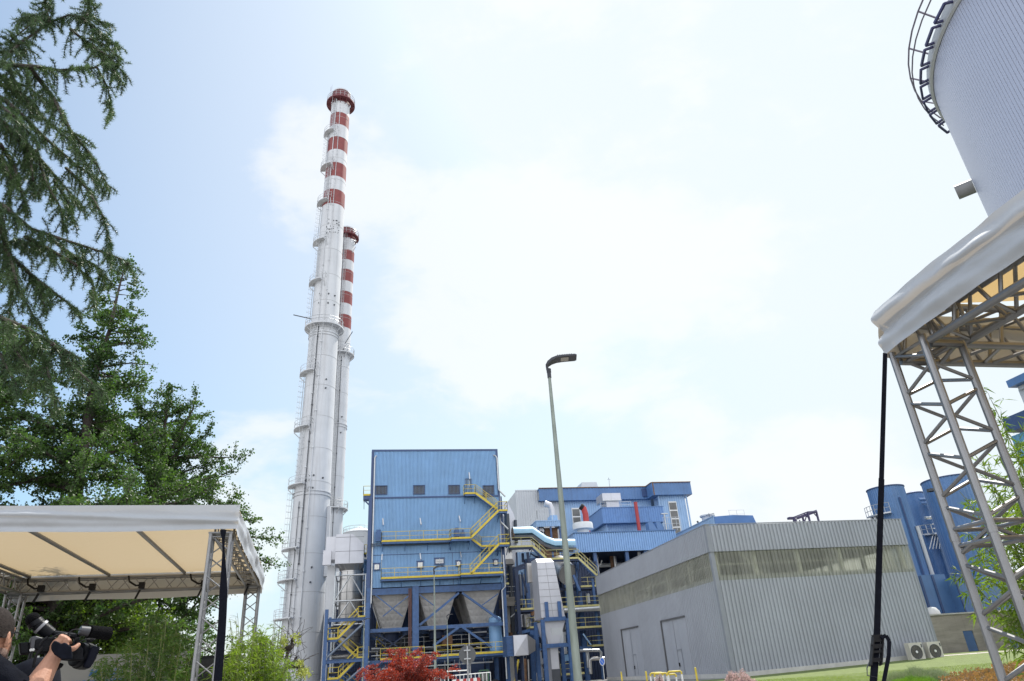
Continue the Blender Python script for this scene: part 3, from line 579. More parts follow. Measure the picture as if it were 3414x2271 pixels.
def chimney(name, base, lean, H, tab, bands, dark, plats, fulls, ladders, pipes, label, rings, lad_ang, spots):
    ch = thing(name, base, label, 'chimney')
    cx, cy = base[0], base[1]
    def ctr(z): return (cx+lean*z, cy)
    mb = MB(); zs = sorted(set([0, H]+[z for b in bands for z in b]+[z for z, _ in tab]+[dark]+list(np.arange(3, H, 5.2))))
    zs = [z for z in zs if z <= H]; n = 64
    for i in range(len(zs)-1):
        za, zb = zs[i], zs[i+1]; zm = (za+zb)/2; mb.m = 2 if zm > dark else (1 if any(b[0] < zm < b[1] for b in bands) else 0)
        ra, rb = interp(tab, za+1e-4), interp(tab, zb-1e-4); ca, cb = ctr(za), ctr(zb); b0 = len(mb.v)
        for k in range(n): t = 2*math.pi*k/n; mb.v.append((ca[0]+ra*math.cos(t), ca[1]+ra*math.sin(t), za))
        for k in range(n): t = 2*math.pi*k/n; mb.v.append((cb[0]+rb*math.cos(t), cb[1]+rb*math.sin(t), zb))
        for k in range(n): mb.face((b0+k, b0+(k+1) % n, b0+n+(k+1) % n, b0+n+k))
    sh = mb.build('shell', [M['chimwhite'], M['chimred'], M['darkred']], ch); autosmooth(sh, 30)
    mb = MB()
    for z in list(np.arange(3, H-4, 5.2)): ring_slab(mb, ctr(z), interp(tab, z)-.05, interp(tab, z)+.018, z, .05, 0, 2*math.pi, 48)
    mb.build('weld_seam', mat('seam_grime', (.33, .33, .33), .8, var=.4, scale=.8), sh)
    for z in [v for r0 in rings for v in (r0, r0-.5)]:
        mb = MB(); ring_slab(mb, ctr(z), interp(tab, z)-.05, interp(tab, z)+.12, z, .12, 0, 2*math.pi, 48); mb.build('stiffening_ring', M['chimwhite'], ch)
    for z, a0, a1, w in plats:        # small balconies
        r = interp(tab, z); mb = MB(); ring_slab(mb, ctr(z), r, r+w, z, .13, a0, min(a1, R(250)), 10)
        for t in (a0+.05, a1-.05): mb.beam((ctr(z)[0]+(r)*math.cos(t), cy+r*math.sin(t), z-1.2), (ctr(z)[0]+(r+w)*math.cos(t), cy+(r+w)*math.sin(t), z-.2), .12)
        p = mb.build('balcony', M['chimwhite'], ch); mb = MB(); ring_rail(mb, ctr(z), r+w-.05, z, a0, a1, 1.15, 6, .028)
        for t in (a0, a1):
            for h in (.55, 1.15): mb.beam((ctr(z)[0]+r*math.cos(t), cy+r*math.sin(t), z+h), (ctr(z)[0]+(r+w)*math.cos(t), cy+(r+w)*math.sin(t), z+h), .05)
        mb.build('railing', M['galv'], p)
    for z, w, th, mt in fulls:
        r = interp(tab, z); mb = MB(); ring_slab(mb, ctr(z), r+.12 if mt == 'darkred' else r, r+w, z, th, 0, 2*math.pi, 48)
        for k in range(12): t = 2*math.pi*k/12; mb.beam((ctr(z)[0]+r*math.cos(t), cy+r*math.sin(t), z-th-.9), (ctr(z)[0]+(r+w*.9)*math.cos(t), cy+(r+w*.9)*math.sin(t), z-th), .1)
        p = mb.build('ring_platform', M[mt], ch); mb = MB(); ring_rail(mb, ctr(z), r+w-.06, z, 0, 2*math.pi, 1.15, 20, .035); mb.build('railing', M['galv'], p)
    for z0, z1, ang in ladders:       # caged ladder
        mb = MB(); L = z1-z0; n = int(L/.9)
        for s in (-1, 1):
            pts = []
            for k in range(int(L/4)+2):
                z = min(z1, z0+4*k); r = interp(tab, z)+.22; t = ang+s*.22/r; pts.append((ctr(z)[0]+r*math.cos(t), cy+r*math.sin(t), z))
            mb.tube(pts, .03, 5)
        for k in range(n):
            z = z0+.9*k; r = interp(tab, z)+.22; c = ctr(z); ux, uy = math.cos(ang), math.sin(ang)
            p0 = Vector((c[0]+r*ux, cy+r*uy, z)); tx = Vector((-uy, ux, 0))
            mb.beam(p0-tx*.22, p0+tx*.22, .04); mb.beam(p0-tx*.22+Vector((0, 0, .3)), p0+tx*.22+Vector((0, 0, .3)), .03); mb.beam(p0-tx*.22+Vector((0, 0, .6)), p0+tx*.22+Vector((0, 0, .6)), .03)
            hp = [p0+Vector((ux, uy, 0))*(.38-.38*math.cos(a))+tx*(.36*math.sin(a)) for a in np.linspace(-.0, math.pi, 1)]
            hoop = [p0+tx*.3*math.cos(a)+Vector((ux, uy, 0))*.72*math.sin(a) for a in np.linspace(0, math.pi, 7)]; mb.tube(hoop, .022, 4, caps=False)
        for a in np.linspace(.5, math.pi-.5, 3):
            pts = []
            for k in range(int(L/4)+2):
                z = min(z1, z0+4*k); r = interp(tab, z)+.22; c = ctr(z); p0 = Vector((c[0]+r*math.cos(ang), cy+r*math.sin(ang), z)); tx = Vector((-math.sin(ang), math.cos(ang), 0))
                pts.append(p0+tx*.3*math.cos(a)+Vector((math.cos(ang), math.sin(ang), 0))*.72*math.sin(a))
            mb.tube(pts, .018, 4)
        mb.build('caged_ladder', M['galv'], ch)
    for z0, z1, ang, rr, off, mt in pipes:
        mb = MB(); pts = []
        for k in range(int((z1-z0)/3)+2):
            z = min(z1, z0+3*k); r = interp(tab, z)+off; pts.append((ctr(z)[0]+r*math.cos(ang), cy+r*math.sin(ang), z))
        mb.tube(pts, rr, 6)
        for p in pts[::2]: mb.box(p[0]-rr*1.8, p[0]+rr*1.8, p[1]-rr*1.6, p[1]+off, p[2], p[2]+.18)
        mb.build('conduit', M[mt], ch)
    for z, ang in spots:               # lugs and test ports
        mb = MB()
        r = interp(tab, z); c = ctr(z); p = Vector((c[0]+r*math.cos(ang), cy+r*math.sin(ang), z)); q = p+Vector((math.cos(ang), math.sin(ang), 0))*.16; mb.tube([p, q], .13 if len(spots) < 20 or z < 70 else random.uniform(.03, .09), 8); mb.build('test_port', M['darkgrey'], ch)
    mb = MB(); c = ctr(H); r = interp(tab, H)
    ring_slab(mb, c, r-.25, r+.06, H, .3, 0, 2*math.pi, 48); ring_slab(mb, c, 0, r-.25, H-1.2, .1, 0, 2*math.pi, 32); mb.build('rim', M['chimwhite'], ch)
    return ch, ctr
LEFT, FRONT = R(200), R(-95)
tabF = [(0, 2.88), (8, 2.84), (24, 2.68), (27.6, 2.66), (31, 2.58), (45, 2.42), (54.4, 2.36), (54.5, 2.28), (70, 2.16), (80, 2.02), (91, 1.90), (106, 1.80), (107, 1.78), (109.4, 1.76)]
random.seed(2)
spots = [(61.3, R(-115)), (61.3, R(-78)), (61.2, R(-50)), (59.5, R(-115)), (59.5, R(-78)), (59.4, R(-50)), (29.8, R(-85)), (29.5, R(-55)), (27.9, R(-85)), (45.5, R(-65)), (44, R(-65)), (16.6, R(-72)), (14.6, R(-73))]
for z in np.linspace(74.0, 76.6, 5):
    for k in range(5): spots.append((z+random.uniform(-.2, .2), R(random.uniform(-112, -50))))
chF, ctrF = chimney('tall_chimney', (-9.25, 106.3, 0), .0072, 109.4, tabF, [(99.7, 102.9), (93.4, 96.6), (86.9, 90.2), (80.5, 83.8)], 105.9,
        [(98.0, R(175), R(265), .95), (89.5, R(175), R(262), .95), (81.2, R(175), R(265), .95), (72.4, R(175), R(262), .95), (64.1, R(175), R(265), .95), (47.0, R(175), R(262), .95), (37.6, R(172), R(258), 1.0), (28.6, R(172), R(262), 1.0), (19.4, R(172), R(250), 1.0), (15.1, R(170), R(255), 1.15), (10.1, R(168), R(250), 1.2)],
        [(106.6, 1.0, .3, 'darkred'), (55.6, .95, .25, 'chimwhite')],
        [(98, 106.5, R(238)), (89.6, 98, R(205)), (81.2, 89.5, R(236)), (72.4, 81, R(196)), (64.1, 72.3, R(222)), (55.7, 64, R(194)), (47, 55.3, R(232)), (37.6, 47, R(195)), (28.6, 37.5, R(226)), (19.4, 28.5, R(196)), (10.1, 19.3, R(215)), (1, 10, R(192))],
        [(1, 106, R(248), .07, .15, 'chimwhite'), (56, 105, R(273), .05, .1, 'chimwhite'), (4, 54, R(266), .09, .18, 'chimwhite'), (17, 55, R(252), .06, .15, 'darkgrey'), (1, 26, R(236), .05, .15, 'darkgrey')],
        'taller front chimney of the pair, white with red bands and dark red crown', [54.2, 27.6], 0, spots)
# lightning arm
mb = MB(); a = P('c2', 245, 940, Y=106); b = P('c2', 410, 972, Y=106); mb.tube([a, b+Vector((.9, .4, -.1))], .09, 6); mb.build('projecting_arm', M['darkgrey'], chF)
mb = MB(); c = ctrF(109)
for t in (R(195), R(205), R(215)): mb.tube([(c[0]+2.3*math.cos(t), 107+2.3*math.sin(t), 106.6), (c[0]+2.3*math.cos(t), 107+2.3*math.sin(t), 111.2)], .035, 5)
mb.build('lightning_rod', M['galv'], chF)
mb = MB(); mb.box(-6.65, -6.2, 105.0, 106.2, 15.5, 25.5); mb.build('cable_duct', M['chimwhite'], chF)
tabR = [(0, 1.95), (28.6, 1.86), (28.7, 1.80), (57.7, 1.76), (57.8, 1.74), (84, 1.70), (86.8, 1.70)]
chR, ctrR = chimney('small_chimney', (-6.93, 121.7, 0), .0012, 86.8, tabR, [(78.7, 81.1), (73.7, 76.4), (68.6, 71.3), (63.3, 66.1)], 84.0,
        [(81.9, R(235), R(320), 1.0), (58.2, R(250), R(300), 1.4), (28.9, R(245), R(300), 1.4)],
        [(84.9, .8, .25, 'darkred'), (57.9, .85, .2, 'chimwhite'), (28.7, .85, .2, 'chimwhite')],
        [(29, 84.5, R(268))], [(2, 57, R(280), .05, .12, 'darkgrey'), (2, 84, R(256), .06, .12, 'darkgrey')],
        'shorter white and red striped chimney half hidden behind the tall chimney', [43.8], 0, [(45, R(-60)), (42, R(-62)), (58.5, R(-70))])
mb = MB(); c = ctrR(60); mb.tube([(c[0]+.9, 118.2, 58.8), (c[0]+2.2, 117.9, 61.2)], .08, 6); mb.build('projecting_arm', M['darkgrey'], chR)
# ================================================================ silver flue silo in a tube frame
Ys = 94.0
a = P('c4', 748, 800, Y=Ys); b = P('c4', 985, 800, Y=Ys); scx, sr = (a.x+b.x)/2, (b.x-a.x)/2
zt_, zc_ = P('c4', 870, 480, Y=Ys).z, P('c4', 870, 410, Y=Ys).z; ztop = P('c4', 870, 120, Y=Ys).z; zbot = P('c4', 850, 1130, Y=Ys).z
sl = thing('flue_silo', (scx, Ys, 0), 'shiny steel flue cylinder with a square grey hood beside the blue building', 'silo')
mb = MB(); mb.lathe([(sr*.25, zbot-2.6), (sr, zbot), (sr, zt_), (sr+.06, zt_), (sr+.06, zt_+.12)], (scx, Ys, 0), 48)
o_ = mb.build('cylinder', M['silverdark'], sl); autosmooth(o_)
mb = MB()
for z in np.arange(zbot, zt_, 2.6): ring_slab(mb, (scx, Ys), sr-.02, sr+.02, z, .05, 0, 2*math.pi, 40)
for t in (-1.9, -1.1): mb.box(scx+sr*math.cos(t)-.02, scx+sr*math.cos(t)+.02, Ys+sr*math.sin(t)-.03, Ys+sr*math.sin(t)+.02, zbot, zt_)
mb.build('sheet_seam', M['darkgrey'], sl)
mb = MB(); x0 = P('c4', 745, 410, Y=Ys).x; x1 = P('c4', 1003, 410, Y=Ys).x; yA, yB = Ys-2, Ys+2; n = 24   # square to round
sq = []
for k in range(n):
    t = 2*math.pi*k/n-3*math.pi/4; c_, s_ = math.cos(t), math.sin(t); mm = max(abs(c_), abs(s_)); sq.append(((x0+x1)/2+c_/mm*(x1-x0)/2, Ys+s_/mm*2))
bs = len(mb.v); mb.v += [(p[0], p[1], zc_) for p in sq]; mb.v += [(scx+sr*math.cos(2*math.pi*k/n-3*math.pi/4), Ys+sr*math.sin(2*math.pi*k/n-3*math.pi/4), zt_+.1) for k in range(n)]
for k in range(n): mb.face((bs+k, bs+n+k, bs+n+(k+1) % n, bs+(k+1) % n))
mb.build('transition_piece', M['silverdark'], sl)
mb = MB(); h0 = P('c4', 712, 390, Y=Ys-2); h1 = P('c4', 1003, 200, Y=Ys-2); zch = P('c4', 960, 190, Y=Ys-2).z
xl, xr_ = h0.x, h1.x; n0 = len(mb.v)
prof = [(xl, zc_), (xr_, zc_), (xr_, zch), (xr_-1.5, ztop), (xl, ztop)]
for yy in (Ys-2, Ys+2): mb.v += [(p[0], yy, p[1]) for p in prof]
mb.face((n0, n0+1, n0+2, n0+3, n0+4)); mb.face((n0+9, n0+8, n0+7, n0+6, n0+5))
for k in range(5): mb.face((n0+k, n0+5+k, n0+5+(k+1) % 5, n0+(k+1) % 5))
hd = mb.build('hood', M['silver'], sl)
mb = MB()
for z in np.arange(zc_+1.5, ztop-.3, 1.75): mb.box(xl, min(xr_, xr_-.0), Ys-2.02, Ys-2.001, z-.02, z+.02)
mb.box((xl+xr_)/2-.02, (xl+xr_)/2+.02, Ys-2.02, Ys-2.001, zc_+.05, ztop-.05); mb.build('sheet_seam', M['darkgrey'], hd)
q = P('c4', 625, 250, Y=Ys-1); q2 = P('c4', 660, 120, Y=Ys-1)
mb = MB(); mb.box(P('c4', 622, 250, Y=Ys-1.5).x, xl-.01, Ys-1.5, Ys+1.5, zc_+.6, ztop-.2); mb.box(xl-1.5, xl-.5, Ys-2.1, Ys-1.51, zc_-.1, P('c4', 690, 255, Y=Ys-2).z); mb.build('side_duct', M['silver'], sl)
mb = MB(); mb.box(P('c4', 625, 700, Y=Ys).x, P('c4', 705, 700, Y=Ys).x, Ys-.6, Ys+.6, 2, zc_); mb.build('drop_duct', M['chimwhite'], sl)
fr = thing('tube_frame', (scx, Ys-3.6, 0), 'bare galvanised tube frame standing in front of the shiny flue cylinder', 'frame')
mb = MB(); Yf = Ys-3.6; pl, pr_ = P('c4', 708, 700, Y=Yf).x, P('c4', 1018, 700, Y=Yf).x; zz = [P('c4', 860, 505, Y=Yf).z, P('c4', 860, 762, Y=Yf).z, P('c4', 860, 1000, Y=Yf).z]
for xx in (pl, pr_):
    for yy in (Yf, Yf+5.5): mb.tube([(xx, yy, 0), (xx, yy, zz[0])], .11, 8)
for z in zz:
    for yy in (Yf, Yf+5.5): mb.tube([(pl, yy, z), (pr_, yy, z)], .11, 8)
    for xx in (pl, pr_): mb.tube([(xx, Yf, z), (xx, Yf+5.5, z)], .09, 8)
xm_ = (pl+pr_)/2
for i in range(2):
    for xx in (pl, pr_): mb.tube([(xm_, Yf, zz[i]), (xx, Yf, zz[i+1])], .08, 8)
mb.build('tube_lattice', M['galv'], fr)
mb = MB(); mb.tube([P('c4', 745, 515, Y=Yf-.2)-Vector((0, 0, 0)), P('c4', 745, 515, Y=Yf-.2)+Vector((0, 0, .5))], .35, 10); mb.build('lamp_housing', M['galv'], fr)
# ================================================================ white storage tank behind
Yt = 135; a = P('c4', 795, 60, Y=Yt); zt0 = P('c4', 930, 30, Y=Yt-6).z; xr2 = a.x+2*P('c4', 960, 60, Y=Yt).x-2*a.x
tr_ = (xr2-a.x)/2; tcx = a.x+tr_
tk = thing('storage_tank', (tcx, Yt, 0), 'pale ribbed storage tank showing between the hood of the flue and the blue building', 'tank')
mb = MB(); n = 90
for k in range(n):
    for u in (0, .5):
        t = 2*math.pi*(k+u)/n; r = tr_+(.07 if u else 0); mb.v += [(tcx+r*math.cos(t), Yt+r*math.sin(t), 0), (tcx+r*math.cos(t), Yt+r*math.sin(t), zt0)]
for k in range(2*n): a_, b_ = 2*k, 2*((k+1) % (2*n)); mb.face((a_, b_, b_+1, a_+1))
mb.build('shell', M['greylight'], tk)
mb = MB(); mb.lathe([(tr_+.1, zt0), (tr_+.1, zt0+.15), (0, zt0+1.5)], (tcx, Yt, 0), 48); mb.build('roof', M['greylight'], tk)
mb = MB(); ring_rail(mb, (tcx, Yt), tr_, zt0+.1, 0, 2*math.pi, 1.0, 20, .04); mb.build('railing', M['galv'], tk)
# small gallery and blue unit between the hood and the blue building
sg = thing('service_gallery', (P('c4', 1030, 290, Y=93).x, 93, 0), 'small yellow railed gallery high between the grey hood and the blue building', 'gallery')
a = P('c4', 1005, 288, Y=93); mb = MB(); walkway(sg, a.x, BX0-.4, a.z, 93, 95, (1, 0), mbl=M['navy'])
mb = MB(); mb.ibeam((a.x+.5, 94, 0), (a.x+.5, 94, a.z-.3), .3, .3, (0, 1, 0)); mb.build('post', M['navy'], sg)
cl = P('c4', 1003, 370, Y=97); mb = MB(); mb.ribs((cl.x, 97), (BX0-.1, 97), 3, cl.z, .25, .05); mb.box(cl.x, BX0-.1, 96.9, 97.2, cl.z, cl.z+.3)
mb.build('cladding_panel', M['blue'], sg)
# ================================================================ stair tower (left of the blue building)
Yst = 86.6
st = thing('stair_tower', (P('c8', 1345, 1200, Y=Yst).x, Yst, 0), 'open blue steel stair tower with yellow stairs left of the blue building', 'stair tower')
def c8(x, y, Y=Yst): q = P('c8', x, y, Y=Y); return q.x, q.z
xa = c8(1352, 900)[0]; xb_ = BX0-.1; topz = c8(1378, 190)[1]
for xx, yy, tz, w in ((xa, Yst, topz, .38), (xa+.25, Yst+3.2, topz-.6, .3), (xb_, Yst, c8(2215, 60)[1], .42), (xb_, Yst+3.4, c8(2215, 60)[1], .3)):
    if yy > Yst+3.3: continue
    mb = MB(); mb.ibeam((xx, yy, 0), (xx, yy, tz), w, w, (0, 1, 0)); mb.build('column', M['steelblue'], st)
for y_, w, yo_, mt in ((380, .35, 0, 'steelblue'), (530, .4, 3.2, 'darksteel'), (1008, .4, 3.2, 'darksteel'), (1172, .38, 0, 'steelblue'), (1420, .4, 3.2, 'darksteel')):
    z = c8(1800, y_, Yst+yo_)[1]; mb = MB(); mb.ibeam((xa+.2, Yst+yo_, z), (xb_-.2, Yst+yo_, z), .25, w); mb.build('cross_beam', M[mt], st)
    if not yo_:
        mb = MB(); mb.ibeam((xa, Yst+.2, z), (xa+.25, Yst+3.0, z), .25, w); mb.build('cross_beam', M[mt], st)
def flight(x0, y0_, x1, y1_, yo_): a_, b_ = c8(x0, y0_, Yst+yo_), c8(x1, y1_, Yst+yo_); stairs(st, a_[0], a_[1], b_[0], b_[1], Yst+yo_, Yst+yo_+.9)
flight(1590, 748, 1985, 345, .3); flight(1985, 1115, 1600, 770, 1.7); flight(1600, 1515, 1975, 1130, .3); flight(1985, 1800, 1640, 1530, 1.7)
for x0, x1, y_, e in ((1385, 1590, 752, (1, 0)), (1985, 2170, 322, (0, 0)), (1970, 2190, 1118, (0, 0)), (1390, 1600, 1525, (1, 0)), ):
    p, q = c8(x0, y_), c8(x1, y_); walkway(st, p[0], q[0], p[1], Yst+.2, Yst+2.8, e, step=1.2)
for q in ((2110, 440, 1380, 1125), (2210, 1190, 1640, 1690)):
    p0, p1 = c8(q[0], q[1]), c8(q[2], q[3]); mb = MB(); mb.tube([(p0[0], Yst-.05, p0[1]), (p1[0], Yst-.05, p1[1])], .13, 8); mb.build('brace', M['galv'] if q[0] == 0 else mat('bluegrey_paint', (.12, .15, .2), .5), st)
p0, p1 = c8(1480, 600, Yst+3), c8(2090, 900, Yst+3); mb = MB(); mb.tube([(p0[0], Yst+3, p0[1]), (p1[0], Yst+3, p1[1])], .12, 8); mb.build('brace', M['darkgrey'], st)
# horizontal steel vessel and skid behind the stair tower
hv = thing('horizontal_vessel', (P('c8', 1850, 1060, Y=91).x, 91, 0), 'grey horizontal pipe vessel behind the blue stair tower', 'vessel')
a = P('c8', 1470, 1085, Y=91); b = P('c8', 2120, 1060, Y=91); mb = MB(); mb.tube([(a.x, 91, b.z), (b.x, 91, b.z)], .55, 16); autosmooth(mb.build('barrel', M['silverdark'], hv))
mb = MB()
for xx in (a.x+.7, b.x-.7): mb.box(xx-.12, xx+.12, 90.6, 91.4, 0, b.z-.4)
mb.build('support', M['darksteel'], hv)
bt = thing('blue_tank_unit', (P('c8', 1850, 1450, Y=92).x, 92.5, 0), 'low deep blue box unit at the foot of the stair tower', 'tank')
a = P('c8', 1480, 1420, Y=92.5); b = P('c8', 2150, 1350, Y=92.5); mb = MB(); mb.ribs((a.x, 92.5), (b.x, 92.5), 0, a.z, .4, .05); mb.box(a.x, b.x, 92.55, 96, 0, a.z); mb.build('body', M['deepblue'], bt); mb = MB(); mb.box(a.x-.1, b.x+.1, 92.4, 96.1, a.z, a.z+.15); mb.build('lid', M['navy'], bt)
# scaffold towers seen through the gaps
for nm, c, x, y, Y, mt, lab in (('scaffold_tower', 'c8', 1500, 1300, 97, 'galv', 'pale lattice scaffold tower behind the foot of the stair tower'), ('scaffold_tower', 'c6', 745, 1200, 101, 'yellow', 'yellow lattice ladder tower under the left side of the blue building')):
    p = P(c, x, y, Y=Y); tw = thing(nm, (p.x, Y, 0), lab, 'scaffold'); mb = MB(); H_ = p.z+4.5; w = 1.3
    for dx in (0, w):
        for dy in (0, w): mb.tube([(p.x+dx, Y+dy, 0), (p.x+dx, Y+dy, H_)], .06, 5)
    k = 0; z = .5
    while z < H_-1.2:
        for dy in (0, w): mb.tube([(p.x, Y+dy, z), (p.x+w, Y+dy, z)], .04, 4); mb.tube([(p.x+(w if k % 2 else 0), Y+dy, z), (p.x+(0 if k % 2 else w), Y+dy, z+1)], .035, 4)
        z += 1; k += 1
    mb.build('lattice', M[mt], tw)
# ================================================================ power house behind
Yp = 124.0
g0 = P('B1', 268, 265, Y=Yp); g1 = P('B1', 800, 262, Y=Yp); zgt = g0.z
gp = thing('power_house', (g0.x, Yp, 0), 'big blue and grey plant hall with deep blue roof band behind the lamp post', 'building')
zf_t = P('B1', 1300, 232, Y=Yp).z; zf_b = P('B1', 1300, 370, Y=Yp).z
bay = P('B1', 1790, 165, Z=zf_t); Yb = bay.y; xbr = P('B1', 2225, 160, Y=Yb).x; xbl = bay.x
mb = MB(); mb.ribs((g0.x, Yp), (g1.x, Yp), 0, zgt, .45, .07); mb.ribs((g0.x, Yp+22), (g0.x, Yp), 0, zgt, .45, .07); mb.box(g0.x-.1, g1.x, Yp-.1, Yp+.2, zgt, zgt+.25); mb.build('wall', M['greylight'], gp)
mb = MB(); mb.ribs((g1.x, Yp), (xbl+1, Yp), 0, zf_b+.2, .45, .07); mb.ribs((xbl+1.6, Yp), (xbl+1.6, Yb+1), 0, zf_b+.2, .45, .07)
mb.ribs((xbl+1.6, Yb+1), (xbr-1.2, Yb+1), 0, zf_b+.2, .45, .07); mb.ribs((xbr-1.2, Yb+1), (xbr-1.2, Yp+20), 0, zf_b+.2, .45, .07); mb.build('wall', M['lightblue'], gp)
mb = MB(); mb.ribs((g1.x-5, Yp-1.0), (xbl+.01, Yp-1.0), zf_b, zf_t, .6, .03); mb.ribs((xbl, Yp-1.0), (xbl, Yb), zf_b, zf_t, .6, .03); mb.ribs((xbl, Yb), (xbr, Yb), zf_b, zf_t, .6, .03); mb.ribs((xbr, Yb), (xbr, Yp+18), zf_b, zf_t, .6, .03)
mb.box(g1.x-5, xbl, Yp-.95, Yp+18, zf_b+.05, zf_b+.25); mb.box(xbl+.05, xbr-.05, Yb+.05, Yp+18, zf_b+.05, zf_b+.25); mb.box(g1.x-5, xbl, Yp-.95, Yp+18, zf_t-.3, zf_t-.05); mb.box(xbl+.05, xbr-.05, Yb+.05, Yp+18, zf_t-.3, zf_t-.05)
mb.build('fascia', M['deepblue'], gp)
mb = MB(); mb.beam((g1.x-5, Yp-1.1, zf_t), (xbl, Yp-1.1, zf_t), .2, .14); mb.beam((xbl-.05, Yp-1, zf_t), (xbl-.05, Yb, zf_t), .2, .14); mb.beam((xbl, Yb-.1, zf_t), (xbr, Yb-.1, zf_t), .2, .14); mb.beam((xbl+.2, Yb-.06, zf_b), (xbl+.2, Yb-.06, zf_t), .15); mb.build('gutter', M['rust'], gp)
def panes(c, x0, y0_, x1, y1_, Y, n, par):
    a, b = P(c, x0, y0_, Y=Y), P(c, x1, y1_, Y=Y); h = (a.z-b.z)/n
    mb = MB(); mb.box(a.x-.12, b.x+.12, Y-.02, Y+.05, b.z-.12, a.z+.12); w = mb.build('window', M['white'], par)
    for i in range(n):
        mb = MB(); mb.box(a.x, b.x, Y-.06, Y-.021, b.z+i*h+.12, b.z+(i+1)*h-.12); mb.build('pane', M['glassdark'], w)
panes('B1', 900, 458, 1000, 640, Yp-.15, 2, gp); panes('B1', 1985, 385, 2126, 760, Yb+.85, 4, gp)
for c, x, y, Y in (('B1', 1868, 320, Yb+.8), ('B1', 2180, 330, Yb+.8)):
    p = P(c, x, y, Y=Y); mb = MB(); mb.tube([(p.x, Y, 0), (p.x, Y, zf_b)], .16, 8); mb.build('downpipe', M['lightblue'], gp)
p0, p1 = P('B1', 2190, 335, Y=Yb+3), P('B1', 2245, 670, Y=Yb+3); mb = MB(); mb.tube([(xbr-.3, Yb+6, 0), (xbr-.3, Yb+6, zf_b)], .15, 8); mb.build('downpipe', M['galv'], gp)
a = P('B1', 988, 232, Y=Yp+3); b = P('B1', 1168, 170, Y=Yp+3)
mb = MB(); mb.hexa([(a.x, Yp+2, b.z-1.0), (b.x, Yp+2, b.z-1.0), (b.x, Yp+7, b.z-1.0), (a.x, Yp+7, b.z-1.0), (a.x+.3, Yp+2.3, b.z), (b.x-.1, Yp+2.3, b.z), (b.x-.1, Yp+6.7, b.z), (a.x+.3, Yp+6.7, b.z)]); mb.box(a.x+.8, b.x-.8, Yp+3, Yp+6, zf_t-.3, b.z-1.01); mb.build('roof_vent', M['greylight'], gp)
a = P('B1', 1345, 225, Y=Yp); mb = MB(); mb.tube([(a.x, Yp+1, zf_t-.1), (a.x, Yp+1, zf_t+2.4)], .07, 6); mb.tube([(a.x-.3, Yp+1, zf_t+2.0), (a.x+.3, Yp+1, zf_t+2.0)], .05, 5); mb.build('mast', M['galv'], gp)
mb = MB(); a = P('B1', 1690, 300, Y=Yp-1.2); mb.box(a.x, a.x+1.6, Yp-1.3, Yp-1.05, zf_b+.4, zf_b+1.9); mb.build('fascia_hatch', M['navy'], gp)
# middle annex
Ym = 112.0; a = P('B1', 1236, 452, Y=Ym); b = P('B1', 1920, 437, Y=Ym); zmb = P('B1', 1500, 612, Y=Ym).z; zlow = P('B1', 1500, 725, Y=104).z
an = thing('annex_building', (a.x, Ym, 0), 'blue annex with overhanging roof band and straight red pipe, before the plant hall', 'building')
mb = MB(); mb.ribs((a.x, Ym), (b.x, Ym), zmb, a.z, .42, .06); mb.ribs((a.x, Yp-.3), (a.x, Ym), zmb, a.z, .42, .06); mb.ribs((b.x, Ym), (b.x, Yp-.3), zmb, a.z, .42, .06); mb.box(a.x+.05, b.x-.05, Ym+.05, Yp-1.2, a.z-.3, a.z-.1); mb.box(a.x+.1, b.x-.1, Ym+.1, Yp-1.2, zmb+.05, zmb+.2)
mb.build('fascia', mat('mid_blue_cladding', (.10, .205, .41), .45, var=.1, streak=.2), an)
mb = MB(); mb.box(a.x-.1, b.x+.1, Ym-.12, Ym, a.z, a.z+.12); mb.box(a.x-.12, a.x-.0, Ym, Yp-1.2, a.z, a.z+.12); mb.box(a.x-.1, b.x+.1, Ym-.1, Ym, zmb-.1, zmb-.004); mb.build('gutter', M['deepblue'], an)
mb = MB(); mb.ribs((a.x+.8, Ym+1.5), (b.x-1.5, Ym+1.5), 0, zmb, .42, .06); mb.ribs((a.x+.8, Yp-.2), (a.x+.8, Ym+1.5), 0, zmb, .42, .06); mb.build('wall', M['lightblue'], an)
for x, y in ((1290, 660), (1862, 640)):
    p = P('B1', x, y, Y=Ym+1.2); mb = MB(); mb.tube([(p.x, Ym+1.2, zlow-3), (p.x, Ym+1.2, zmb)], .15, 8); mb.build('downpipe', M['lightblue'], an)
mb = MB(); p = [P('B1', 1608, 385, Y=Ym-1.2), P('B1', 1630, 560, Y=Ym-1.2), P('B1', 1657, 715, Y=Ym-1.2)]; p[0].x = p[1].x = p[2].x; mb.tube(p, .3, 12); autosmooth(mb.build('red_pipe', M['red'], an))
v0 = P('B1', 1238, 375, Y=Ym+2); v1 = P('B1', 1420, 288, Y=Ym+2); v2 = P('B1', 1290, 440, Y=Ym+2); v3 = P('B1', 1433, 440, Y=Ym+2)
mb = MB(); mb.box(v0.x, v1.x+.2, Ym+1.6, Ym+5.2, v0.z, v1.z); mb.box(v2.x, v3.x, Ym+2, Ym+4.8, a.z-.2, v0.z-.004); vv = mb.build('roof_fan_box', M['silver'], an)
mb = MB(); mb.box(v0.x-.05, v1.x+.25, Ym+1.55, Ym+5.25, v0.z-.02, v0.z+.15); mb.box((v0.x+v1.x)/2, (v0.x+v1.x)/2+.05, Ym+1.56, Ym+1.599, v0.z+.15, v1.z)
railing(mb, [(v0.x-.8, Ym+.8, a.z+.1), (v1.x+1.6, Ym+.8, a.z+.1)]); mb.build('fan_frame', M['galv'], vv)
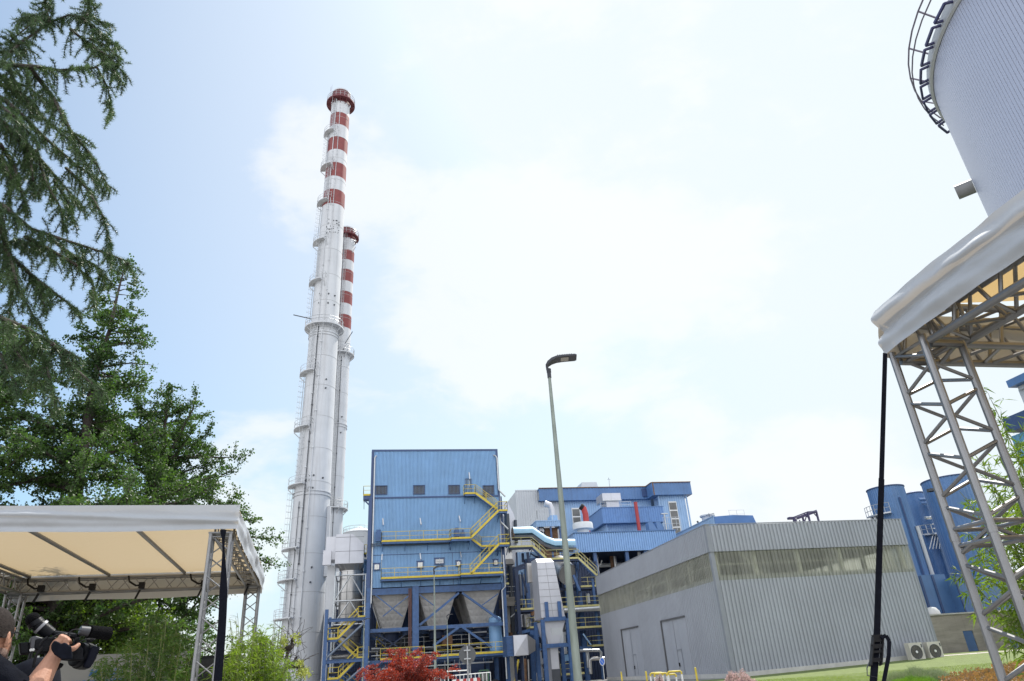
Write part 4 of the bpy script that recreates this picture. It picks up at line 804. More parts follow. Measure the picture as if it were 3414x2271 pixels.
# lower annex with bright ribs
Yl = 100.0; a = P('B1', 918, 738, Y=Yl); b = P('B1', 2055, 705, Y=Yl); zl0 = P('B1', 1300, 940, Y=Yl).z; zl1 = a.z
lo = thing('pipe_bridge_hall', (a.x, Yl, 0), 'long light blue ribbed box hall raised on steel legs above dark pipework', 'building')
mb = MB(); mb.ribs((a.x, Yl), (b.x, Yl), zl0, zl1, .36, .12); mb.ribs((a.x, Yl+9), (a.x, Yl), zl0, zl1, .36, .08); mb.ribs((b.x, Yl), (b.x, Yl+9), zl0, zl1, .36, .08); mb.build('wall', mat('bright_blue_cladding', (.21, .36, .60), .45, var=.08), lo)
mb = MB(); mb.box(a.x-.1, b.x+.1, Yl-.2, Yl-.0, zl1, zl1+.14); mb.box(a.x-.1, b.x+.1, Yl, Yl+11.9, zl1-.05, zl1+.12); mb.build('roof', M['deepblue'], lo)
mb = MB(); mb.box(a.x+.1, b.x-.1, Yl+.1, Yl+9, zl0+.02, zl0+.3); mb.build('floor_deck', M['darksteel'], lo)
mc = P('B1', 1020, 660, Y=Yl+4); rr = P('B1', 1130, 660, Y=Yl+4).x-mc.x; zt1 = P('B1', 1020, 640, Y=Yl+4).z; zb_ = P('B1', 1020, 700, Y=Yl+4).z
mb = MB(); mb.lathe([(rr*.55, zl1+.1), (rr*.6, zb_), (rr, zb_+.1), (rr, zt1), (rr*.95, zt1+.25), (0, zt1+.3)], (mc.x, Yl+4, 0), 32); autosmooth(mb.build('mushroom_vent', M['white'], lo))
p = [P('B1', 1062, 630, Y=Yl+6), P('B1', 1050, 520, Y=Yl+6), P('B1', 1040, 468, Y=Yl+6)]; p[1].x = p[0].x; p[2] = p[1]+Vector((-.2, 0, .9)); p[0].z = zl1
mb = MB(); mb.tube([p[0], p[1], p[2], p[2]+Vector((-.3, 0, .25))], .48, 14); autosmooth(mb.build('red_pipe', M['red'], lo)); 
mb = MB(); mb.tube([p[2]+Vector((-.1, 0, .1)), p[2]+Vector((-.5, 0, .4))], .5, 14); mb.build('pipe_mouth', M['black'], lo)
for x, y, w, h in ((1800, 670, 45, 60), (1890, 672, 40, 45)):
    p = P('B1', x, y+20, Y=Yl+1); mb = MB(); mb.hexa([(p.x-.6, Yl+.6, zl1+.13), (p.x+.8, Yl+.6, zl1+.13), (p.x+.8, Yl+2, zl1+.13), (p.x-.6, Yl+2, zl1+.13), (p.x-.6, Yl+.8, zl1+1.5), (p.x+.1, Yl+.8, zl1+1.5), (p.x+.1, Yl+2, zl1+1.5), (p.x-.6, Yl+2, zl1+1.5)]); mb.build('roof_fan_box', M['deepblue'], lo)
p = P('B1', 1960, 690, Y=Yl+.5); mb = MB(); mb.tube([(p.x, Yl+.5, zl1+.1), (p.x, Yl+.5, zl1+2.6)], .12, 6); mb.box(p.x-.5, p.x+.6, Yl+.3, Yl+.7, zl1+2.6, zl1+2.75); railing(mb, [(p.x-.4, Yl+.3, zl1+.1), (p.x+2.4, Yl+.3, zl1+.1)], h=2.0, step=.8); mb.build('mast', M['galv'], lo)
for i, x in enumerate((1150, 1510, 1720)):
    p = P('B1', x, 960, Y=Yl+.5)
    for yy in (Yl+.5, Yl+8): mb = MB(); mb.ibeam((p.x, yy, 0), (p.x, yy, zl0), .5, .5, (0, 1, 0)); mb.build('column', M['steelblue'], lo)
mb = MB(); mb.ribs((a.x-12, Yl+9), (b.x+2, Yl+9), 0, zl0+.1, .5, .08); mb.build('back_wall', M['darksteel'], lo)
random.seed(11)
for k in range(18):
    x = random.uniform(a.x+.5, a.x+16); y = Yl+random.uniform(1, 7.5); zt2 = random.uniform(zl0-5, zl0-.3); r = random.choice((.15, .25, .45, .3)); mb = MB()
    if k % 3 == 0: mb.tube([(x, y, 2), (x, y, zl0)], r, 10)
    elif k % 3 == 1: mb.tube([(x, y, 1), (x, y, zt2), (x+.3, y, zt2+.3), (x+random.uniform(2, 5), y, zt2+.3)], r*.7, 10)
    else: mb.tube([(x, y, zl0), (x, y, zt2), (x+.4, y, zt2-.5), (x+1.0, y, zt2-.4), (x+1.3, y, zt2+.3)], r*.6, 10)
    autosmooth(mb.build('process_pipe', M[random.choice(('white', 'galv', 'rust', 'silverdark', 'steelblue'))], lo))
# small blue roofed booth with duct outlet
Yo = 97.0; a = P('B1', 495, 603, Y=Yo); b = P('B1', 778, 600, Y=Yo); z1 = a.z; z0 = P('B1', 600, 660, Y=Yo).z; zg = P('B1', 600, 820, Y=Yo).z
bo = thing('control_booth', (a.x, Yo, zg), 'small booth with pale blue ribbed roof edge left of the lamp post', 'booth')
mb = MB(); mb.ribs((a.x, Yo), (b.x, Yo), z0, z1, .3, .06); mb.ribs((a.x, Yo+4), (a.x, Yo), z0, z1, .3, .06); mb.ribs((b.x, Yo), (b.x, Yo+4), z0, z1, .3, .06); mb.box(a.x-.1, b.x+.1, Yo-.1, Yo+4, z1, z1+.12); mb.build('roof', M['lightblue'], bo)
mb = MB(); mb.box(a.x+.5, b.x-.4, Yo+1, Yo+4, 0, z0); mb.build('wall', M['rust'], bo); mb = MB()
for x in (P('B1', 665, 700, Y=Yo).x, b.x-.25, a.x+.3): mb.ibeam((x, Yo+.2, 0), (x, Yo+.2, z0), .25, .25, (0, 1, 0))
mb.build('post', M['steelblue'], bo)
for y_ in (705, 745):
    p = P('B1', 553, y_, Y=Yo+.9); mb = MB(); mb.tube([p, p+Vector((0, .12, 0))], .62, 16); mb.build('gauge_ring', M['black'], bo); mb = MB(); mb.tube([p+Vector((0, -.03, 0)), p+Vector((0, .02, 0))], .45, 16); mb.build('gauge_face', M['silver'], bo)
a2 = P('B1', 663, 590, Y=Yo+1); b2 = P('B1', 735, 530, Y=Yo+1); mb = MB(); mb.ribs((a2.x, Yo+1), (b2.x, Yo+1), z1+.12, b2.z, .3, .05); mb.box(a2.x, b2.x, Yo+1.06, Yo+3, z1+.12, b2.z); mb.build('duct_base', M['lightblue'], bo)
mb = MB(); c0 = Vector(((a2.x+b2.x)/2, Yo+2, b2.z)); rad = (b2.x-a2.x)/2; 
mb.tube([c0, c0+Vector((0, 0, 1.0)), c0+Vector((-.25, 0, 1.7)), c0+Vector((-1.0, 0, 1.95))], rad*.9, 16); autosmooth(mb.build('duct_elbow', M['silver'], bo))
mb = MB(); railing(mb, [(a.x-1.2, Yo, z1-1.2), (a.x+.2, Yo, z1+.4)], h=1.2); railing(mb, [(a.x+.2, Yo, z1+.15), (a2.x, Yo, z1+.15)], h=1.6); mb.build('railing', M['galv'], bo)
# covered conveyor with pale blue half-round cover
Yc = 91.0
path = [(232, 735), (440, 728), (582, 830), (690, 868), (925, 868)]
pts = [P('B1', x, y, Y=Yc) for x, y in path]; rc = .82
cv = thing('covered_conveyor', (pts[0].x, Yc, pts[0].z), 'pale blue half round conveyor cover bending down between stairs and lamp post', 'conveyor')
mb = MB()
def halfpipe(mb, pts, Y, r, a0, a1, n=12):
    base = len(mb.v)
    for i, p in enumerate(pts):
        d = (pts[min(i+1, len(pts)-1)]-pts[max(i-1, 0)]); d.y = 0; d.normalize(); up = Vector((-d.z, 0, d.x))
        for k in range(n+1):
            t = a0+(a1-a0)*k/n; q = p+up*(r*math.sin(t))+Vector((0, -1, 0))*(r*math.cos(t)); mb.v.append(tuple(q))
    for i in range(len(pts)-1):
        for k in range(n): mb.face((base+i*(n+1)+k, base+(i+1)*(n+1)+k, base+(i+1)*(n+1)+k+1, base+i*(n+1)+k+1))
halfpipe(mb, pts, Yc, rc, R(-12), R(192)); autosmooth(mb.build('cover', mat('pale_cyan_sheet', (.22, .38, .50), .4, var=.06), cv))
mb = MB(); low = [p+Vector((0, 0, -.9)) for p in pts]
for dy in (-.8, .8):
    mb = MB()
    for i in range(len(low)-1):
        mb.beam(low[i]+Vector((0, dy, .3)), low[i+1]+Vector((0, dy, .3)), .12, .32)
    mb.build('side_girder', M['darkgrey'], cv)
mb = MB(); mb.tube([pts[0]+Vector((-.05, 0, -.05)), pts[0]+Vector((.1, 0, -.05))], rc*.97, 20); mb.build('end_plate', M['rust'], cv)
# ================================================================ steel structure with galleries right of the blue building
Yg = 89.0
sg2 = thing('steel_gallery_structure', (P('B1', 200, 900, Y=Yg).x, Yg, 0), 'tangled blue steel frame with yellow railed galleries between blue building and warehouse', 'steel structure')
def wk(c, x0, y0_, x1, y1_, Y, d=1.6, ends=(0, 0), step=1.6, my=None):
    a_, b_ = P(c, x0, y0_, Y=Y), P(c, x1, y1_, Y=Y); return walkway(sg2, a_.x, b_.x, (a_.z+b_.z)/2, Y, Y+d, ends, step=step, mbl=M['darksteel'], my=my)
paleyel = mat('faded_yellow_steel', (.42, .38, .16), .6, var=.2)
wk('B1', 200, 880, 462, 880, Yg, 2, (1, 0), 1.4, paleyel); wk('B1', 615, 1020, 970, 1012, Yg, 2, (0, 0), 1.5, paleyel)
a_, b_ = P('B1', 462, 880, Y=Yg), P('B1', 615, 1018, Y=Yg); stairs(sg2, a_.x, a_.z, b_.x, b_.z, Yg, Yg+1, paleyel)
a_, b_ = P('B1', 972, 1012, Y=Yg), P('B1', 1190, 1215, Y=Yg); stairs(sg2, a_.x, a_.z, b_.x, b_.z, Yg, Yg+1, paleyel)
for q in ((1020, 645, 1490, 625), (1100, 905, 1530, 890)): wk('B2', *q, Yg, 2, (0, 1), 1.8, paleyel)
wk('B2', 480, 678, 668, 664, Yg, 2, (1, 0), 1.2, paleyel); wk('B2', 622, 900, 760, 892, Yg, 2, (1, 0), 1.2, paleyel); wk('B2', 1395, 1128, 1545, 1120, Yg-1, 2, (1, 0), 1.2, paleyel)
wk('B2', 1060, 1480, 1300, 1470, Yg-3, 2, (1, 1), 1.2, paleyel); wk('B2', 300, 356, 362, 356, Yg, 2, (0, 1), 1.2, paleyel); wk('B2', 1250, 392, 1440, 385, Yg+1, 2, (1, 0), 1.2, paleyel)
for (c, x0, y0_, x1, w, mt, yo_) in (('B2', 462, 400, 0, .42, 'darksteel', 0), ('B2', 592, 400, 0, .5, 'steelblue', 3), ('B2', 1225, 400, 0, .55, 'steelblue', 2), ('B2', 1440, 700, 0, .3, 'steelblue', 1), ('B2', 1265, 800, 0, .3, 'darksteel', 5), ('B2', 690, 1050, 0, .35, 'steelblue', -1), ('B2', 1490, 800, 0, .35, 'darksteel', 6), ('B2', 350, 700, 0, .9, 'pale', 7), ('B2', 530, 900, 0, .35, 'darksteel', 4)):
    p = P(c, x0, y0_, Y=Yg+yo_); tz = {462: 170, 592: 60, 1225: 60, 1440: 300, 1265: 300, 690: 960, 1490: 300, 350: 500, 530: 700}[x0]; tz = P(c, x0, tz, Y=Yg+yo_).z
    mb = MB(); mb.ibeam((p.x, Yg+yo_, 0), (p.x, Yg+yo_, tz), w, w, (0, 1, 0)); mb.build('column', M[mt], sg2)
for (c, x0, y0_, x1, y1_, w, mt, Y) in (('B2', 445, 195, 600, 140, .3, 'darksteel', Yg), ('B2', 445, 190, 445, 950, .22, 'darksteel', Yg+2), ('B2', 480, 250, 500, 560, .18, 'darksteel', Yg+2), ('B2', 520, 250, 590, 470, .2, 'darksteel', Yg+1), ('B2', 560, 95, 700, 80, .8, 'steelblue', Yg+2), ('B2', 900, 60, 1240, 60, .45, 'darksteel', Yg+.4), ('B2', 940, 430, 1480, 425, .35, 'darksteel', Yg+3),
        ('B2', 1230, 560, 1250, 90, .25, 'darksteel', Yg+.6), ('B2', 1240, 340, 1440, 160, .22, 'darksteel', Yg+2), ('B2', 1160, 250, 1240, 450, .3, 'steelblue', Yg+.4), ('B2', 480, 720, 760, 700, .35, 'darksteel', Yg+1.5), ('B2', 470, 975, 760, 905, .35, 'steelblue', Yg+.3), ('B2', 620, 960, 780, 1000, .5, 'steelblue', Yg+.3), ('B2', 1280, 980, 1390, 1135, .16, 'lightblue', Yg), ('B2', 1240, 1155, 1545, 1150, .3, 'steelblue', Yg-.5),
        ('B1', 275, 950, 285, 1120, .2, 'darksteel', Yg+1), ('B1', 400, 950, 410, 1050, .3, 'darksteel', Yg+1), ('B1', 345, 960, 350, 1060, .3, 'darksteel', Yg+2), ('B1', 250, 1130, 480, 1040, .3, 'darksteel', Yg+1), ('B1', 430, 960, 550, 1030, .16, 'darksteel', Yg+2), ('B1', 460, 1030, 560, 960, .16, 'darksteel', Yg+2),
        ('B2', 380, 775, 480, 690, .12, 'galv', Yg+5), ('B2', 760, 1170, 700, 1180, .3, 'steelblue', Yg-1)):
    mb = MB(); mb.beam(P(c, x0, y0_, Y=Y), P(c, x1, y1_, Y=Y), w, w, (0, 1, 0)); mb.build('girder', M[mt], sg2)
# big pipes
for (c, pl, r, mt, Y) in (('B2', [(1040, 692), (1490, 664)], .32, 'galv', Yg+.2), ('B2', [(1240, 1190), (1480, 1185), (1503, 1210), (1505, 1300)], .17, 'galv', Yg-2), ('B2', [(1545, 1285), (1390, 1290), (1365, 1310), (1375, 1480)], .2, 'silverdark', Yg-2), ('B2', [(1330, 1190), (1350, 1400)], .2, 'galv', Yg-1.5), ('B2', [(530, 1260), (545, 1568)], .12, 'galv', Yg-2),
        ('B2', [(560, 1290), (570, 1568)], .18, 'rust', Yg-1), ('B2', [(600, 1300), (610, 1568)], .12, 'silverdark', Yg-1), ('B2', [(1030, 960), (1055, 1230)], .28, 'galv', Yg-2), ('B2', [(480, 1300), (440, 1568)], .12, 'yellow', Yg-3), ('B2', [(700, 760), (740, 745)], .35, 'silverdark', Yg-1.2), ('B2', [(1335, 480), (1350, 600)], .25, 'galv', Yg+4),
        ('B2', [(575, 740), (590, 900)], .55, 'silverdark', Yg+3), ('B2', [(520, 740), (530, 900)], .5, 'silver', Yg+4), ('B2', [(655, 700), (660, 750)], .3, 'rust', Yg+.5)):
    mb = MB(); mb.tube([P(c, x, y, Y=Y) for x, y in pl], r, 12); autosmooth(mb.build('process_pipe', M[mt], sg2))
a_ = P('B2', 985, 130, Y=Yg+7); b_ = P('B2', 1105, 250, Y=Yg+1.5); mb = MB(); mb.tube([a_, b_], 1.35, 24, caps=False); mb.tube([b_+(a_-b_)*.1, b_+(a_-b_)*.12], 1.3, 24); d_ = mb.build('flue_duct', M['silverdark'], sg2); autosmooth(d_)
mb = MB(); mb.tube([b_, b_+(a_-b_)*.03], 1.45, 24, caps=False); mb.build('flange', M['darkgrey'], sg2)
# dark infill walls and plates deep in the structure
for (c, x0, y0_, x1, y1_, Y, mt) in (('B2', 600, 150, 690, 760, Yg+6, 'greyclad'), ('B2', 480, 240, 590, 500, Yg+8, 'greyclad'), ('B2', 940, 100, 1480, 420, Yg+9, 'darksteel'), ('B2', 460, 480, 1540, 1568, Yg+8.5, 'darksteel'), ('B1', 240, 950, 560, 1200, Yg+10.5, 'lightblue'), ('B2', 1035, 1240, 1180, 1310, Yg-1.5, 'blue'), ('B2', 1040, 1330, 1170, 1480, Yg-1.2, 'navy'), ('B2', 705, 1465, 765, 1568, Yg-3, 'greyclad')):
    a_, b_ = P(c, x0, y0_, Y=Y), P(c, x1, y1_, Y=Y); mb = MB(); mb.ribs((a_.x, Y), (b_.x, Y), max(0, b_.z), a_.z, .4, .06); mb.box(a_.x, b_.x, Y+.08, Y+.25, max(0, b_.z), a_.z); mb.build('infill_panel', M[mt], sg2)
random.seed(23)
for k in range(46):       # small bore pipework, trays and supports threading through the frame
    x = random.uniform(17.2, 26.4); y = random.uniform(Yg+2, Yg+8); z0_ = random.uniform(.3, 10); r = random.choice((.05, .08, .08, .13, .2)); L_ = random.uniform(1.5, 5); mb = MB()
    if k % 4 == 0: mb.tube([(x, y, z0_), (x, y, z0_+L_)], r, 8)
    elif k % 4 == 1: mb.tube([(x, y, z0_), (min(26.6, x+L_), y, z0_), (min(26.6, x+L_), y, z0_+1.2)], r, 8)
    elif k % 4 == 2: mb.tube([(x, y, 0), (x, y, z0_), (max(17, x-1.2), y, z0_), (max(17, x-1.2), y, z0_+.9)], r, 8)
    else: mb.tube([(x, y, z0_), (x, y, z0_+.6)], r+.22, 12); mb.tube([(x, y, z0_-1.5), (x, y, z0_+1.6)], r*.6, 8)
    autosmooth(mb.build('process_pipe', M[random.choice(('galv', 'silverdark', 'darkgrey', 'rust', 'white', 'steelblue', 'greyclad'))], sg2))
# grey elevated platform (concrete) with white rail at the back
a_, b_ = P('B2', 300, 590, Y=Yg+5), P('B2', 440, 500, Y=Yg+5); mb = MB(); mb.box(a_.x, b_.x+.5, Yg+5, Yg+9, b_.z-1.3, b_.z-.2); sl2 = mb.build('concrete_slab', M['concrete'], sg2)
mb = MB(); railing(mb, [(a_.x, Yg+5.1, b_.z-.2), (b_.x+.5, Yg+5.1, b_.z-.2)], h=1.3, step=.9); mb.build('railing', M['white'], sl2)
# clad duct shaft visible between the building and the hall (grey-white, upper)
ds = thing('clad_duct', (P('B1', 150, 600, Y=95).x, 95, 0), 'pale clad duct rising right beside the blue building, ending in a funnel', 'duct')
a_ = P('B1', 110, 430, Y=95); b_ = P('B1', 180, 500, Y=95); c_ = P('B1', 285, 690, Y=95); e_ = P('B1', 130, 690, Y=95)
mb = MB(); n0 = len(mb.v); pr0 = [(a_.x-1.5, e_.z-5), (c_.x-.7, e_.z-5), (c_.x+.2, c_.z), (b_.x+.7, b_.z), (b_.x, a_.z+.6), (a_.x-1.5, a_.z+.6)]
for yy in (95, 99): mb.v += [(x, yy, z) for x, z in pr0]
mb.face(tuple(n0+i for i in range(6))); mb.face(tuple(n0+11-i for i in range(6)))
for k in range(6): mb.face((n0+k, n0+6+k, n0+6+(k+1) % 6, n0+(k+1) % 6))
mb.build('casing', M['silver'], ds)
p = P('B1', 258, 590, Y=94.8); mb = MB(); mb.tube([(p.x, 94.6, e_.z-2), (p.x, 94.6, p.z)], .22, 10); q = P('B1', 165, 520, Y=94.5); mb.tube([(q.x, 94.4, 5), (q.x, 94.4, q.z)], .35, 10); mb.build('vent_pipe', M['darkgrey'], ds)
f0, f1 = P('B1', 130, 900, Y=90.5), P('B1', 215, 900, Y=90.5); fz = P('B1', 170, 1030, Y=90.5).z; fz2 = P('B1', 170, 1085, Y=90.5).z
mb = MB(); mb.hexa([(f0.x, 90.2, fz2), (f0.x+1.3, 90.2, fz2), (f0.x+1.3, 91.5, fz2), (f0.x, 91.5, fz2), (f0.x, 90, fz), (f1.x, 90, fz), (f1.x, 92.4, fz), (f0.x, 92.4, fz)]); mb.box(f0.x, f1.x, 90, 92.4, fz+.002, f0.z); mb.build('funnel', M['silverdark'], ds)
# ================================================================ silver intake duct on blue stand
Yd = 79.0
du = thing('intake_duct', (P('B2', 920, 1200, Y=Yd).x, Yd, 0), 'tall tapering silver sheet duct on a blue stand, left of the big lamp post', 'duct')
def q2(x, y, Y=Yd): p = P('B2', x, y, Y=Y); return (p.x, Y, p.z)
dp = 3.4
T0, T1, B0, B1_ = q2(708, 95), q2(918, 92), q2(765, 785), q2(1058, 778)
Tt0, Tt1 = q2(712, 62), q2(905, 60)
def back(p, d): return (p[0], p[1]+d, p[2])
mb = MB(); zt3 = T0[2]; zt4 = P('B2', 800, 60, Y=Yd+.9).z
fr_ = [(T0[0], Yd, T0[2]), (T1[0], Yd, T0[2]), (B1_[0], Yd, B0[2]), (B0[0], Yd, B0[2])]
mb.quad(fr_[3], fr_[2], fr_[1], fr_[0])
tb = [(T0[0]+.1, Yd+1.0, zt3+.55), (T1[0]-.1, Yd+1.0, zt3+.55)]; tk_ = [(T0[0]+.1, Yd+dp, zt3+.6), (T1[0]-.1, Yd+dp, zt3+.6)]
mb.quad(fr_[0], fr_[1], tb[1], tb[0]); mb.quad(tb[0], tb[1], tk_[1], tk_[0])
bk = [(B0[0], Yd+dp, B0[2]), (B1_[0], Yd+dp, B0[2])]
n0 = len(mb.v); mb.v += [fr_[0], tb[0], tk_[0], bk[0], fr_[3]]; mb.face((n0, n0+1, n0+2, n0+3, n0+4))
n0 = len(mb.v); mb.v += [fr_[1], tb[1], tk_[1], bk[1], fr_[2]]; mb.face((n0+4, n0+3, n0+2, n0+1, n0)); mb.quad(bk[0], tk_[0], tk_[1], bk[1]); mb.quad(fr_[3], bk[0], bk[1], fr_[2])
body = mb.build('casing', M['silver'], du)
mb = MB(); nrow = 8; sm_ = mat('panel_seam', (.22, .22, .23), .6)
for i in range(1, nrow):
    u = i/nrow; xl_ = T0[0]+(B0[0]-T0[0])*u; xr3 = T1[0]+(B1_[0]-T1[0])*u; z = T0[2]+(B0[2]-T0[2])*u; mb.box(xl_, xr3, Yd-.02, Yd-.002, z-.03, z+.01)
mb.beam(((T0[0]+T1[0])/2, Yd-.01, T0[2]), ((B0[0]+B1_[0])/2, Yd-.01, B0[2]), .03, .02, (0, 1, 0)); mb.build('sheet_seam', sm_, body)
F0, F1, G0, G1 = q2(782, 828), q2(1058, 815), q2(850, 1110), q2(985, 1105)
mb = MB(); mb.hexa([G0, G1, back(G1, 1.8), back(G0, 1.8), (F0[0], Yd, F0[2]), (F1[0], Yd, F0[2]), (F1[0], Yd+4.5, F0[2]), (F0[0], Yd+4.5, F0[2])]); fn = mb.build('funnel', M['silver'], du)
c_ = q2(960, 1005); mb = MB(); mb.hexa([(c_[0]-.65, Yd+.15, c_[2]-.8), (c_[0]+.65, Yd+.15, c_[2]-.8), (c_[0]+.65, Yd+.6, c_[2]-.8), (c_[0]-.65, Yd+.6, c_[2]-.8), (c_[0]-.65, Yd-.12, c_[2]+.8), (c_[0]+.65, Yd-.12, c_[2]+.8), (c_[0]+.65, Yd+.4, c_[2]+.8), (c_[0]-.65, Yd+.4, c_[2]+.8)]); mb.build('inspection_hatch', M['greylight'], fn)
c0, c1, c2_ = q2(872, 1160), q2(968, 1160), q2(890, 1700); mb = MB(); mb.box(c0[0], c1[0], Yd, Yd+1.5, 0, c0[2]); mb.box(c0[0]-.25, c1[0]+.3, Yd-.2, Yd+1.7, c0[2]+.002, c0[2]+.25); ch_ = mb.build('chute', M['silver'], du)
mb = MB(); zc2 = q2(920, 1420)[2]; mb.box(c0[0]-.02, c1[0]+.02, Yd-.03, Yd-.001, zc2-1.2, zc2); mb.build('chute_plate', M['darkgrey'], ch_)
posts = [q2(775, 900), q2(1085, 900)]; ztp = q2(900, 800)[2]; zlw = q2(900, 1130)[2]
for p in posts:
    for yy in (Yd-.3, Yd+3.2): mb = MB(); mb.ibeam((p[0], yy, 0), (p[0], yy, ztp), .4, .4, (0, 1, 0)); mb.build('post', M['steelblue'], du)
for z in (ztp, zlw): mb = MB(); mb.box(posts[0][0]+.2, posts[1][0]-.2, Yd-.45, Yd-.15, z-.2, z+.2); mb.build('cross_beam', M['steelblue'], du)
for x in (830, 990): p = q2(x, 740); mb = MB(); mb.box(p[0]-.18, p[0]+.18, Yd-.3, Yd-.02, ztp+.2, ztp+1.8); mb.build('bracket', M['steelblue'], du)
p = q2(632, 230, Yd+5); pz0, pz1 = q2(632, 110, Yd+5)[2], q2(650, 345, Yd+5)[2]; mb = MB(); mb.box(p[0]-.5, p[0]+.3, Yd+4.5, Yd+5.3, pz1, pz0); mb.build('side_box', M['silverdark'], du)
# air handling box
Ya = 80.0; a_, b_ = P('B2', 415, 1000, Y=Ya), P('B2', 605, 1243, Y=Ya)
ah = thing('fan_housing', (a_.x, Ya, b_.z), 'silver square fan housing with cross folded sides left of the silver duct', 'fan housing')
mb = MB(); mb.box(a_.x, b_.x, Ya, Ya+3.6, b_.z, a_.z); cc = Vector(((a_.x+b_.x)/2, Ya-.12, (a_.z+b_.z)/2)); cs = [Vector((a_.x, Ya-.005, b_.z)), Vector((b_.x, Ya-.005, b_.z)), Vector((b_.x, Ya-.005, a_.z)), Vector((a_.x, Ya-.005, a_.z))]
for k in range(4): mb.tri(cs[k], cs[(k+1) % 4], cc)
mb.build('casing', M['silver'], ah)
mb = MB(); e0, e1 = P('B2', 690, 1060, Y=Ya+1), P('B2', 690, 1190, Y=Ya+1); mb.hexa([(b_.x+.002, Ya, b_.z), (e1.x, Ya+1, e1.z), (e1.x, Ya+3, e1.z), (b_.x+.002, Ya+3.6, b_.z), (b_.x+.002, Ya, a_.z), (e0.x, Ya+1, e0.z), (e0.x, Ya+3, e0.z), (b_.x+.002, Ya+3.6, a_.z)]); mb.build('outlet_cone', M['silverdark'], ah)
mb = MB(); l0 = P('B2', 328, 1010, Y=Ya+.3)
for i in range(14): z = b_.z+(a_.z-b_.z)*i/14; mb.box(l0.x, a_.x-.02, Ya+.3, Ya+3, z, z+.12)
mb.build('louvre', M['steelblue'], ah)
mb = MB(); 
for x in (a_.x+.4, b_.x-.4): mb.ibeam((x, Ya+1.8, 0), (x, Ya+1.8, b_.z), .25, .25, (0, 1, 0))
mb.build('leg', M['darksteel'], ah)
# ================================================================ roof top things behind the warehouse
Yr = 92.0
a = P('BA', 388, 700, Y=Yr); b = P('BA', 1030, 680, Y=Yr); b2 = P('BA', 1100, 830, Y=Yr); zb_ = 8.0
ph = thing('roof_penthouse', (a.x, Yr, zb_), 'deep blue box hall with sloping end rising just behind the warehouse roof', 'building')
zc = P('BA', 740, 672, Y=Yr).z
mb = MB(); n0 = len(mb.v); pr0 = [(a.x, zb_), (b2.x+.3, zb_), (b2.x, b2.z), (b.x, b.z), ((a.x+b.x)/2, zc), (a.x, a.z)]
for yy in (Yr, Yr+14): mb.v += [(x, yy, z) for x, z in pr0]
mb.face(tuple(n0+i for i in range(6))); mb.face(tuple(n0+11-i for i in range(6)))
for k in range(1, 6): mb.face((n0+k, n0+6+k, n0+6+(k+1) % 6, n0+(k+1) % 6))
mb.build('wall', mat('dusty_blue_panel', (.06, .145, .33), .5, var=.15, scale=.6), ph)
mb = MB(); mb.ribs((a.x-.02, Yr+34), (a.x-.02, Yr), zb_, a.z, .42, .07); mb.box(a.x-.15, a.x+.1, Yr-.05, Yr+34, a.z, a.z+.12); mb.build('side_wall', M['lightblue'], ph)
c0, c1 = P('BA', 490, 815, Y=Yr-.5), P('BA', 990, 805, Y=Yr-.5); mb = MB(); mb.ribs((c0.x, Yr-.35), (c1.x, Yr-.35), zb_, c0.z-.1, .35, .05); mb.box(c0.x-.1, c1.x+.1, Yr-.5, Yr-.01, c0.z-.1, c0.z+.08); mb.build('canopy_strip', M['deepblue'], ph)
mb = MB(); r0, r1 = P('BA', 650, 680, Y=Yr+2), P('BA', 900, 680, Y=Yr+2); railing(mb, [(r0.x, Yr+2, zc-.1), (r1.x, Yr+2, zc-.1)], h=1.2, r=.02); mb.build('railing', M['galv'], ph)
p0, p1 = P('BA', 245, 780, Y=Yr+12), P('BA', 300, 705, Y=Yr+12); mb = MB(); mb.lathe([(.9, a.z-2), (.95, p1.z), (1.2, p1.z+.02), (1.2, p1.z+.25), (0, p1.z+.3)], (p0.x+.6, Yr+12, 0), 16); mb.build('vent_cap', M['greylight'], ph)
mb = MB(); q = P('BA', 320, 700, Y=Yr+8); mb.tube([(q.x, Yr+8, a.z), (q.x, Yr+8, P('BA', 316, 640, Y=Yr+8).z)], .04, 5); mb.tube([(q.x-.6, Yr+8, q.z+.2), (q.x+.9, Yr+8, q.z+.5)], .04, 5); q = P('BA', 120, 772, Y=Yr+20); q3 = P('BA', 165, 815, Y=Yr+20); mb.tube([q, q3+Vector((0, 0, -.5))], .16, 6); mb.build('antenna', M['darkgrey'], ph)
Ys2 = 88.5; sf = thing('roof_gantry', (P('BA', 1900, 800, Y=Ys2).x, Ys2, WZ), 'small dark bare steel gantry frame standing above the warehouse roof', 'frame')
mb = MB()
def bA(x, y, dy=0): return P('BA', x, y, Y=Ys2+dy)
def seg(x0, y0_, x1, y1_, w, d0=0, d1=0, dn=0):
    p, q = bA(x0, y0_, d0), bA(x1, y1_, d1)
    if dn: q = Vector((p.x, p.y, WZ-3))
    mb.beam(p, q, w, w, (0, 1, 0))
seg(1703, 710, 0, 0, .22, dn=1); seg(1925, 625, 0, 0, .22, 0, dn=1); seg(2068, 615, 0, 0, .22, 3, dn=1); seg(1848, 715, 0, 0, .22, 3, dn=1)
seg(1703, 710, 1925, 625, .16); seg(1925, 625, 2068, 612, .16, 0, 3); seg(1760, 725, 2070, 612, .38, 3, 3); seg(1703, 710, 1760, 725, .16, 0, 3); seg(1870, 650, 1945, 725, .12); seg(1905, 700, 1875, 800, .12, 3, 3); seg(2030, 645, 2095, 715, .12, 3, 3)
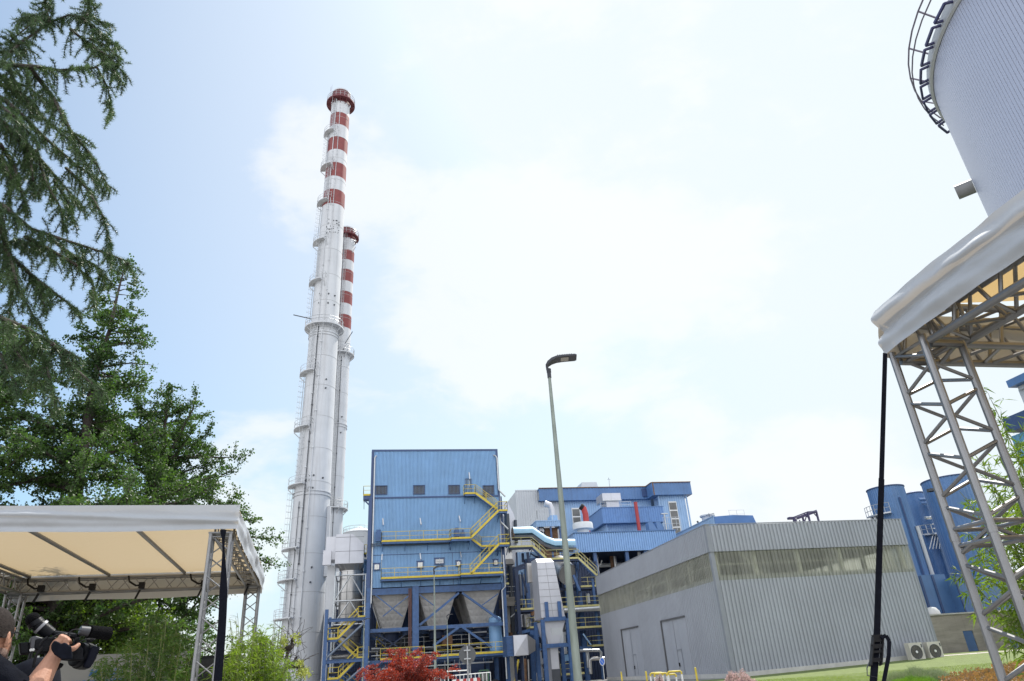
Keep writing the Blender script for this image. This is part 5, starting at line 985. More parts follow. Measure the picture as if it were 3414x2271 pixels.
mb.box(bA(1715, 745).x, bA(1750, 745).x, Ys2, Ys2+.5, bA(1730, 775).z, bA(1730, 738).z); mb.box(bA(1760, 700).x, bA(1850, 700).x, Ys2+2, Ys2+2.6, bA(1800, 735, 2).z, bA(1800, 700, 2).z)
mb.tube([bA(1795, 755, 2), Vector((bA(1800, 755, 2).x, Ys2+2, WZ-2))], .09, 6)
mb.build('gantry', mat('violet_grey_steel', (.05, .04, .09), .6), sf)
# ================================================================ concrete building with silos
gC = P('B8', 1580, 1080, Z=.44); Yk = 66.0
cb = thing('concrete_building', (47, Yk, .4), 'low raw concrete building with blue louvred doors right of the warehouse', 'building')
zk = P('B8', 1400, 245, Y=Yk).z; kx0 = 44.0; kx1 = 75.0
def lou(x0, y0_, x1, y1_): p, q = P('B8', x0, y0_, Y=Yk), P('B8', x1, y1_, Y=Yk); return p.x, q.x, q.z, p.z
d1 = lou(1240, 560, 1575, 1085); d1 = (P('B8', 1245, 570, Y=Yk).x, P('B8', 1425, 560, Y=Yk).x, .45, P('B8', 1330, 560, Y=Yk).z)
d2x = P('B8', 2090, 800, Y=Yk).x; dw = d1[1]-d1[0]
doors = [(d1[0], d1[1], d1[3]), (d2x+.2, d2x+.2+dw*1.15, d1[3])]
mb = MB(); xs = [kx0]+[v for d in doors for v in (d[0], d[1])]+[kx1]
for i in range(0, len(xs), 2): mb.box(xs[i], xs[i+1], Yk, Yk+.4, .0, zk)
for d in doors: mb.box(d[0], d[1], Yk+.001, Yk+.4, d[2], zk)
mb.box(kx0, kx1, Yk+.4, Yk+12, zk-.5, zk-.1); mb.box(kx0, kx0+.4, Yk+.4, Yk+12, 0, zk-.5); mb.build('wall', M['concrete'], cb)
mb = MB(); mb.box(kx0-.1, kx1, Yk-.12, Yk+.1, zk+.002, zk+.14); mb.build('coping', M['pale'], cb)
for d in doors:
    mb = MB(); n = 24
    mb.box(d[0], d[1], Yk+.12, Yk+.16, .45, d[2])
    for i in range(n):
        z = .5+(d[2]-.5)*i/n; mb.hexa([(d[0]+.04, Yk+.02, z), (d[1]-.04, Yk+.02, z), (d[1]-.04, Yk+.11, z+.12), (d[0]+.04, Yk+.11, z+.12), (d[0]+.04, Yk+.03, z+.02), (d[1]-.04, Yk+.03, z+.02), (d[1]-.04, Yk+.115, z+.14), (d[0]+.04, Yk+.115, z+.14)])
    mb.build('louvred_door', M['deepblue'], cb)
p = P('B8', 715, 285, Y=Yk+2); mb = MB(); mb.lathe([(.75, zk), (.75, zk+.15), (.7, zk+.5), (.45, zk+.85), (0, zk+.95)], (p.x, Yk+2, 0), 20); autosmooth(mb.build('roof_dome', M['white'], cb))
Yo2 = Yk+4
def silo(name, xl, xr, yt, label, Y, yb=1085, ax=None, topx=None):
    a, b = P('B4', xl, yt, Y=Y), P('B4', xr, yt, Y=Y); r = (b.x-a.x)/2; cx = (a.x+b.x)/2; zt = a.z
    s_ = thing(name, (cx, Y, zk), label, 'silo', 'deep blue silos behind the concrete building'); mb = MB(); n = 44
    for k in range(n):
        for u in (0, .5):
            t = 2*math.pi*(k+u)/n; rr = r+(.05 if u else 0); mb.v += [(cx+rr*math.cos(t), Y+rr*math.sin(t), zk-.2), (cx+rr*math.cos(t), Y+rr*math.sin(t), zt)]
    for k in range(2*n): a_, b_ = 2*k, 2*((k+1) % (2*n)); mb.face((a_, b_, b_+1, a_+1))
    mb.build('shell', M['deepblue'], s_); mb = MB(); mb.lathe([(r+.12, zt), (r+.12, zt+.12), (0, zt+.5)], (cx, Y, 0), 40); mb.build('roof', M['navy'], s_); return s_, cx, r, zt
s1, cx1, r1, z1 = silo('blue_silo', 440, 652, 180, 'deep blue ribbed silo right behind the warehouse edge and the black strap', Yk+9)
s2, cx2, r2, z2 = silo('blue_silo', 700, 806, 215, 'narrower deep blue silo set back between the two taller ones', Yk+15)
s3, cx3, r3, z3 = silo('blue_silo', 852, 1150, 118, 'widest deep blue silo, seen through the near truss leg', Yk+7.5)
mb = MB(); ring_rail(mb, (cx1, Yk+9), r1+1.0, z1-3.2, R(160), R(228), 1.1, 6, .035); ring_slab(mb, (cx1, Yk+9), r1, r1+1.05, z1-3.2, .15, R(160), R(228), 10); mb.build('gallery', M['galv'], s1)
for t in (R(165), R(180), R(193)): mb = MB(); mb.tube([(cx1+(r1+.5)*math.cos(t), Yk+9+(r1+.5)*math.sin(t), zk), (cx1+(r1+.5)*math.cos(t), Yk+9+(r1+.5)*math.sin(t), z1-3.3)], .2, 8); mb.build('pipe', M['galv'], s1)
for t, w, mt, zz in ((R(-62), .22, 'greylight', z1-5), (R(-40), .3, 'steelblue', z1-6)): mb = MB(); x_, y_ = cx1+(r1+.25)*math.cos(t), Yk+9+(r1+.25)*math.sin(t); mb.tube([(x_, y_, zz), (x_, y_, zk+3.2), (x_+.6, y_-.2, zk+2.4)], w, 8); mb.build('pipe', M[mt], s1)
mb = MB(); t = R(-95); mb.tube([(cx1+(r1+.1)*math.cos(t), Yk+9+(r1+.1)*math.sin(t), zk), (cx1+(r1+.1)*math.cos(t), Yk+9+(r1+.1)*math.sin(t), z1-1.5)], .12, 6); mb.build('pipe', M['navy'], s1)
mb = MB(); ring_rail(mb, (cx2, Yk+15), r2+.8, z2-5.5, R(180), R(360), 1.1, 10, .05); ring_slab(mb, (cx2, Yk+15), r2, r2+.9, z2-5.5, .2, R(180), R(360), 12)
for k in range(6): mb.tube([(cx2-r2-.6+k*.5, Yk+15-r2-.5, z2-7.5), (cx2-r2+.6+k*.4, Yk+15-r2-.6, z2-5.6)], .06, 5)
mb.build('gallery', M['galv'], s2)
for zz in (z2-1.2, z2-1.7, z2-3.6): mb = MB(); mb.tube([(cx2-r2-.2, Yk+14-r2, zz), (cx2+r2-.2, Yk+14-r2, zz), (cx2+r2+.1, Yk+14-r2, zz-.5)], .2, 8); mb.build('pipe', M['deepblue'] if zz > z2-3 else M['galv'], s2)
mb = MB(); mb.tube([(cx2+.4, Yk+14.4-r2, zk), (cx2+.4, Yk+14.4-r2, z2-6)], .25, 8); mb.tube([(cx2+r2+.2, Yk+14.6-r2, zk), (cx2+r2+.2, Yk+14.6-r2, z2-2)], .15, 8); mb.build('pipe', M['steelblue'], s2)
mb = MB(); p = P('B4', 890, 180, Y=Yk+7.5-r3); mb.lathe([(.45, -.15), (.45, .15), (0, .2)], (p.x, p.y+.3, p.z), 12); mb.build('wall_lamp', M['darkgrey'], s3)
# lower blocks
lb = thing('blue_base_hall', (cx1, Yk+5, zk), 'plain deep blue base block carrying the silos', 'building')
u0, u1 = P('B4', 720, 770, Y=Yk+4), P('B4', 985, 825, Y=Yk+4); u2 = P('B4', 1330, 790, Y=Yk+3.5)
mb = MB(); mb.box(kx0+1, u1.x, Yk+4, Yk+11, zk-.3, u1.z+.5); mb.box(u1.x+.001, u2.x+2, Yk+2.8, Yk+11, zk-.3, u1.z); mb.build('wall', M['deepblue'], lb)
mb = MB()
for xx in (u1.x-1.8, u1.x-3.4): mb.box(xx, xx+.25, Yk+3.9, Yk+3.999, zk, u1.z+.4)
mb.box(u1.x-.05, u1.x+.1, Yk+2.7, Yk+2.799, zk, u1.z); mb.build('wall_rib', M['navy'], lb)
# AC units
acs = []
def ac_unit(x, y, z, label):
    t = thing('outdoor_ac_unit', (x, y, z), label, 'air conditioner', 'outdoor air conditioning units at the warehouse corner'); w, h, d = 1.22, 1.32, .5
    mb = MB(); mb.box(-w/2, w/2, 0, d, .55, .55+h); mb.build('casing', mat('ac_casing', (.45, .43, .38), .5), t, local=True)
    mb = MB(); mb.lathe([(.50, 0), (.50, .03), (.46, .03)], (0, 0, 0), 32)
    for k in range(6): mb.lathe([(.1+.06*k, 0), (.115+.06*k, .015)], (0, 0, 0), 28)
    for k in range(12): tt = 2*math.pi*k/12; mb.beam((.1*math.cos(tt), .1*math.sin(tt), .01), (.48*math.cos(tt), .48*math.sin(tt), .01), .012)
    g = mb.build('fan_grille', M['darkgrey'], t, local=True); g.rotation_euler = (R(90), 0, 0); g.location = (-.06, -.005, 1.2)
    mb = MB(); mb.lathe([(.49, 0), (0, 0.001)], (0, 0, 0), 32); g2 = mb.build('fan_recess', mat('fan_shadow', (.13, .12, .10), .7), t, local=True); g2.rotation_euler = (R(90), 0, 0); g2.location = (-.06, -.003, 1.2)
    mb = MB(); mb.lathe([(.1, 0), (.09, .04), (0, .05)], (0, 0, 0), 20); hb = mb.build('fan_hub', M['white'], t, local=True); hb.rotation_euler = (R(90), 0, 0); hb.location = (-.06, -.02, 1.2)
    mb = MB()
    for sx in (-1, 1):
        for yy in (.05, .45): mb.beam((sx*w*.42, yy, 0), (sx*w*.42, yy, .54), .04)
        mb.beam((sx*w*.42, -.1, .52), (sx*w*.42, .6, .52), .05)
    mb.beam((-w*.42, .05, .25), (w*.42, .05, .25), .03); mb.build('stand', M['galv'], t, local=True)
    mb = MB(); mb.box(w/2-.14, w/2-.04, -.012, -.003, 1.5, 1.75); mb.build('badge', M['darkgrey'], t, local=True)
    return t
for x0, x1, y0_, y1_, lab in ((330, 585, 900, 1100, 'left one of two beige air conditioning units at the warehouse corner'), (670, 920, 865, 1080, 'right one of two beige air conditioning units, nearer the concrete wall')):
    p = P('B8', (x0+x1)/2, 1110 if x0 == 330 else 1090, Y=WY-1.4); t = ac_unit(p.x, WY-1.5, p.z-.55, lab)
# far buildings at the right edge
Yq = 70.0
p0 = P('BC', 690, 275, D=85); fbld = thing('roofed_tower', (p0.x+4, p0.y+3, 0), 'white tower block with deep blue roof edge, upper of two at the right margin', 'building')
mb = MB(); p1 = P('BC', 825, 300, D=86); mb.box(p1.x, p1.x+10, p1.y-12, p1.y, 0, p1.z); mb.build('wall', M['greylight'], fbld)
mb = MB(); mb.box(p0.x, p0.x+14, p0.y-14, p0.y, p0.z+.05, p0.z+.8); mb.build('roof_edge', M['deepblue'], fbld)
mb = MB(); mb.box(p0.x+.8, p0.x+13, p0.y-13, p0.y-.3, p0.z-.35, p0.z+.04); mb.build('soffit', M['greylight'], fbld)
p0 = P('BC', 670, 905, D=75); tb_ = thing('silo_building', (p0.x+3, p0.y+2, 0), 'blue walled block with dark roof edge half hidden by bamboo at the right margin', 'building')
p1 = P('BC', 720, 960, D=75.6); mb = MB(); mb.ribs((p1.x, p1.y-9), (p1.x+9, p1.y-9), 0, p1.z, .4, .06); mb.ribs((p1.x, p1.y), (p1.x, p1.y-9), 0, p1.z, .4, .06); mb.build('wall', mat('teal_blue_cladding', (.10, .27, .42), .5), tb_)
mb = MB(); mb.box(p0.x, p0.x+11, p0.y-10.5, p0.y, p0.z, p0.z+1.3); mb.build('roof_edge', M['navy'], tb_)
# ================================================================ big pale tank at the top right
azt, Dt = R(68.8), 32.0; tx, ty, tr, tz = Dt*math.sin(azt), Dt*math.cos(azt), .28*Dt, .69*Dt+CAM_H
bt2 = thing('heat_storage_tank', (tx, ty, 0), 'huge pale ribbed cylindrical tank towering over the white canopy at top right', 'tank')
mb = MB(); n = 380
for k in range(n):
    t0 = 2*math.pi*k/n; t1 = 2*math.pi*(k+.86)/n; t2 = 2*math.pi*(k+.93)/n
    for t, rr in ((t0, tr), (t1, tr), (t2, tr-.05)): mb.v += [(tx+rr*math.cos(t), ty+rr*math.sin(t), 0), (tx+rr*math.cos(t), ty+rr*math.sin(t), tz-.5)]
for k in range(3*n): a_, b_ = 2*k, 2*((k+1) % (3*n)); mb.face((a_, b_, b_+1, a_+1))
mb.build('shell', mat('pale_tank_cladding', (.44, .46, .55), .42, metal=.25, var=.03, scale=.3), bt2)
mb = MB(); mb.lathe([(tr+.02, tz-.5), (tr+.12, tz-.45), (tr+.12, tz), (tr-.2, tz+.05), (tr-.2, tz+.5), (tr-.35, tz+.5), (0, tz+1.5)], (tx, ty, 0), 120); autosmooth(mb.build('rim', M['greylight'], bt2))
mb = MB()
for k in range(34):
    t = R(112)+R(230)*k/34
    t2 = t+R(230)/34*.8
    q0 = Vector((tx+(tr+.44)*math.cos(t), ty+(tr+.44)*math.sin(t), tz-.3)); q1 = Vector((tx+(tr+.44)*math.cos(t2), ty+(tr+.44)*math.sin(t2), tz-.3)); mb.beam(q0, q1, .08, .11)
    for t_, q in ((t, q0), (t2, q1)): mb.beam(Vector((tx+(tr+.1)*math.cos(t_), ty+(tr+.1)*math.sin(t_), tz-.25)), q, .07, .09)
mb.build('hanging_frame', mat('dark_indigo_frame', (.03, .03, .10), .5), bt2)
mb = MB(); n = 40; pts1 = [Vector((tx+(tr+.56)*math.cos(R(110)+R(235)*k/n), ty+(tr+.56)*math.sin(R(110)+R(235)*k/n), tz+.9)) for k in range(n+1)]
mb.tube(pts1, .035, 5); mb.tube([p-Vector((0, 0, .5)) for p in pts1], .03, 5)
for k in range(0, n, 2): p = pts1[k]; c_ = Vector((tx, ty, p.z)); mb.beam(p+(c_-p).normalized()*1.0-Vector((0, 0, 1.1)), p, .05)
mb.build('railing', mat('mauve_grey_rail', (.12, .10, .14), .5), bt2)
p = P('B5', 1010, 80, D=1); dv = P('B5', 1010, 80, D=30)
# nozzle on the left silhouette
azn = R(52.3); Dn = math.sqrt(max(.1, Dt*Dt-tr*tr)); pn = P('B5', 1035, 65, D=Dn); ctr_ = Vector((tx, ty, pn.z)); ou = (pn-ctr_).normalized()
mb = MB(); mb.tube([pn-ou*.2, pn+ou*.45], .31, 20); nz_ = mb.build('nozzle', mat('nozzle_grey', (.22, .22, .22), .5), bt2); autosmooth(nz_)
# ================================================================ near right canopy (grid aligned), truss leg at the far left corner
KX, KY, KZ = 3.72, 3.64, 3.22; cw = .145
kc = thing('white_canopy', (KX, KY, 0), 'nearby white tarpaulin canopy on aluminium truss legs at the right of the frame', 'canopy', 'event canopies on truss legs')
def truss(par, A, B, w, side, name='truss_beam', r=.026, rb=.0125, step=.18, mt='alu', faces=4):
    """square box truss between two centre points"""
    A, B = Vector(A), Vector(B); d = (B-A).normalized(); s1 = Vector(side).normalized(); s2 = d.cross(s1).normalized(); mb = MB(); h = w/2
    cs = [s1*h+s2*h, -s1*h+s2*h, -s1*h-s2*h, s1*h-s2*h]
    for c_ in cs: mb.tube([A+c_, B+c_], r, 10)
    L = (B-A).length; n = max(2, round(L/step)); st_ = L/n; mb2 = MB()
    for f in range(4):
        c0, c1 = cs[f], cs[(f+1) % 4]
        for i in range(n):
            p, q = A+d*(st_*i+.03), A+d*(st_*(i+1)-.03)
            (u, v) = (p+c0, q+c1) if (i+f) % 2 else (p+c1, q+c0); mb2.tube([u, v], rb, 7)
    for e in (.04, .0+L-.04):
        for f in range(4): mb2.tube([A+d*e+cs[f], A+d*e+cs[(f+1) % 4]], rb, 7)
    o = mb.build(name, M[mt], par); autosmooth(o); o2 = mb2.build('lacing', M[mt], o); autosmooth(o2); return o
truss(kc, (KX, KY, 0), (KX, KY, KZ-.05), .29, (1, 0, 0), 'leg')
mb = MB()
for z_ in (1.94, 1.84):
    c4_ = [Vector((KX+sx*.145, KY+sy*.145, z_)) for sx, sy in ((-1, -1), (1, -1), (1, 1), (-1, 1))]
    for k in range(4): mb.tube([c4_[k], c4_[(k+1) % 4]], .014, 8)
for sx in (-1, 1):
    for sy in (-1, 1): mb.tube([(KX+sx*.145, KY+sy*.145, 1.87), (KX+sx*.145, KY+sy*.145, 1.91)], .030, 10)
autosmooth(mb.build('section_joint', M['alu'], kc))
truss(kc, (KX+6, KY, 0), (KX+6, KY, KZ-.05), .29, (1, 0, 0), 'leg')
bz = KZ+.03
truss(kc, (KX-.1, KY, bz), (KX+6.2, KY, bz), .29, (0, 1, 0)); truss(kc, (KX, KY-.2, bz), (KX, KY-6.0, bz), .29, (1, 0, 0)); truss(kc, (KX+3, KY-.2, bz+.02), (KX+3, KY-6, bz+.02), .29, (1, 0, 0))
truss(kc, (KX+.2, KY-2.0, bz+.0), (KX+6, KY-2.0, bz+.0), .29, (0, 1, 0)); truss(kc, (KX+6, KY-.2, bz), (KX+6, KY-6, bz), .29, (1, 0, 0))
mb = MB()
for u, v in (((KX+.1, KY-1.6, bz+.1), (KX+1.7, KY-.1, bz+.1)), ((KX+.1, KY-3.4, bz+.1), (KX+3, KY-.5, bz+.1)), ((KX+1.6, KY-2, bz+.1), (KX+3, KY-.6, bz+.1))): mb.tube([u, v], .024, 8)
mb.build('diagonal_tube', M['alu'], kc)
# sheeting: roof and hanging edges with folds
def valance(mb, pts, ztop, drop, amp, seed, outn, nz=14, step=.06, wav=None, sag=0.0, tilt=0.0):
    rnd = random.Random(seed); ph_ = [rnd.uniform(0, 6.28) for _ in range(10)]; P0 = [Vector(p) for p in pts]; base = len(mb.v); cols = 0
    for (a, b), nn in zip(zip(P0[:-1], P0[1:]), outn):
        L = (b-a).length; n = max(2, int(L/step)); nn = Vector(nn)
        for i in range(n+1):
            s = i/n*L
            for k in range(nz+1):
                u = k/nz; z = ztop-drop*u*(1+.03*math.sin(s*2.1+ph_[0]))-sag*math.sin(math.pi*i/n)*u+tilt*(1-math.exp(-(L-s)/1.0))
                dfl = amp*(math.sin(s*3.0+ph_[1]+u*5.0)+.6*math.sin(s*7.3+ph_[2]-u*6)+.8*math.sin(s*1.3-u*9+ph_[3]))*(.25+.75*math.sin(math.pi*min(1, u*1.05)))+.25*amp*math.sin(26*s+14*u+ph_[4])
                if wav: dfl += wav(s, u)
                q = a+(b-a)*(i/n)+nn*(dfl+.02+.03*u); mb.v.append((q.x, q.y, z))
            cols += 1
        for i in range(n):
            c = base+(cols-n-1+i)*(nz+1)
            for k in range(nz): mb.face((c+k, c+nz+1+k, c+nz+2+k, c+k+1))
ex, ey = 3.53, 3.75; zt = 3.48; dr = .35
mb = MB(); 
wv = lambda s, u: .040*math.exp(-((u-.30-.07*math.sin(s*1.3)-.03*math.sin(s*3.7))/.15)**2)-.030*math.exp(-((u-.50-.05*math.sin(s*2.3))/.07)**2)+.006*math.sin(s*11+u*9+2*math.sin(s*2))+.004*math.sin(s*23-u*13)*math.exp(-((u-.4)/.18)**2)+.03*math.exp(-((u-.75+.1*math.sin(s*.8))/.12)**2)
valance(mb, [(ex, ey-8, 0), (ex, ey, 0)], zt, dr, .010, 3, [(-1, 0, 0)], wav=wv, nz=26, step=.05, tilt=.09)
valance(mb, [(ex, ey, 0), (ex+9, ey, 0)], zt, dr, .012, 5, [(0, 1, 0)], nz=12)
o = mb.build('hanging_edge', M['pvcedge'], kc, smooth=True)
mb = MB(); nx, ny = 36, 36; base = 0
for i in range(nx+1):
    for j in range(ny+1):
        x = ex+.02+9*i/nx; y = ey-8*j/ny; mb.v.append((x, y, zt+.09*(1-math.exp(-(ey-y)/1.0))+.33*(1-math.exp(-(x-ex)*.5))+.012*math.sin(x*5)*math.sin(y*4)))
for i in range(nx):
    for j in range(ny): c = i*(ny+1)+j; mb.face((c, c+1, c+ny+2, c+ny+1))
mb.build('roof_sheet', M['pvcwarm'], kc, smooth=True)
# strap with ratchet
sp = thing('ratchet_strap', (3.3, 3.6, 0), 'black ratchet strap hanging taut from the near right canopy corner', 'strap', 'black tie down straps')
a = P('B7', 278, 270, D=4.95); b = P('B3', 2065, 1000, D=4.5); c = P('B3', 2040, 1325, D=4.4)
def ribbon(mb, pts, w, th, side):
    side = Vector(side).normalized()
    for p, q in zip(pts[:-1], pts[1:]): mb.beam(p, q, w, th, side.cross((Vector(q)-Vector(p)).normalized()))
sd_ = CR.copy(); sd_.z = 0
bb2 = c+(c-b)*1.6
mb = MB(); ribbon(mb, [a, a.lerp(b, .5)], .028, .005, sd_); ribbon(mb, [a.lerp(b, .5), b], .033, .005, sd_); ribbon(mb, [b, c, c+(c-b)*2.2], .036, .005, sd_); mb.build('webbing', M['strap'], sp)
mb = MB(); d_ = (c-b).normalized(); r_ = sd_.normalized(); fw = Vector((r_.y, -r_.x, 0))*1
f0 = b+d_*.02
for k, (dd, wd, hh) in enumerate(((0, .05, .035), (.045, .058, .02), (.075, .05, .012), (.12, .045, .02))):
    q = f0+d_*dd+fw*.012; mb.beam(q-r_*wd/2, q+r_*wd/2, hh, .02, fw)
for s_ in (-1, 1): mb.beam(f0-d_*.012+r_*s_*.026+fw*.012, f0+d_*.15+r_*s_*.027+fw*.012, .006, .03, fw)
mb.build('ratchet', M['black'], sp)
mb = MB(); tp = [f0+fw*.03+r_*.01, f0+r_*.035-d_*.012+fw*.03, f0+r_*.055+d_*.02+fw*.03, f0+r_*.058+d_*.10+fw*.03, f0+r_*.035+d_*.28+fw*.03, f0+r_*.02+d_*.5+fw*.02]; ribbon(mb, tp, .018, .008, r_); mb.build('loose_tail', M['strap'], sp)
mb = MB(); q = f0+d_*.24; q = f0+d_*.13; mb.tube([q-r_*.03, q-r_*.04+d_*.03, q-r_*.035+d_*.07, q+r_*.02+d_*.085], .003, 6); mb.build('hook', M['darkgrey'], sp)
# ================================================================ left canopy
LX, LY, LZ = -1.96, 9.82, 3.20; rzl = R(4.0); CWd, CDp = 4.15, 5.45
lc = thing('stage_canopy', (LX, LY, 0), 'open stage canopy with white tarpaulin roof and beige underside at lower left', 'canopy', 'event canopies on truss legs', rz=rzl)
def ltruss(A, B, w, side, name, **k):
    save = WLOC[lc.name]; WLOC[lc.name] = Vector((0, 0, 0)); o = truss(lc, A, B, w, side, name, **k); WLOC[lc.name] = save; return o
for x, y in ((0, 0), (-CWd, 0), (0, CDp), (-CWd, CDp)): ltruss((x, y, 0), (x, y, LZ), .24, (1, 0, 0), 'leg', step=.24, r=.024, rb=.009)
M['alushade'] = M['alu']
bz = LZ+.14
for A, B, sd3 in (((-CWd-.1, CDp, bz), (.1, CDp, bz), (0, 1, 0)), ((0, .15, bz), (0, CDp-.15, bz), (1, 0, 0)), ((-CWd, .15, bz), (-CWd, CDp-.15, bz), (1, 0, 0))):
    ltruss(A, B, .24, sd3, 'truss_beam', step=.26, r=.022, rb=.009)
for x, y in ((0, 0), (-CWd, 0), (0, CDp), (-CWd, CDp)):
    mb = MB(); mb.box(x-.15, x+.15, y-.15, y+.15, LZ+.0, LZ+.02); 
    for dx in (-.13, .13):
        for dy in (-.13, .13): mb.box(x+dx-.012, x+dx+.012, y+dy-.012, y+dy+.012, LZ-.12, LZ)
    mb.build('corner_plate', M['alu'], lc, local=True)
for i in range(1, 5):
    x = -CWd*i/3.1+.05; mb = MB(); mb.tube([(x, .1, bz+.17), (x, CDp-.1, bz+.17)], .03, 8); autosmooth(mb.build('purlin', M['alu'], lc, local=True))
mb = MB(); ox = .17
wl = lambda s, u: .035*math.exp(-((u-.55+.22*math.sin(s*.75+.4))/.10)**2)-.02*math.exp(-((u-.8)/.1)**2)
valance(mb, [(-CWd-ox, -ox, 0), (ox+.04, -ox, 0)], LZ+.36, .33, .007, 8, [(0, -1, 0)], wav=wl, nz=22, step=.06)
valance(mb, [(ox-.02, -ox-.03, 0), (ox-.02, CDp+ox, 0)], LZ+.36, .39, .018, 9, [(1, 0, 0)], nz=12, step=.08)
valance(mb, [(ox, CDp+ox, 0), (-CWd-ox, CDp+ox, 0)], LZ+.36, .46, .006, 10, [(0, 1, 0)], nz=8, step=.1)
valance(mb, [(-CWd-ox, CDp+ox, 0), (-CWd-ox, -ox, 0)], LZ+.36, .33, .006, 11, [(-1, 0, 0)], nz=8, step=.1)
mb.build('hanging_edge', M['pvcedge'], lc, smooth=True, local=True)
mb = MB(); nx, ny = 30, 30
for i in range(nx+1):
    for j in range(ny+1):
        u, v = i/nx, j/ny; mb.v.append((-CWd-ox+(CWd+2*ox)*u, -ox+(CDp+2*ox)*v, LZ+.36+.02*math.sin(math.pi*u)*math.sin(math.pi*v)))
for i in range(nx):
    for j in range(ny): c = i*(ny+1)+j; mb.face((c, c+ny+1, c+ny+2, c+1))
mb.build('roof_sheet', M['pvc'], lc, smooth=True, local=True)
for i, x in enumerate((-3.75, -2.9, -2.05, -.95, -.1)):
    mb = MB(); mb.tube([(x-.22, CDp-.16, bz+.13), (x-.18, CDp-.2, bz+.02), (x-.05, CDp-.22, bz-.06), (x+.02, CDp-.2, bz-.05)], .018, 6); mb.box(x-.0, x+.09, CDp-.24, CDp-.12, bz-.11, bz+.0); mb.beam((x+.03, CDp-.2, bz-.14), (x-.03, CDp-.2, bz-.30), .045, .03); mb.build('black_clamp', M['black'], lc, local=True)
# strap down the front right leg
ls = thing('ratchet_strap', (LX+.05, LY-.25, 0), 'black tie down strap running down the front right leg of the stage canopy', 'strap', 'black tie down straps')
a = P('C3', 1845, 290, D=9.72); b = P('C3', 1838, 560, D=9.65); c = P('C3', 1800, 1541, D=9.5)
mb = MB(); n = 14; prv = None
for i in range(n+1):
    u = i/n; p = a.lerp(c, u); p.x += .03*math.sin(math.pi*u); w = (.045 if u < .02 else .012+.04*min(1, abs(u-.12)*3.2)); s_ = Vector((1, 0, 0))*w/1.0
    cur = (p-s_*.9, p+s_*.9)
    if prv: mb.quad(prv[0], prv[1], cur[1], cur[0]); mb.quad(*[q+Vector((0, .006, 0)) for q in (cur[0], cur[1], prv[1], prv[0])])
    prv = cur
mb.build('webbing', M['strap'], ls)
# loudspeaker behind the leg
sx = P('C5', 30, 1300, D=11.5); ex_ = P('C5', 505, 1290, D=11.5)
sp2 = thing('loudspeaker', ((sx.x+ex_.x)/2, 11.6, 0), 'tall black loudspeaker cabinet behind the front right leg of the stage canopy', 'loudspeaker', rz=R(6))
w_ = (ex_.x-sx.x)/2; mb = MB(); mb.box(-w_, w_, 0, .55, .25, ex_.z); mb.build('cabinet', M['black'], sp2, local=True)
mb = MB(); mb.box(-w_+.04, w_-.04, -.02, -.002, .3, ex_.z-.04); mb.build('grille', mat('speaker_grille', (.02, .02, .022), .7, var=.4, scale=90), sp2, local=True)
mb = MB(); mb.box(-w_+.05, w_-.05, .05, .5, 0, .249); mb.build('plinth', M['black'], sp2, local=True)
# banner
Db = 13.2; p0, p1 = P('C3', 330, 1330, D=Db), P('C3', 1560, 1290, D=Db); dv = (p1-p0); dv.z = 0; Lb = dv.length; ang = math.atan2(dv.y, dv.x); ztb = p1.z
bn = thing('banner_panel', (p0.x, p0.y, 0), 'pale grey banner panel with blue italic lettering behind the camera operator', 'banner', rz=ang)
mb = MB(); mb.box(0, Lb, 0, .03, .15, ztb); mb.build('panel', M['banner'], bn, local=True)
mb = MB(); mb.box(-.03, -.001, -.01, .04, 0, ztb+.02); mb.build('frame', M['galv'], bn, local=True)
mb = MB(); mb.box(Lb+.001, Lb+.03, -.01, .04, 0, ztb+.02); mb.build('frame', M['galv'], bn, local=True)
def text(s, size, par, loc, rot, m, shear=.25, ext=.003):
    cu = bpy.data.curves.new('lettering', 'FONT'); cu.body = s; cu.size = size; cu.shear = shear; cu.extrude = ext; cu.offset = size*.004
    tmp = bpy.data.objects.new('tmp', cu); me = bpy.data.meshes.new_from_object(tmp); bpy.data.objects.remove(tmp); me.name = 'lettering'; me.materials.clear(); me.materials.append(m)
    o = bpy.data.objects.new('lettering', me); scene.collection.objects.link(o); o.parent = par; o.location = loc; o.rotation_euler = rot; WLOC[o.name] = WLOC[par.name]; return o
def banner_xy(c, x, y):
    q = P(c, x, y, D=Db); d = q-Vector((p0.x, p0.y, 0)); return d.x*math.cos(ang)+d.y*math.sin(ang), q.z
tx0, tz0 = banner_xy('C4', 1430, 1490); tx1, tz1 = banner_xy('C4', 1120, 1600)
text('Modello', .14, bn, (tx0, -.006, tz0), (R(90), 0, 0), M['btext']); text('nuovo calore', .14, bn, (tx1, -.006, tz1-.04), (R(90), 0, 0), M['btext'])
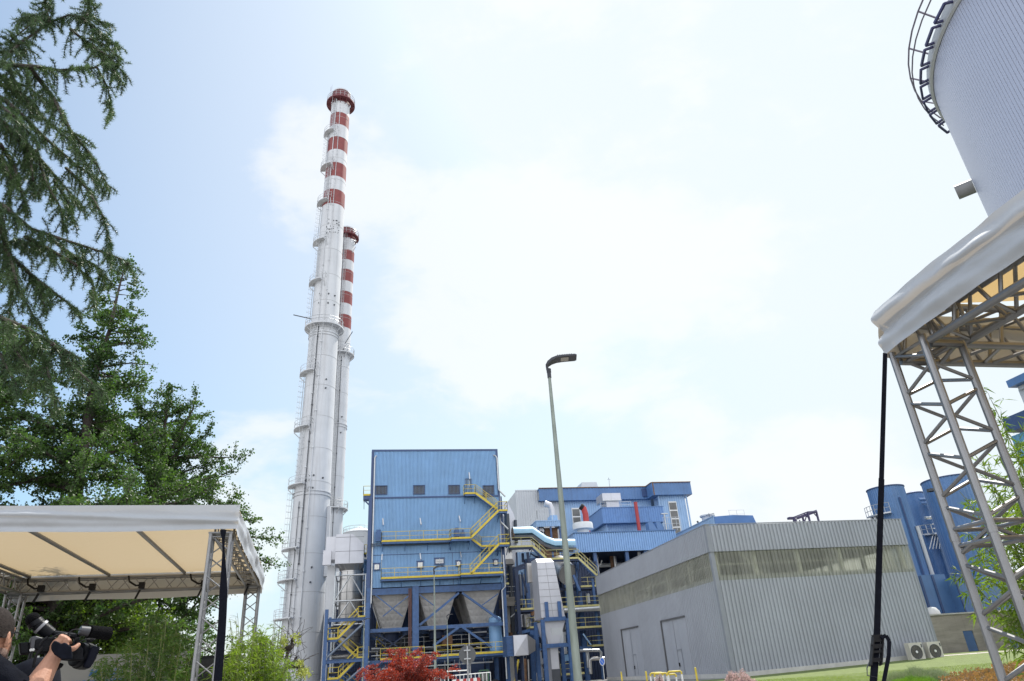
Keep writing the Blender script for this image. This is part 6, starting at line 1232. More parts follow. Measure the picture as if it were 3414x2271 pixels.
# ================================================================ lamp posts
def lamp(loc, label, rz=0):
    t = thing('street_lamp', loc, label, 'street lamp', 'lamp posts of the plant yard', rz=rz); H = 6.74
    mb = MB(); mb.lathe([(.115, 0), (.115, .02), (.080, .06), (.078, .5), (.031, H)], (0, 0, 0), 20); autosmooth(mb.build('pole', M['pole'], t, local=True), 60)
    mb = MB(); secs = [(-.02, .045, .045, .02), (-.045, .06, .05, .12)]
    mb.tube([(0, 0, H-.02), (0, 0, H+.14)], .042, 12); mb.tube([(0, 0, H+.10), (.0, 0, H+.18)], .048, 12)
    base = len(mb.v); prof = [(-.05, H+.14, .045, .09), (-.055, H+.22, .06, .11), (-.01, H+.30, .085, .09), (.08, H+.36, .12, .075), (.18, H+.39, .145, .055), (.30, H+.40, .15, .05), (.56, H+.40, .15, .045), (.60, H+.398, .13, .03)]
    for (x, z, hw, th) in prof:
        tilt = .0
        for (dy, dz) in ((-hw, -th*.5), (-hw*.95, th*.35), (-hw*.5, th*.5), (hw*.5, th*.5), (hw*.95, th*.35), (hw, -th*.5), (hw*.5, -th*.55), (-hw*.5, -th*.55)):
            xx = x+(0.055 if (dz < 0 and z < H+.3) else 0); mb.v.append((xx, dy, z+dz))
    for i in range(len(prof)-1):
        for k in range(8): mb.face((base+i*8+k, base+i*8+(k+1) % 8, base+(i+1)*8+(k+1) % 8, base+(i+1)*8+k))
    mb.face(tuple(base+k for k in range(8))); mb.face(tuple(base+(len(prof)-1)*8+7-k for k in range(8)))
    for i in range(9): x = .2+.036*i; mb.box(x, x+.014, -.12, .12, H+.42, H+.437)
    hd_ = mb.build('lamp_head', mat('dark_lamp_housing', (.022, .024, .034), .5, var=.1), t, local=True)
    mb = MB(); mb.box(.27, .43, -.09, .09, H+.368, H+.3735); g = mb.build('lamp_glass', mat('lamp_glass_grey', (.30, .28, .24), .3), hd_, local=True)
    mb = MB(); mb.box(.255, .445, -.105, .105, H+.374, H+.376); mb.build('glass_frame', M['black'], hd_, local=True)
    return t
lb0 = P('v', 1328, 1540, D=13.0)
L1_ = lamp((lb0.x, lb0.y, 0), 'tallest and nearest lamp post, dark head high over the plant', rz=R(-14))
def place_lamp(c, x, y, label, z=7.0, rz=-14):
    lo_, hi_ = 8.0, 160.0
    for _ in range(50):
        md = (lo_+hi_)/2
        if P(c, x, y, D=md).z > z: hi_ = md
        else: lo_ = md
    q = P(c, x, y, D=lo_); return copy_tree(L1_, loc=(q.x, q.y, 0), rz=R(rz), label=label)
place_lamp('c6', 1440, 175, 'slim lamp post in front of the middle of the blue building, above the red maple')
place_lamp('c6', 1597, 740, 'shorter looking far lamp post behind the round sign')
place_lamp('c8', 2107, 395, 'far lamp post standing in front of the blue stair tower')
# ================================================================ signs
def sign(loc, r, z, label, rz, blue=False, name='road_sign'):
    t = thing(name, loc, label, 'road sign', rz=rz); mb = MB(); mb.tube([(0, .05, 0), (0, .05, z+r*.9)], .032, 10); autosmooth(mb.build('post', M['galv'], t, local=True))
    mb = MB(); n = 36; b0 = len(mb.v)
    for yy in (0, .015): mb.v += [(r*math.cos(2*math.pi*k/n), yy, z+r*math.sin(2*math.pi*k/n)) for k in range(n)]
    mb.face(tuple(b0+k for k in range(n))); mb.face(tuple(b0+2*n-1-k for k in range(n)))
    for k in range(n): mb.face((b0+k, b0+n+k, b0+n+(k+1) % n, b0+(k+1) % n))
    d = mb.build('disc', M['white'] if blue else mat('sign_back_grey', (.10, .105, .11), .5, metal=.3), t, local=True)
    if blue:
        mb = MB(); b0 = 0; mb.v += [(r*.86*math.cos(2*math.pi*k/n), -.004, z+r*.86*math.sin(2*math.pi*k/n)) for k in range(n)]; mb.face(tuple(range(n))); mb.build('blue_field', mat('sign_blue', (.02, .10, .42), .4), t, local=True)
        mb = MB(); mb.beam((-r*.62, -.008, z+r*.62), (r*.62, -.008, z-r*.62), .006, r*.2, (0, 1, 0)); mb.build('slash_bar', M['white'], t, local=True)
    else:
        for dz in (-.14, .14): mb = MB(); mb.box(-.12, .12, .016, .09, z+dz-.02, z+dz+.02); mb.build('clamp', M['galv'], t, local=True)
    return t
q = P('c9', 818, 712, D=27.5); sign((q.x, q.y, 0), .31, q.z, 'round traffic sign seen from its grey back below the blue building', R(180)-math.atan2(q.x, q.y))
q = P('B2', 1518, 1325, D=62); sign((q.x, q.y, 0), .30, q.z, 'blue and white round no parking sign by the warehouse corner', R(-62), True)
# ================================================================ barriers and posts
def yp(c, x, y, D, label):
    q = P(c, x, y, D=D); t = MB(); t.tube([(q.x, q.y, 0), (q.x, q.y, q.z)], .055, 10); t.sphere((q.x, q.y, q.z), .055, 10); return tag(t.build('yellow_post', M['yellow'], None, org=(q.x, q.y, 0)), label, 'post', 'yellow guard posts along the warehouse')
yp('BB', 110, 508, 58, 'thin yellow guard post at the far left end of the warehouse doors'); yp('BB', 405, 503, 50, 'thin yellow guard post between the two warehouse doors'); yp('BB', 993, 458, 43, 'thin yellow guard post just left of the pink flowering shrub')
bD = 33.0; q0, q1 = P('BB', 503, 512, D=bD), P('BB', 825, 492, D=bD); br_ = thing('guard_barrier', ((q0.x+q1.x)/2, q0.y, 0), 'low tubular barrier with yellow top rails and white legs', 'barrier')
zt = (q0.z+q1.z)/2; dvec = Vector((q1.x-q0.x, q1.y-q0.y, 0)); Lh = dvec.length; dd = dvec.normalized(); nn = Vector((-dd.y, dd.x, 0)); base_ = Vector((q0.x, q0.y, 0))
def bar(u0, u1, off, zz, inner=True):
    a_, b_ = base_+dd*u0+nn*off, base_+dd*u1+nn*off
    mb = MB(); mb.tube([a_+Vector((0, 0, 0)), a_+Vector((0, 0, zz-.12))], .04, 10); mb.tube([b_+Vector((0, 0, 0)), b_+Vector((0, 0, zz-.12))], .04, 10); autosmooth(mb.build('legs', M['white'], br_))
    mb = MB(); mb.tube([a_+Vector((0, 0, zz-.119)), a_+Vector((0, 0, zz-.04)), a_+dd*.05+Vector((0, 0, zz)), b_-dd*.05+Vector((0, 0, zz)), b_+Vector((0, 0, zz-.04)), b_+Vector((0, 0, zz-.119))], .04, 10); autosmooth(mb.build('top_rail', M['yellow'], br_))
bar(0, Lh*.46, 0, zt-.04); bar(Lh*.5, Lh, 0, zt); bar(Lh*.52, Lh*.80, 1.6, zt-.12); bar(-Lh*.17, Lh*.3, 1.0, zt-.02)
# red and white rail, white fence, green machine
gx0, gx1 = P('c9', 1110, 1080, D=70), P('c9', 1305, 1080, D=70)
gm = thing('green_machine', (gx0.x, gx0.y, 0), 'green yard machine with boxy cab under the blue building', 'machine', rz=R(-5))
ww = gx1.x-gx0.x; zc_ = gx0.z; mb = MB()
for x in (0, ww):
    for y in (0, 1.3): mb.beam((x, y, .8), (x, y, zc_), .09)
for zz in (zc_, .9):
    mb.beam((0, 0, zz), (ww, 0, zz), .09); mb.beam((0, 1.3, zz), (ww, 1.3, zz), .09); mb.beam((0, 0, zz), (0, 1.3, zz), .09); mb.beam((ww, 0, zz), (ww, 1.3, zz), .09)
mb.build('cab_frame', mat('dark_green_paint', (.02, .08, .035), .5), gm, local=True)
mb = MB(); mb.box(.06, ww-.06, .06, 1.24, .95, zc_-.3); mb.build('cab_glass', M['glassdark'], gm, local=True)
mb = MB(); mb.box(ww*.75, ww*1.55, -.35, 1.2, .5, zc_-1.25); mb.box(ww*.7, ww*1.6, -.4, 1.25, zc_-1.25, zc_-1.18); mb.box(ww*1.55, ww*2.3, 0, 1.2, .4, zc_-1.7); mb.build('engine_cover', M['green'], gm, local=True)
for x in (0, ww*1.8): mb = MB(); mb.tube([(x, -.25, .5), (x, 0.05, .5)], .5, 16); mb.build('wheel', M['black'], gm, local=True)
f0, f1 = P('c9', 345, 1100, D=66), P('c9', 810, 1075, D=66)
fe = thing('white_fence', (f0.x, f0.y, 0), 'thin white railing along the yard under the blue building', 'fence'); mb = MB(); e1 = P('c9', 1350, 1120, D=66); e0 = P('c9', 205, 1222, D=66)
mb.tube([f0, f1], .05, 6); mb.tube([e0, e1], .04, 6)
for i in range(14): u = i/13; p = e0.lerp(e1, u); mb.tube([(p.x, p.y, 0), p], .03, 5)
mb.build('rails', M['white'], fe)
b0_, b1_ = P('c9', 480, 1330, D=55), P('c9', 1118, 1280, D=55); bw = thing('striped_barrier', (b0_.x, b0_.y, 0), 'red and white striped barrier plank near the green machine', 'barrier')
mb = MB()
for i in range(8):
    mb.m = i % 2; mb.beam(b0_.lerp(b1_, i/8), b0_.lerp(b1_, (i+1)/8), .03, .22)
mb.build('plank', [M['white'], M['red']], bw)
for u in (.1, .9): mb = MB(); p = b0_.lerp(b1_, u); mb.tube([(p.x, p.y+.04, 0), (p.x, p.y+.04, p.z)], .03, 6); mb.build('post', M['galv'], bw)
# ================================================================ vegetation
rng = np.random.default_rng(7)
def V3(v): return np.array([v[0], v[1], v[2]], dtype=float)
def unit(v): return v/(np.linalg.norm(v, axis=-1, keepdims=True)+1e-9)
def leaf_quads(mb, pts, size, dirs=None, aspect=.75, jit=.35, up=.0):
    """one kite shaped leaf per point, random orientation (or along dirs)"""
    n = len(pts); d = unit(rng.normal(size=(n, 3))+(0 if dirs is None else dirs*2.2)); t = unit(rng.normal(size=(n, 3))+np.array([0, 0, up])); s = unit(np.cross(d, t)); L = size*(1+jit*rng.uniform(-1, 1, (n, 1)))
    nr = np.cross(s, d)*.12
    a = pts; b = pts+(d*.55+s*aspect*.5+nr)*L; c = pts+d*L; e = pts+(d*.55-s*aspect*.5+nr)*L
    mb.arrays(np.stack([a, b, c, e], 1).reshape(-1, 3), 4)
def blade_tris(mb, pts, dirs, L, w):
    n = len(pts); s = unit(np.cross(dirs, rng.normal(size=(n, 3)))); L = L if np.ndim(L) else np.full((n, 1), L)
    mb.arrays(np.stack([pts-s*w/2, pts+s*w/2, pts+dirs*L], 1).reshape(-1, 3), 3)
def curve(p0, d0, L, bend, n=6, wob=.12, rnd=random):
    p, d = Vector(p0), Vector(d0).normalized(); out = [p.copy()]
    for i in range(n):
        d = (d+Vector(bend)*(1/n)+Vector((rnd.gauss(0, wob), rnd.gauss(0, wob), rnd.gauss(0, wob)))*.6).normalized(); p = p+d*(L/n); out.append(p.copy())
    return out
def resample(pts, step):
    P_ = np.array([tuple(p) for p in pts]); sg = np.linalg.norm(np.diff(P_, axis=0), axis=1); cs = np.concatenate([[0], np.cumsum(sg)]); n = max(1, int(cs[-1]/step)); t = np.linspace(0, cs[-1], n+1)
    Q = np.stack([np.interp(t, cs, P_[:, k]) for k in range(3)], 1); D_ = unit(np.gradient(Q, axis=0)) if len(Q) > 1 else np.array([[0, 0, 1.]]); return Q, D_, t/max(cs[-1], 1e-6)
gink = leafmat('broad_leaf_foliage', (.022, .052, .015), (.080, .14, .030), trans=.40, scale=.8)
def broad_tree(name, base, top, prof, label, seed, nl, leaf=.062, mat_=None, trunk_r=.22, zstart=2.0, upang=.35, group='trees behind the stage canopy', dens=1.0, extra=()):
    rnd = random.Random(seed); base, top = Vector(base), Vector(top); t = thing(name, base, label, 'tree', group); H = (top-base).length
    tr = MB(); tp = [base.lerp(top, i/12)+Vector((rnd.gauss(0, .07), rnd.gauss(0, .07), 0))*(0 if i in (0, 12) else 1) for i in range(13)]; tr.tube(tp, [trunk_r*(1-i/12.6) for i in range(13)], 10)
    lm = MB(); lv = MB(); LP = []; LD = []
    limbs = []
    for i in range(nl):
        u = (i+rnd.random())/nl; z = zstart+(H-zstart)*u; R0 = interp(prof, z/H)*rnd.uniform(.55, 1.12); p = base.lerp(top, z/H); a = rnd.uniform(0, 2*math.pi)
        e = upang*(rnd.uniform(.4, 1.5)); limbs.append((p, Vector((math.cos(a), math.sin(a), e)), R0, rnd.uniform(-.6, .25)))
    for p0, d0, L0, bn in extra: limbs.append((Vector(p0), Vector(d0), L0, bn))
    for p, d, L, bn in limbs:
        c = curve(p, d, L, (0, 0, bn), 7, .16, rnd); r0 = .012+.018*L; lm.tube(c, [r0*(1-.12*k) for k in range(8)], 5, caps=False)
        Q, D_, tt = resample(c, .16)
        for q, dq, u in zip(Q, D_, tt):
            if u < .12: continue
            for _ in range(2):
                if rnd.random() > .85*dens: continue
                sd = Vector((rnd.gauss(0, 1), rnd.gauss(0, 1), rnd.gauss(.25, .7))).normalized(); dd_ = (Vector(dq)*.7+sd).normalized(); Ls = rnd.uniform(.18, .62)*(1.15-.5*u)
                c2 = curve(q, dd_, Ls, (0, 0, rnd.uniform(-.9, .1)), 3, .12, rnd); lm.tube(c2, [.008, .006, .005, .003], 3, caps=False)
                Q2, D2, t2 = resample(c2, .045); LP.append(Q2); LD.append(D2)
    LP = np.concatenate(LP); LD = np.concatenate(LD); k = 5; LPk = np.repeat(LP, k, 0)+rng.normal(size=(len(LP)*k, 3))*.045; leaf_quads(lv, LPk, leaf, np.repeat(LD, k, 0)*.3, aspect=.9)
    autosmooth(tr.build('trunk', M['bark'], t)); lm.build('limbs', M['bark'], t); lv.build('crown', mat_ or gink, t); return t, len(LPk)
def gp(c, x, y, D): p = P(c, x, y, D=D); return Vector((p.x, p.y, 0)), p
# conical tree: leader tip at (415, 895) in the photo
DA = 19.0; tipA = P('s', 418, 880, D=DA); footA = Vector((tipA.x, tipA.y, 0)); HA = tipA.z
tA = broad_tree('broadleaf_tree', footA, tipA, [(0, 3.2), (.3, 3.6), (.46, 3.2), (.55, 2.2), (.66, 1.35), (.78, 1.0), (.88, .62), (.96, .28), (1, .08)], 'tall green tree with a pointed leader rising above the stage canopy', 3, 132, trunk_r=.24, upang=.22)
# left companion filling the frame edge
DB = 19.5; tipB = P('s', 60, 1090, D=DB)
tB = broad_tree('broadleaf_tree', (tipB.x-.3, tipB.y, 0), tipB, [(0, 2.0), (.3, 2.9), (.6, 2.6), (.8, 1.7), (.95, .7), (1, .2)], 'dense dark green tree at the left edge behind the cedar boughs', 4, 86, trunk_r=.2, upang=.35)
# spreading tree to the right
DC = 22.0; tipC = P('s', 560, 1330, D=DC); pf = P('s', 480, 2050, D=DC)
ex = []
for (x0, y0_, x1, y1_, dd, bn) in ((470, 1700, 640, 1225, -.5, .1), (500, 1720, 725, 1330, 0, .15), (520, 1750, 765, 1470, .5, 0), (540, 1800, 735, 1600, -.5, -.1), (540, 1750, 700, 1500, .6, 0), (500, 1650, 600, 1280, .7, .1), (560, 1760, 860, 1780, 0, .15), (600, 1800, 955, 1850, .0, .05), (800, 1800, 880, 1900, 0, -.5), (700, 1780, 935, 1800, .2, .0), (560, 1900, 690, 2010, 0, -.8), (540, 1880, 640, 1990, .3, -.8), (500, 1950, 700, 1990, .3, -.1), (480, 1980, 720, 2060, 0, -.4),
        (560, 1780, 800, 1760, .6, .1), (650, 1790, 900, 1860, -.3, -.3)):
    a = P('s', x0, y0_, D=DC); b = P('s', x1, y1_, D=DC+dd); ex.append((a, b-a, (b-a).length*(.84 if y1_ < 1700 and x1 > 600 else .95), bn))
tC = broad_tree('broadleaf_tree', (pf.x, pf.y, 0), tipC, [(0, 2.2), (.35, 3.0), (.6, 3.0), (.8, 2.2), (.95, 1.1), (1, .3)], 'spreading dark green tree whose long arm reaches past the canopy to the chimney', 6, 88, trunk_r=.25, upang=.5, extra=ex)
# low dark tree masses behind the stage
DD = 19.0
for i, (x, y, hw, seed, lab) in enumerate(((330, 1850, 2.0, 21, 'leafy bright green bush tree behind the banner panel'), (95, 1900, 2.0, 22, 'leafy dark tree behind the left rear leg of the stage canopy'))):
    tp_ = P('s', x, y, D=DD+i*.6); broad_tree('bush_tree', (tp_.x, tp_.y, 0), tp_, [(0, 1.0), (.4, hw), (.8, hw*.9), (1, .6)], lab, seed, 60, trunk_r=.1, zstart=.8, upang=.5, mat_=leafmat('sunlit_leaf_foliage', (.05, .10, .015), (.19, .28, .045), trans=.4, scale=1.0), group='bush trees under the stage canopy')  # sunlight on these bushes is put into the lighter leaf colours
# ---------------------------------------------------------------- cedar boughs
ced_leaf = leafmat('cedar_needles', (.028, .066, .026), (.10, .165, .052), trans=.12, rough=.45, scale=2.0)
DCd = 6.6; tk0 = P('s', -420, 700, D=DCd+1.2)
cd_ = thing('cedar_tree', (tk0.x, tk0.y, 0), 'close cedar with drooping needle boughs entering at the left', 'tree')
mb = MB(); mb.tube([(tk0.x, tk0.y, 0), (tk0.x+.1, tk0.y, 4), (tk0.x, tk0.y+.05, 8), (tk0.x+.05, tk0.y, 13)], [.3, .26, .2, .06], 14); autosmooth(mb.build('trunk', M['bark'], cd_))
boughs = [([(-420, 330), (0, 215), (120, 222), (200, 235), (325, 225), (362, 300), (368, 385)], 0, 1.0),
          ([(-420, 330), (0, 215), (60, 150), (165, 75), (230, 50), (300, 60), (372, 82)], .3, .75), ([(165, 75), (150, 20), (155, -40)], .3, .7), ([(290, 55), (297, 20), (300, -20)], .3, .7), ([(60, 150), (30, 140), (165, 30)], .2, .4), ([(165, 75), (110, 50), (60, 68)], .3, .5),
          ([(235, 98), (300, 150), (360, 185), (419, 250)], .1, .6), ([(275, 60), (330, 105), (396, 160)], .2, .6), ([(310, 150), (370, 220), (415, 285)], .1, .6), ([(300, 130), (350, 150), (410, 200)], .1, .5),
          ([(-420, 480), (0, 320), (70, 380), (143, 453), (247, 545), (330, 600), (382, 632)], .1, 1.0), ([(100, 225), (180, 330), (235, 436), (290, 500), (321, 545), (356, 612)], -.1, .9),
          ([(0, 280), (80, 320), (150, 400), (235, 470), (300, 560)], .5, 1.0), ([(0, 400), (80, 470), (160, 560), (230, 640), (280, 700)], .4, .9), ([(220, 560), (293, 631), (344, 723), (367, 803), (366, 868)], -.2, .55),
          ([(0, 480), (50, 560), (70, 640), (90, 700)], .2, .8), ([(120, 500), (150, 600), (200, 690), (215, 760)], .1, .6), ([(180, 600), (230, 680), (250, 750)], .1, .45), ([(60, 400), (100, 520), (110, 600), (120, 650)], .3, .7),
          ([(-420, 820), (0, 677), (50, 720), (103, 763), (241, 809), (340, 840), (425, 872), (432, 890)], 0, 1.0), ([(86, 790), (160, 830), (250, 880), (310, 950), (312, 1024)], .1, .8), ([(160, 790), (240, 850), (310, 880), (379, 950)], .2, .7), ([(29, 850), (120, 930), (200, 990), (258, 1035)], .2, .7),
          ([(0, 760), (40, 880), (60, 960), (138, 1100)], .1, .7), ([(0, 700), (20, 850), (40, 960), (30, 1070)], .3, .9), ([(0, 820), (60, 800), (140, 830)], .5, .9), ([(90, 900), (130, 960), (155, 1040)], .2, .5),
          ([(-420, 1150), (0, 1058), (90, 1095), (172, 1144), (270, 1196)], -.3, 1.0), ([(172, 1144), (250, 1230), (345, 1310)], -.4, .7), ([(90, 1110), (150, 1200), (190, 1360)], -.3, .7), ([(20, 1090), (60, 1180), (120, 1260)], -.2, .8), ([(-60, 1120), (0, 1180), (60, 1300)], -.2, .8)]
boughs += [([(-420, 300), (0, 255), (90, 290), (170, 345)], .4, .9), ([(-420, 260), (0, 175), (95, 165)], .5, .8), ([(-420, 520), (0, 400), (60, 470), (110, 560)], .5, .9), ([(-420, 420), (0, 350), (60, 400), (120, 470)], -.3, .8), ([(-420, 560), (0, 520), (40, 600), (30, 690)], .2, .8), ([(30, 225), (60, 300), (130, 380)], .3, .8)]
rnd = random.Random(12); br = MB(); TP, TD = [], []
for px, dz, k in boughs:
    pts = []
    for i in range(len(px)-1):
        for s_ in range(3):
            u = s_/3; x = px[i][0]*(1-u)+px[i+1][0]*u; y = px[i][1]*(1-u)+px[i+1][1]*u; pts.append(P('s', x, y, D=DCd+dz+.15*math.sin(len(pts)*.9)))
    pts.append(P('s', *px[-1], D=DCd+dz)); n = len(pts); br.tube(pts, [max(.004, .022*k*(1-i/n)+.003) for i in range(n)], 6)
    Q, D_, tt = resample(pts, .035)
    for q, dq, u in zip(Q, D_, tt):
        vis = q
        TP.append(q[None]); TD.append(dq[None])
        for _ in range(2):
            if rnd.random() < .70:
                sd = Vector((rnd.gauss(0, 1), rnd.gauss(0, 1), rnd.gauss(-.35, .45))).normalized(); dd_ = (Vector(dq)*.9+sd).normalized(); Ls = rnd.uniform(.06, .42)*(1-.55*u)*k**.5
                c2 = curve(q, dd_, Ls, (0, 0, -1.3), 4, .08, rnd); br.tube(c2, [.005, .004, .003, .003, .002], 3, caps=False); Q2, D2, _t = resample(c2, .026); TP.append(Q2[1:]); TD.append(D2[1:])
TP, TD = np.concatenate(TP), np.concatenate(TD)
br.build('boughs', M['bark'], cd_); nd = MB(); kk = 18; pp = np.repeat(TP, kk, 0)+rng.normal(size=(len(TP)*kk, 3))*.004; dd_ = unit(unit(rng.normal(size=(len(pp), 3)))+np.repeat(TD, kk, 0)*.35+np.array([0, 0, .15])); L_ = rng.uniform(.022, .05, (len(pp), 1)); blade_tris(nd, pp, dd_, L_, .0050); nd.build('needles', ced_leaf, cd_)
# ---------------------------------------------------------------- bamboo
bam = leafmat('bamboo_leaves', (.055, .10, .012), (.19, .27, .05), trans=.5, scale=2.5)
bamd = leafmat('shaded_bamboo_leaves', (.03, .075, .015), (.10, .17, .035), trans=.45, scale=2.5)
M['culm'] = mat('bamboo_culm', (.16, .17, .05), .5, var=.2)
def bamboo(name, culms, label, seed, leaf=.10, m_=None, dens=1.0, lw=.014, group='bamboo clumps', bare=0):
    """culms: list of (foot, tip)"""
    rnd = random.Random(seed); f = Vector(culms[0][0]); t = thing(name, f, label, 'bamboo', group); cm = MB(); LP, LD = [], []
    for foot, tip in culms:
        foot, tip = Vector(foot), Vector(tip); H = (tip-foot).length; n = 12; pts = []
        for i in range(n+1): u = i/n; p = foot.lerp(tip, u**1.25); p.z = foot.z+(tip.z-foot.z)*(1-(1-u)**1.35); pts.append(p)
        cm.tube(pts, [.010*(1-.85*i/n)+.0012 for i in range(n+1)], 5, caps=False); Q, D_, tt = resample(pts, .07)
        for q, dq, u in zip(Q, D_, tt):
            if u < .18: continue
            for _ in range(3):
                if rnd.random() > .62*dens: continue
                dd_ = (Vector(dq)*.8+Vector((rnd.gauss(0, 1), rnd.gauss(0, 1), rnd.gauss(.1, .5)))).normalized(); Ls = rnd.uniform(.10, .45)*(1.1-.75*u); c2 = curve(q, dd_, Ls, (0, 0, -.8), 3, .1, rnd); cm.tube(c2, .0018, 3, caps=False)
                if u > 1-bare and rnd.random() < .85: continue
                Q2, D2, _t = resample(c2, .05); LP.append(Q2); LD.append(D2)
    LP, LD = np.concatenate(LP), np.concatenate(LD); k = 3; pp = np.repeat(LP, k, 0); n = len(pp); d = unit(np.repeat(LD, k, 0)*.8+rng.normal(size=(n, 3))*.75+np.array([0, 0, -.15])); s = unit(np.cross(d, rng.normal(size=(n, 3)))); L = leaf*rng.uniform(.6, 1.2, (n, 1)); w = lw*rng.uniform(.8, 1.2, (n, 1)); dr = np.array([0, 0, -.18])
    lm = MB(); lm.arrays(np.stack([pp, pp+d*L*.35+s*w/2, pp+(d+dr)*L, pp+d*L*.35-s*w/2], 1).reshape(-1, 3), 4); cm.build('culms', M['culm'], t); lm.build('leaves', m_ or bam, t); return t
def clump(c, xs, ys, D, n, seed, spread=.6, dj=.8):
    rnd = random.Random(seed); out = []
    for i in range(n):
        k = rnd.random()*(len(xs)-1); j = int(k); u = k-j; x = xs[j]*(1-u)+xs[j+1]*u+rnd.gauss(0, 8); y = ys[j]*(1-u)+ys[j+1]*u+abs(rnd.gauss(0, 45)); d_ = D+rnd.uniform(-dj, dj); tip = P('s', x, y, D=d_); cx = (xs[0]+xs[-1])/2; fx = x*.7+cx*.3; ft = P('s', fx, 2300, D=d_+rnd.uniform(-.3, .3)); out.append(((ft.x, ft.y, 0), tip))
    return out
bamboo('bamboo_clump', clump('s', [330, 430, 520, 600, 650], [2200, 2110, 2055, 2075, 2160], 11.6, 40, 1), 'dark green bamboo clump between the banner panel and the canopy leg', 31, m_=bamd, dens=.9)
bamboo('bamboo_clump', clump('s', [730, 790, 850, 900, 960], [2230, 2130, 2090, 2120, 2230], 11.0, 46, 2, dj=.6), 'bright yellow green bamboo clump right of the stage canopy legs', 32, dens=1.0)
bamboo('bamboo_clump', clump('s', [760, 800, 860, 920, 945], [2060, 2030, 2040, 2050, 2090], 12.5, 16, 3), 'sparse bare tipped bamboo stems above the bright clump', 33, dens=.55, bare=.5, leaf=.06)
# right bamboo behind the near truss leg
cu = []
rnd = random.Random(5)
for (x, y) in ((3300, 1325), (3390, 1480), (3330, 1520), (3400, 1560), (3360, 1640), (3270, 1530), (3200, 1640), (3230, 1780), (3190, 1900), (3300, 1700), (3340, 1750), (3400, 1700), (3420, 1600), (3250, 1850), (3330, 1900), (3390, 1850), (3280, 2010), (3380, 2000), (3420, 1950), (3440, 1750), (3450, 1500), (3460, 1600), (3350, 1830), (3410, 2060), (3290, 1930), (3430, 1400), (3370, 1590), (3400, 1650), (3310, 1600)):
    D_ = 7.8+rnd.uniform(-.4, .9); tip = P('s', x, y, D=D_); ft = P('s', 3560+rnd.uniform(-60, 200), 2200, D=D_+.3); cu.append(((ft.x, ft.y, 0), tip))
bamboo('bamboo_clump', cu, 'tall bamboo leaning in behind the near aluminium truss leg', 34, leaf=.12, lw=.015, dens=.85)
# ---------------------------------------------------------------- red maple
mx_leaf = leafmat('red_maple_leaves', (.12, .018, .017), (.38, .08, .05), trans=.38, scale=2.2)
DM = 26.0; mc = P('s', 1345, 2240, D=DM); mt = thing('red_maple', (mc.x, mc.y, 0), 'small red leaved maple in front of the blue building', 'tree')
rnd = random.Random(9); lm, lv = MB(), MB(); LP = []
lm.tube([(mc.x, mc.y, 0), (mc.x+.02, mc.y, .5), (mc.x-.05, mc.y, .9)], [.09, .075, .06], 8)
for i in range(64):
    a = rnd.uniform(0, 2*math.pi); el = rnd.uniform(.15, 1.25); L = rnd.uniform(.8, 1.75)*(1.0 if el > .8 else 1.1); c = curve((mc.x, mc.y, .9), (math.cos(a)*math.cos(el), math.sin(a)*math.cos(el), math.sin(el)), L, (0, 0, -.5), 6, .18, rnd); lm.tube(c, [.03, .025, .02, .014, .01, .007, .004], 5, caps=False)
    for q in c[2:]:
        for _ in range(3):
            c2 = curve(q, (rnd.gauss(0, 1), rnd.gauss(0, 1), rnd.gauss(0, .25)), rnd.uniform(.15, .4), (0, 0, -.4), 3, .1, rnd); lm.tube(c2, .004, 3, caps=False); Q2, _d, _t = resample(c2, .03); LP.append(Q2)
LP = np.concatenate(LP); lp = np.repeat(LP, 5, 0)+rng.normal(size=(len(LP)*5, 3))*np.array([.045, .045, .018]); leaf_quads(lv, lp, .055, aspect=.6)
lm.build('limbs', M['bark'], mt); lv.build('crown', mx_leaf, mt)
# ---------------------------------------------------------------- half bare shrub in front of the chimney foot
DS = 30.0; f_ = P('c8', 440, 1560, D=DS); bs = thing('bare_shrub', (f_.x, f_.y, 0), 'half dead shrub with dark crooked twigs and pale leaves before the chimney foot', 'shrub')
mb = MB(); tips = []
for pl in ([(430, 1560), (560, 1380), (640, 1230), (660, 1180)], [(540, 1390), (620, 1310), (700, 1290), (820, 1305), (950, 1275)], [(700, 1300), (750, 1200), (805, 1100)], [(860, 1300), (895, 1205)], [(640, 1180), (605, 1130), (640, 990), (720, 900), (715, 800), (760, 740), (890, 712)], [(720, 900), (620, 930), (545, 1000), (530, 1100), (420, 1190)], [(715, 790), (760, 720), (760, 690)], [(430, 1400), (300, 1200), (320, 1050), (300, 850)], [(320, 1000), (340, 890), (290, 800)]):
    pts = [P('c8', x, y, D=DS+.1*i) for i, (x, y) in enumerate(pl)]; mb.tube(pts, [.06*(1-i/len(pts))+.02 for i in range(len(pts))], 6); tips += pts[1:]
for q in tips:
    for _ in range(4): mb.tube(curve(q, (rnd.gauss(0, 1), rnd.gauss(0, .6), rnd.gauss(.6, .6)), rnd.uniform(.25, .8), (0, 0, -.2), 4, .15, rnd), .009, 3, caps=False)
mb.build('twigs', M['bark'], bs)
lv = MB(); c_ = []
for (x, y, rx, ry, n) in ((920, 1400, 120, 90, 500), (860, 1220, 70, 50, 160), (780, 720, 80, 60, 90), (820, 820, 60, 60, 60), (560, 800, 60, 110, 260), (480, 1010, 60, 60, 240)):
    for _ in range(n): c_.append(V3(P('c8', x+rnd.gauss(0, rx*.55), y+rnd.gauss(0, ry*.55), D=DS+rnd.gauss(0, .25))))
leaf_quads(lv, np.array(c_), .085, aspect=.55); lv.build('leaves', leafmat('pale_new_leaves', (.16, .20, .04), (.34, .36, .10), trans=.4), bs)
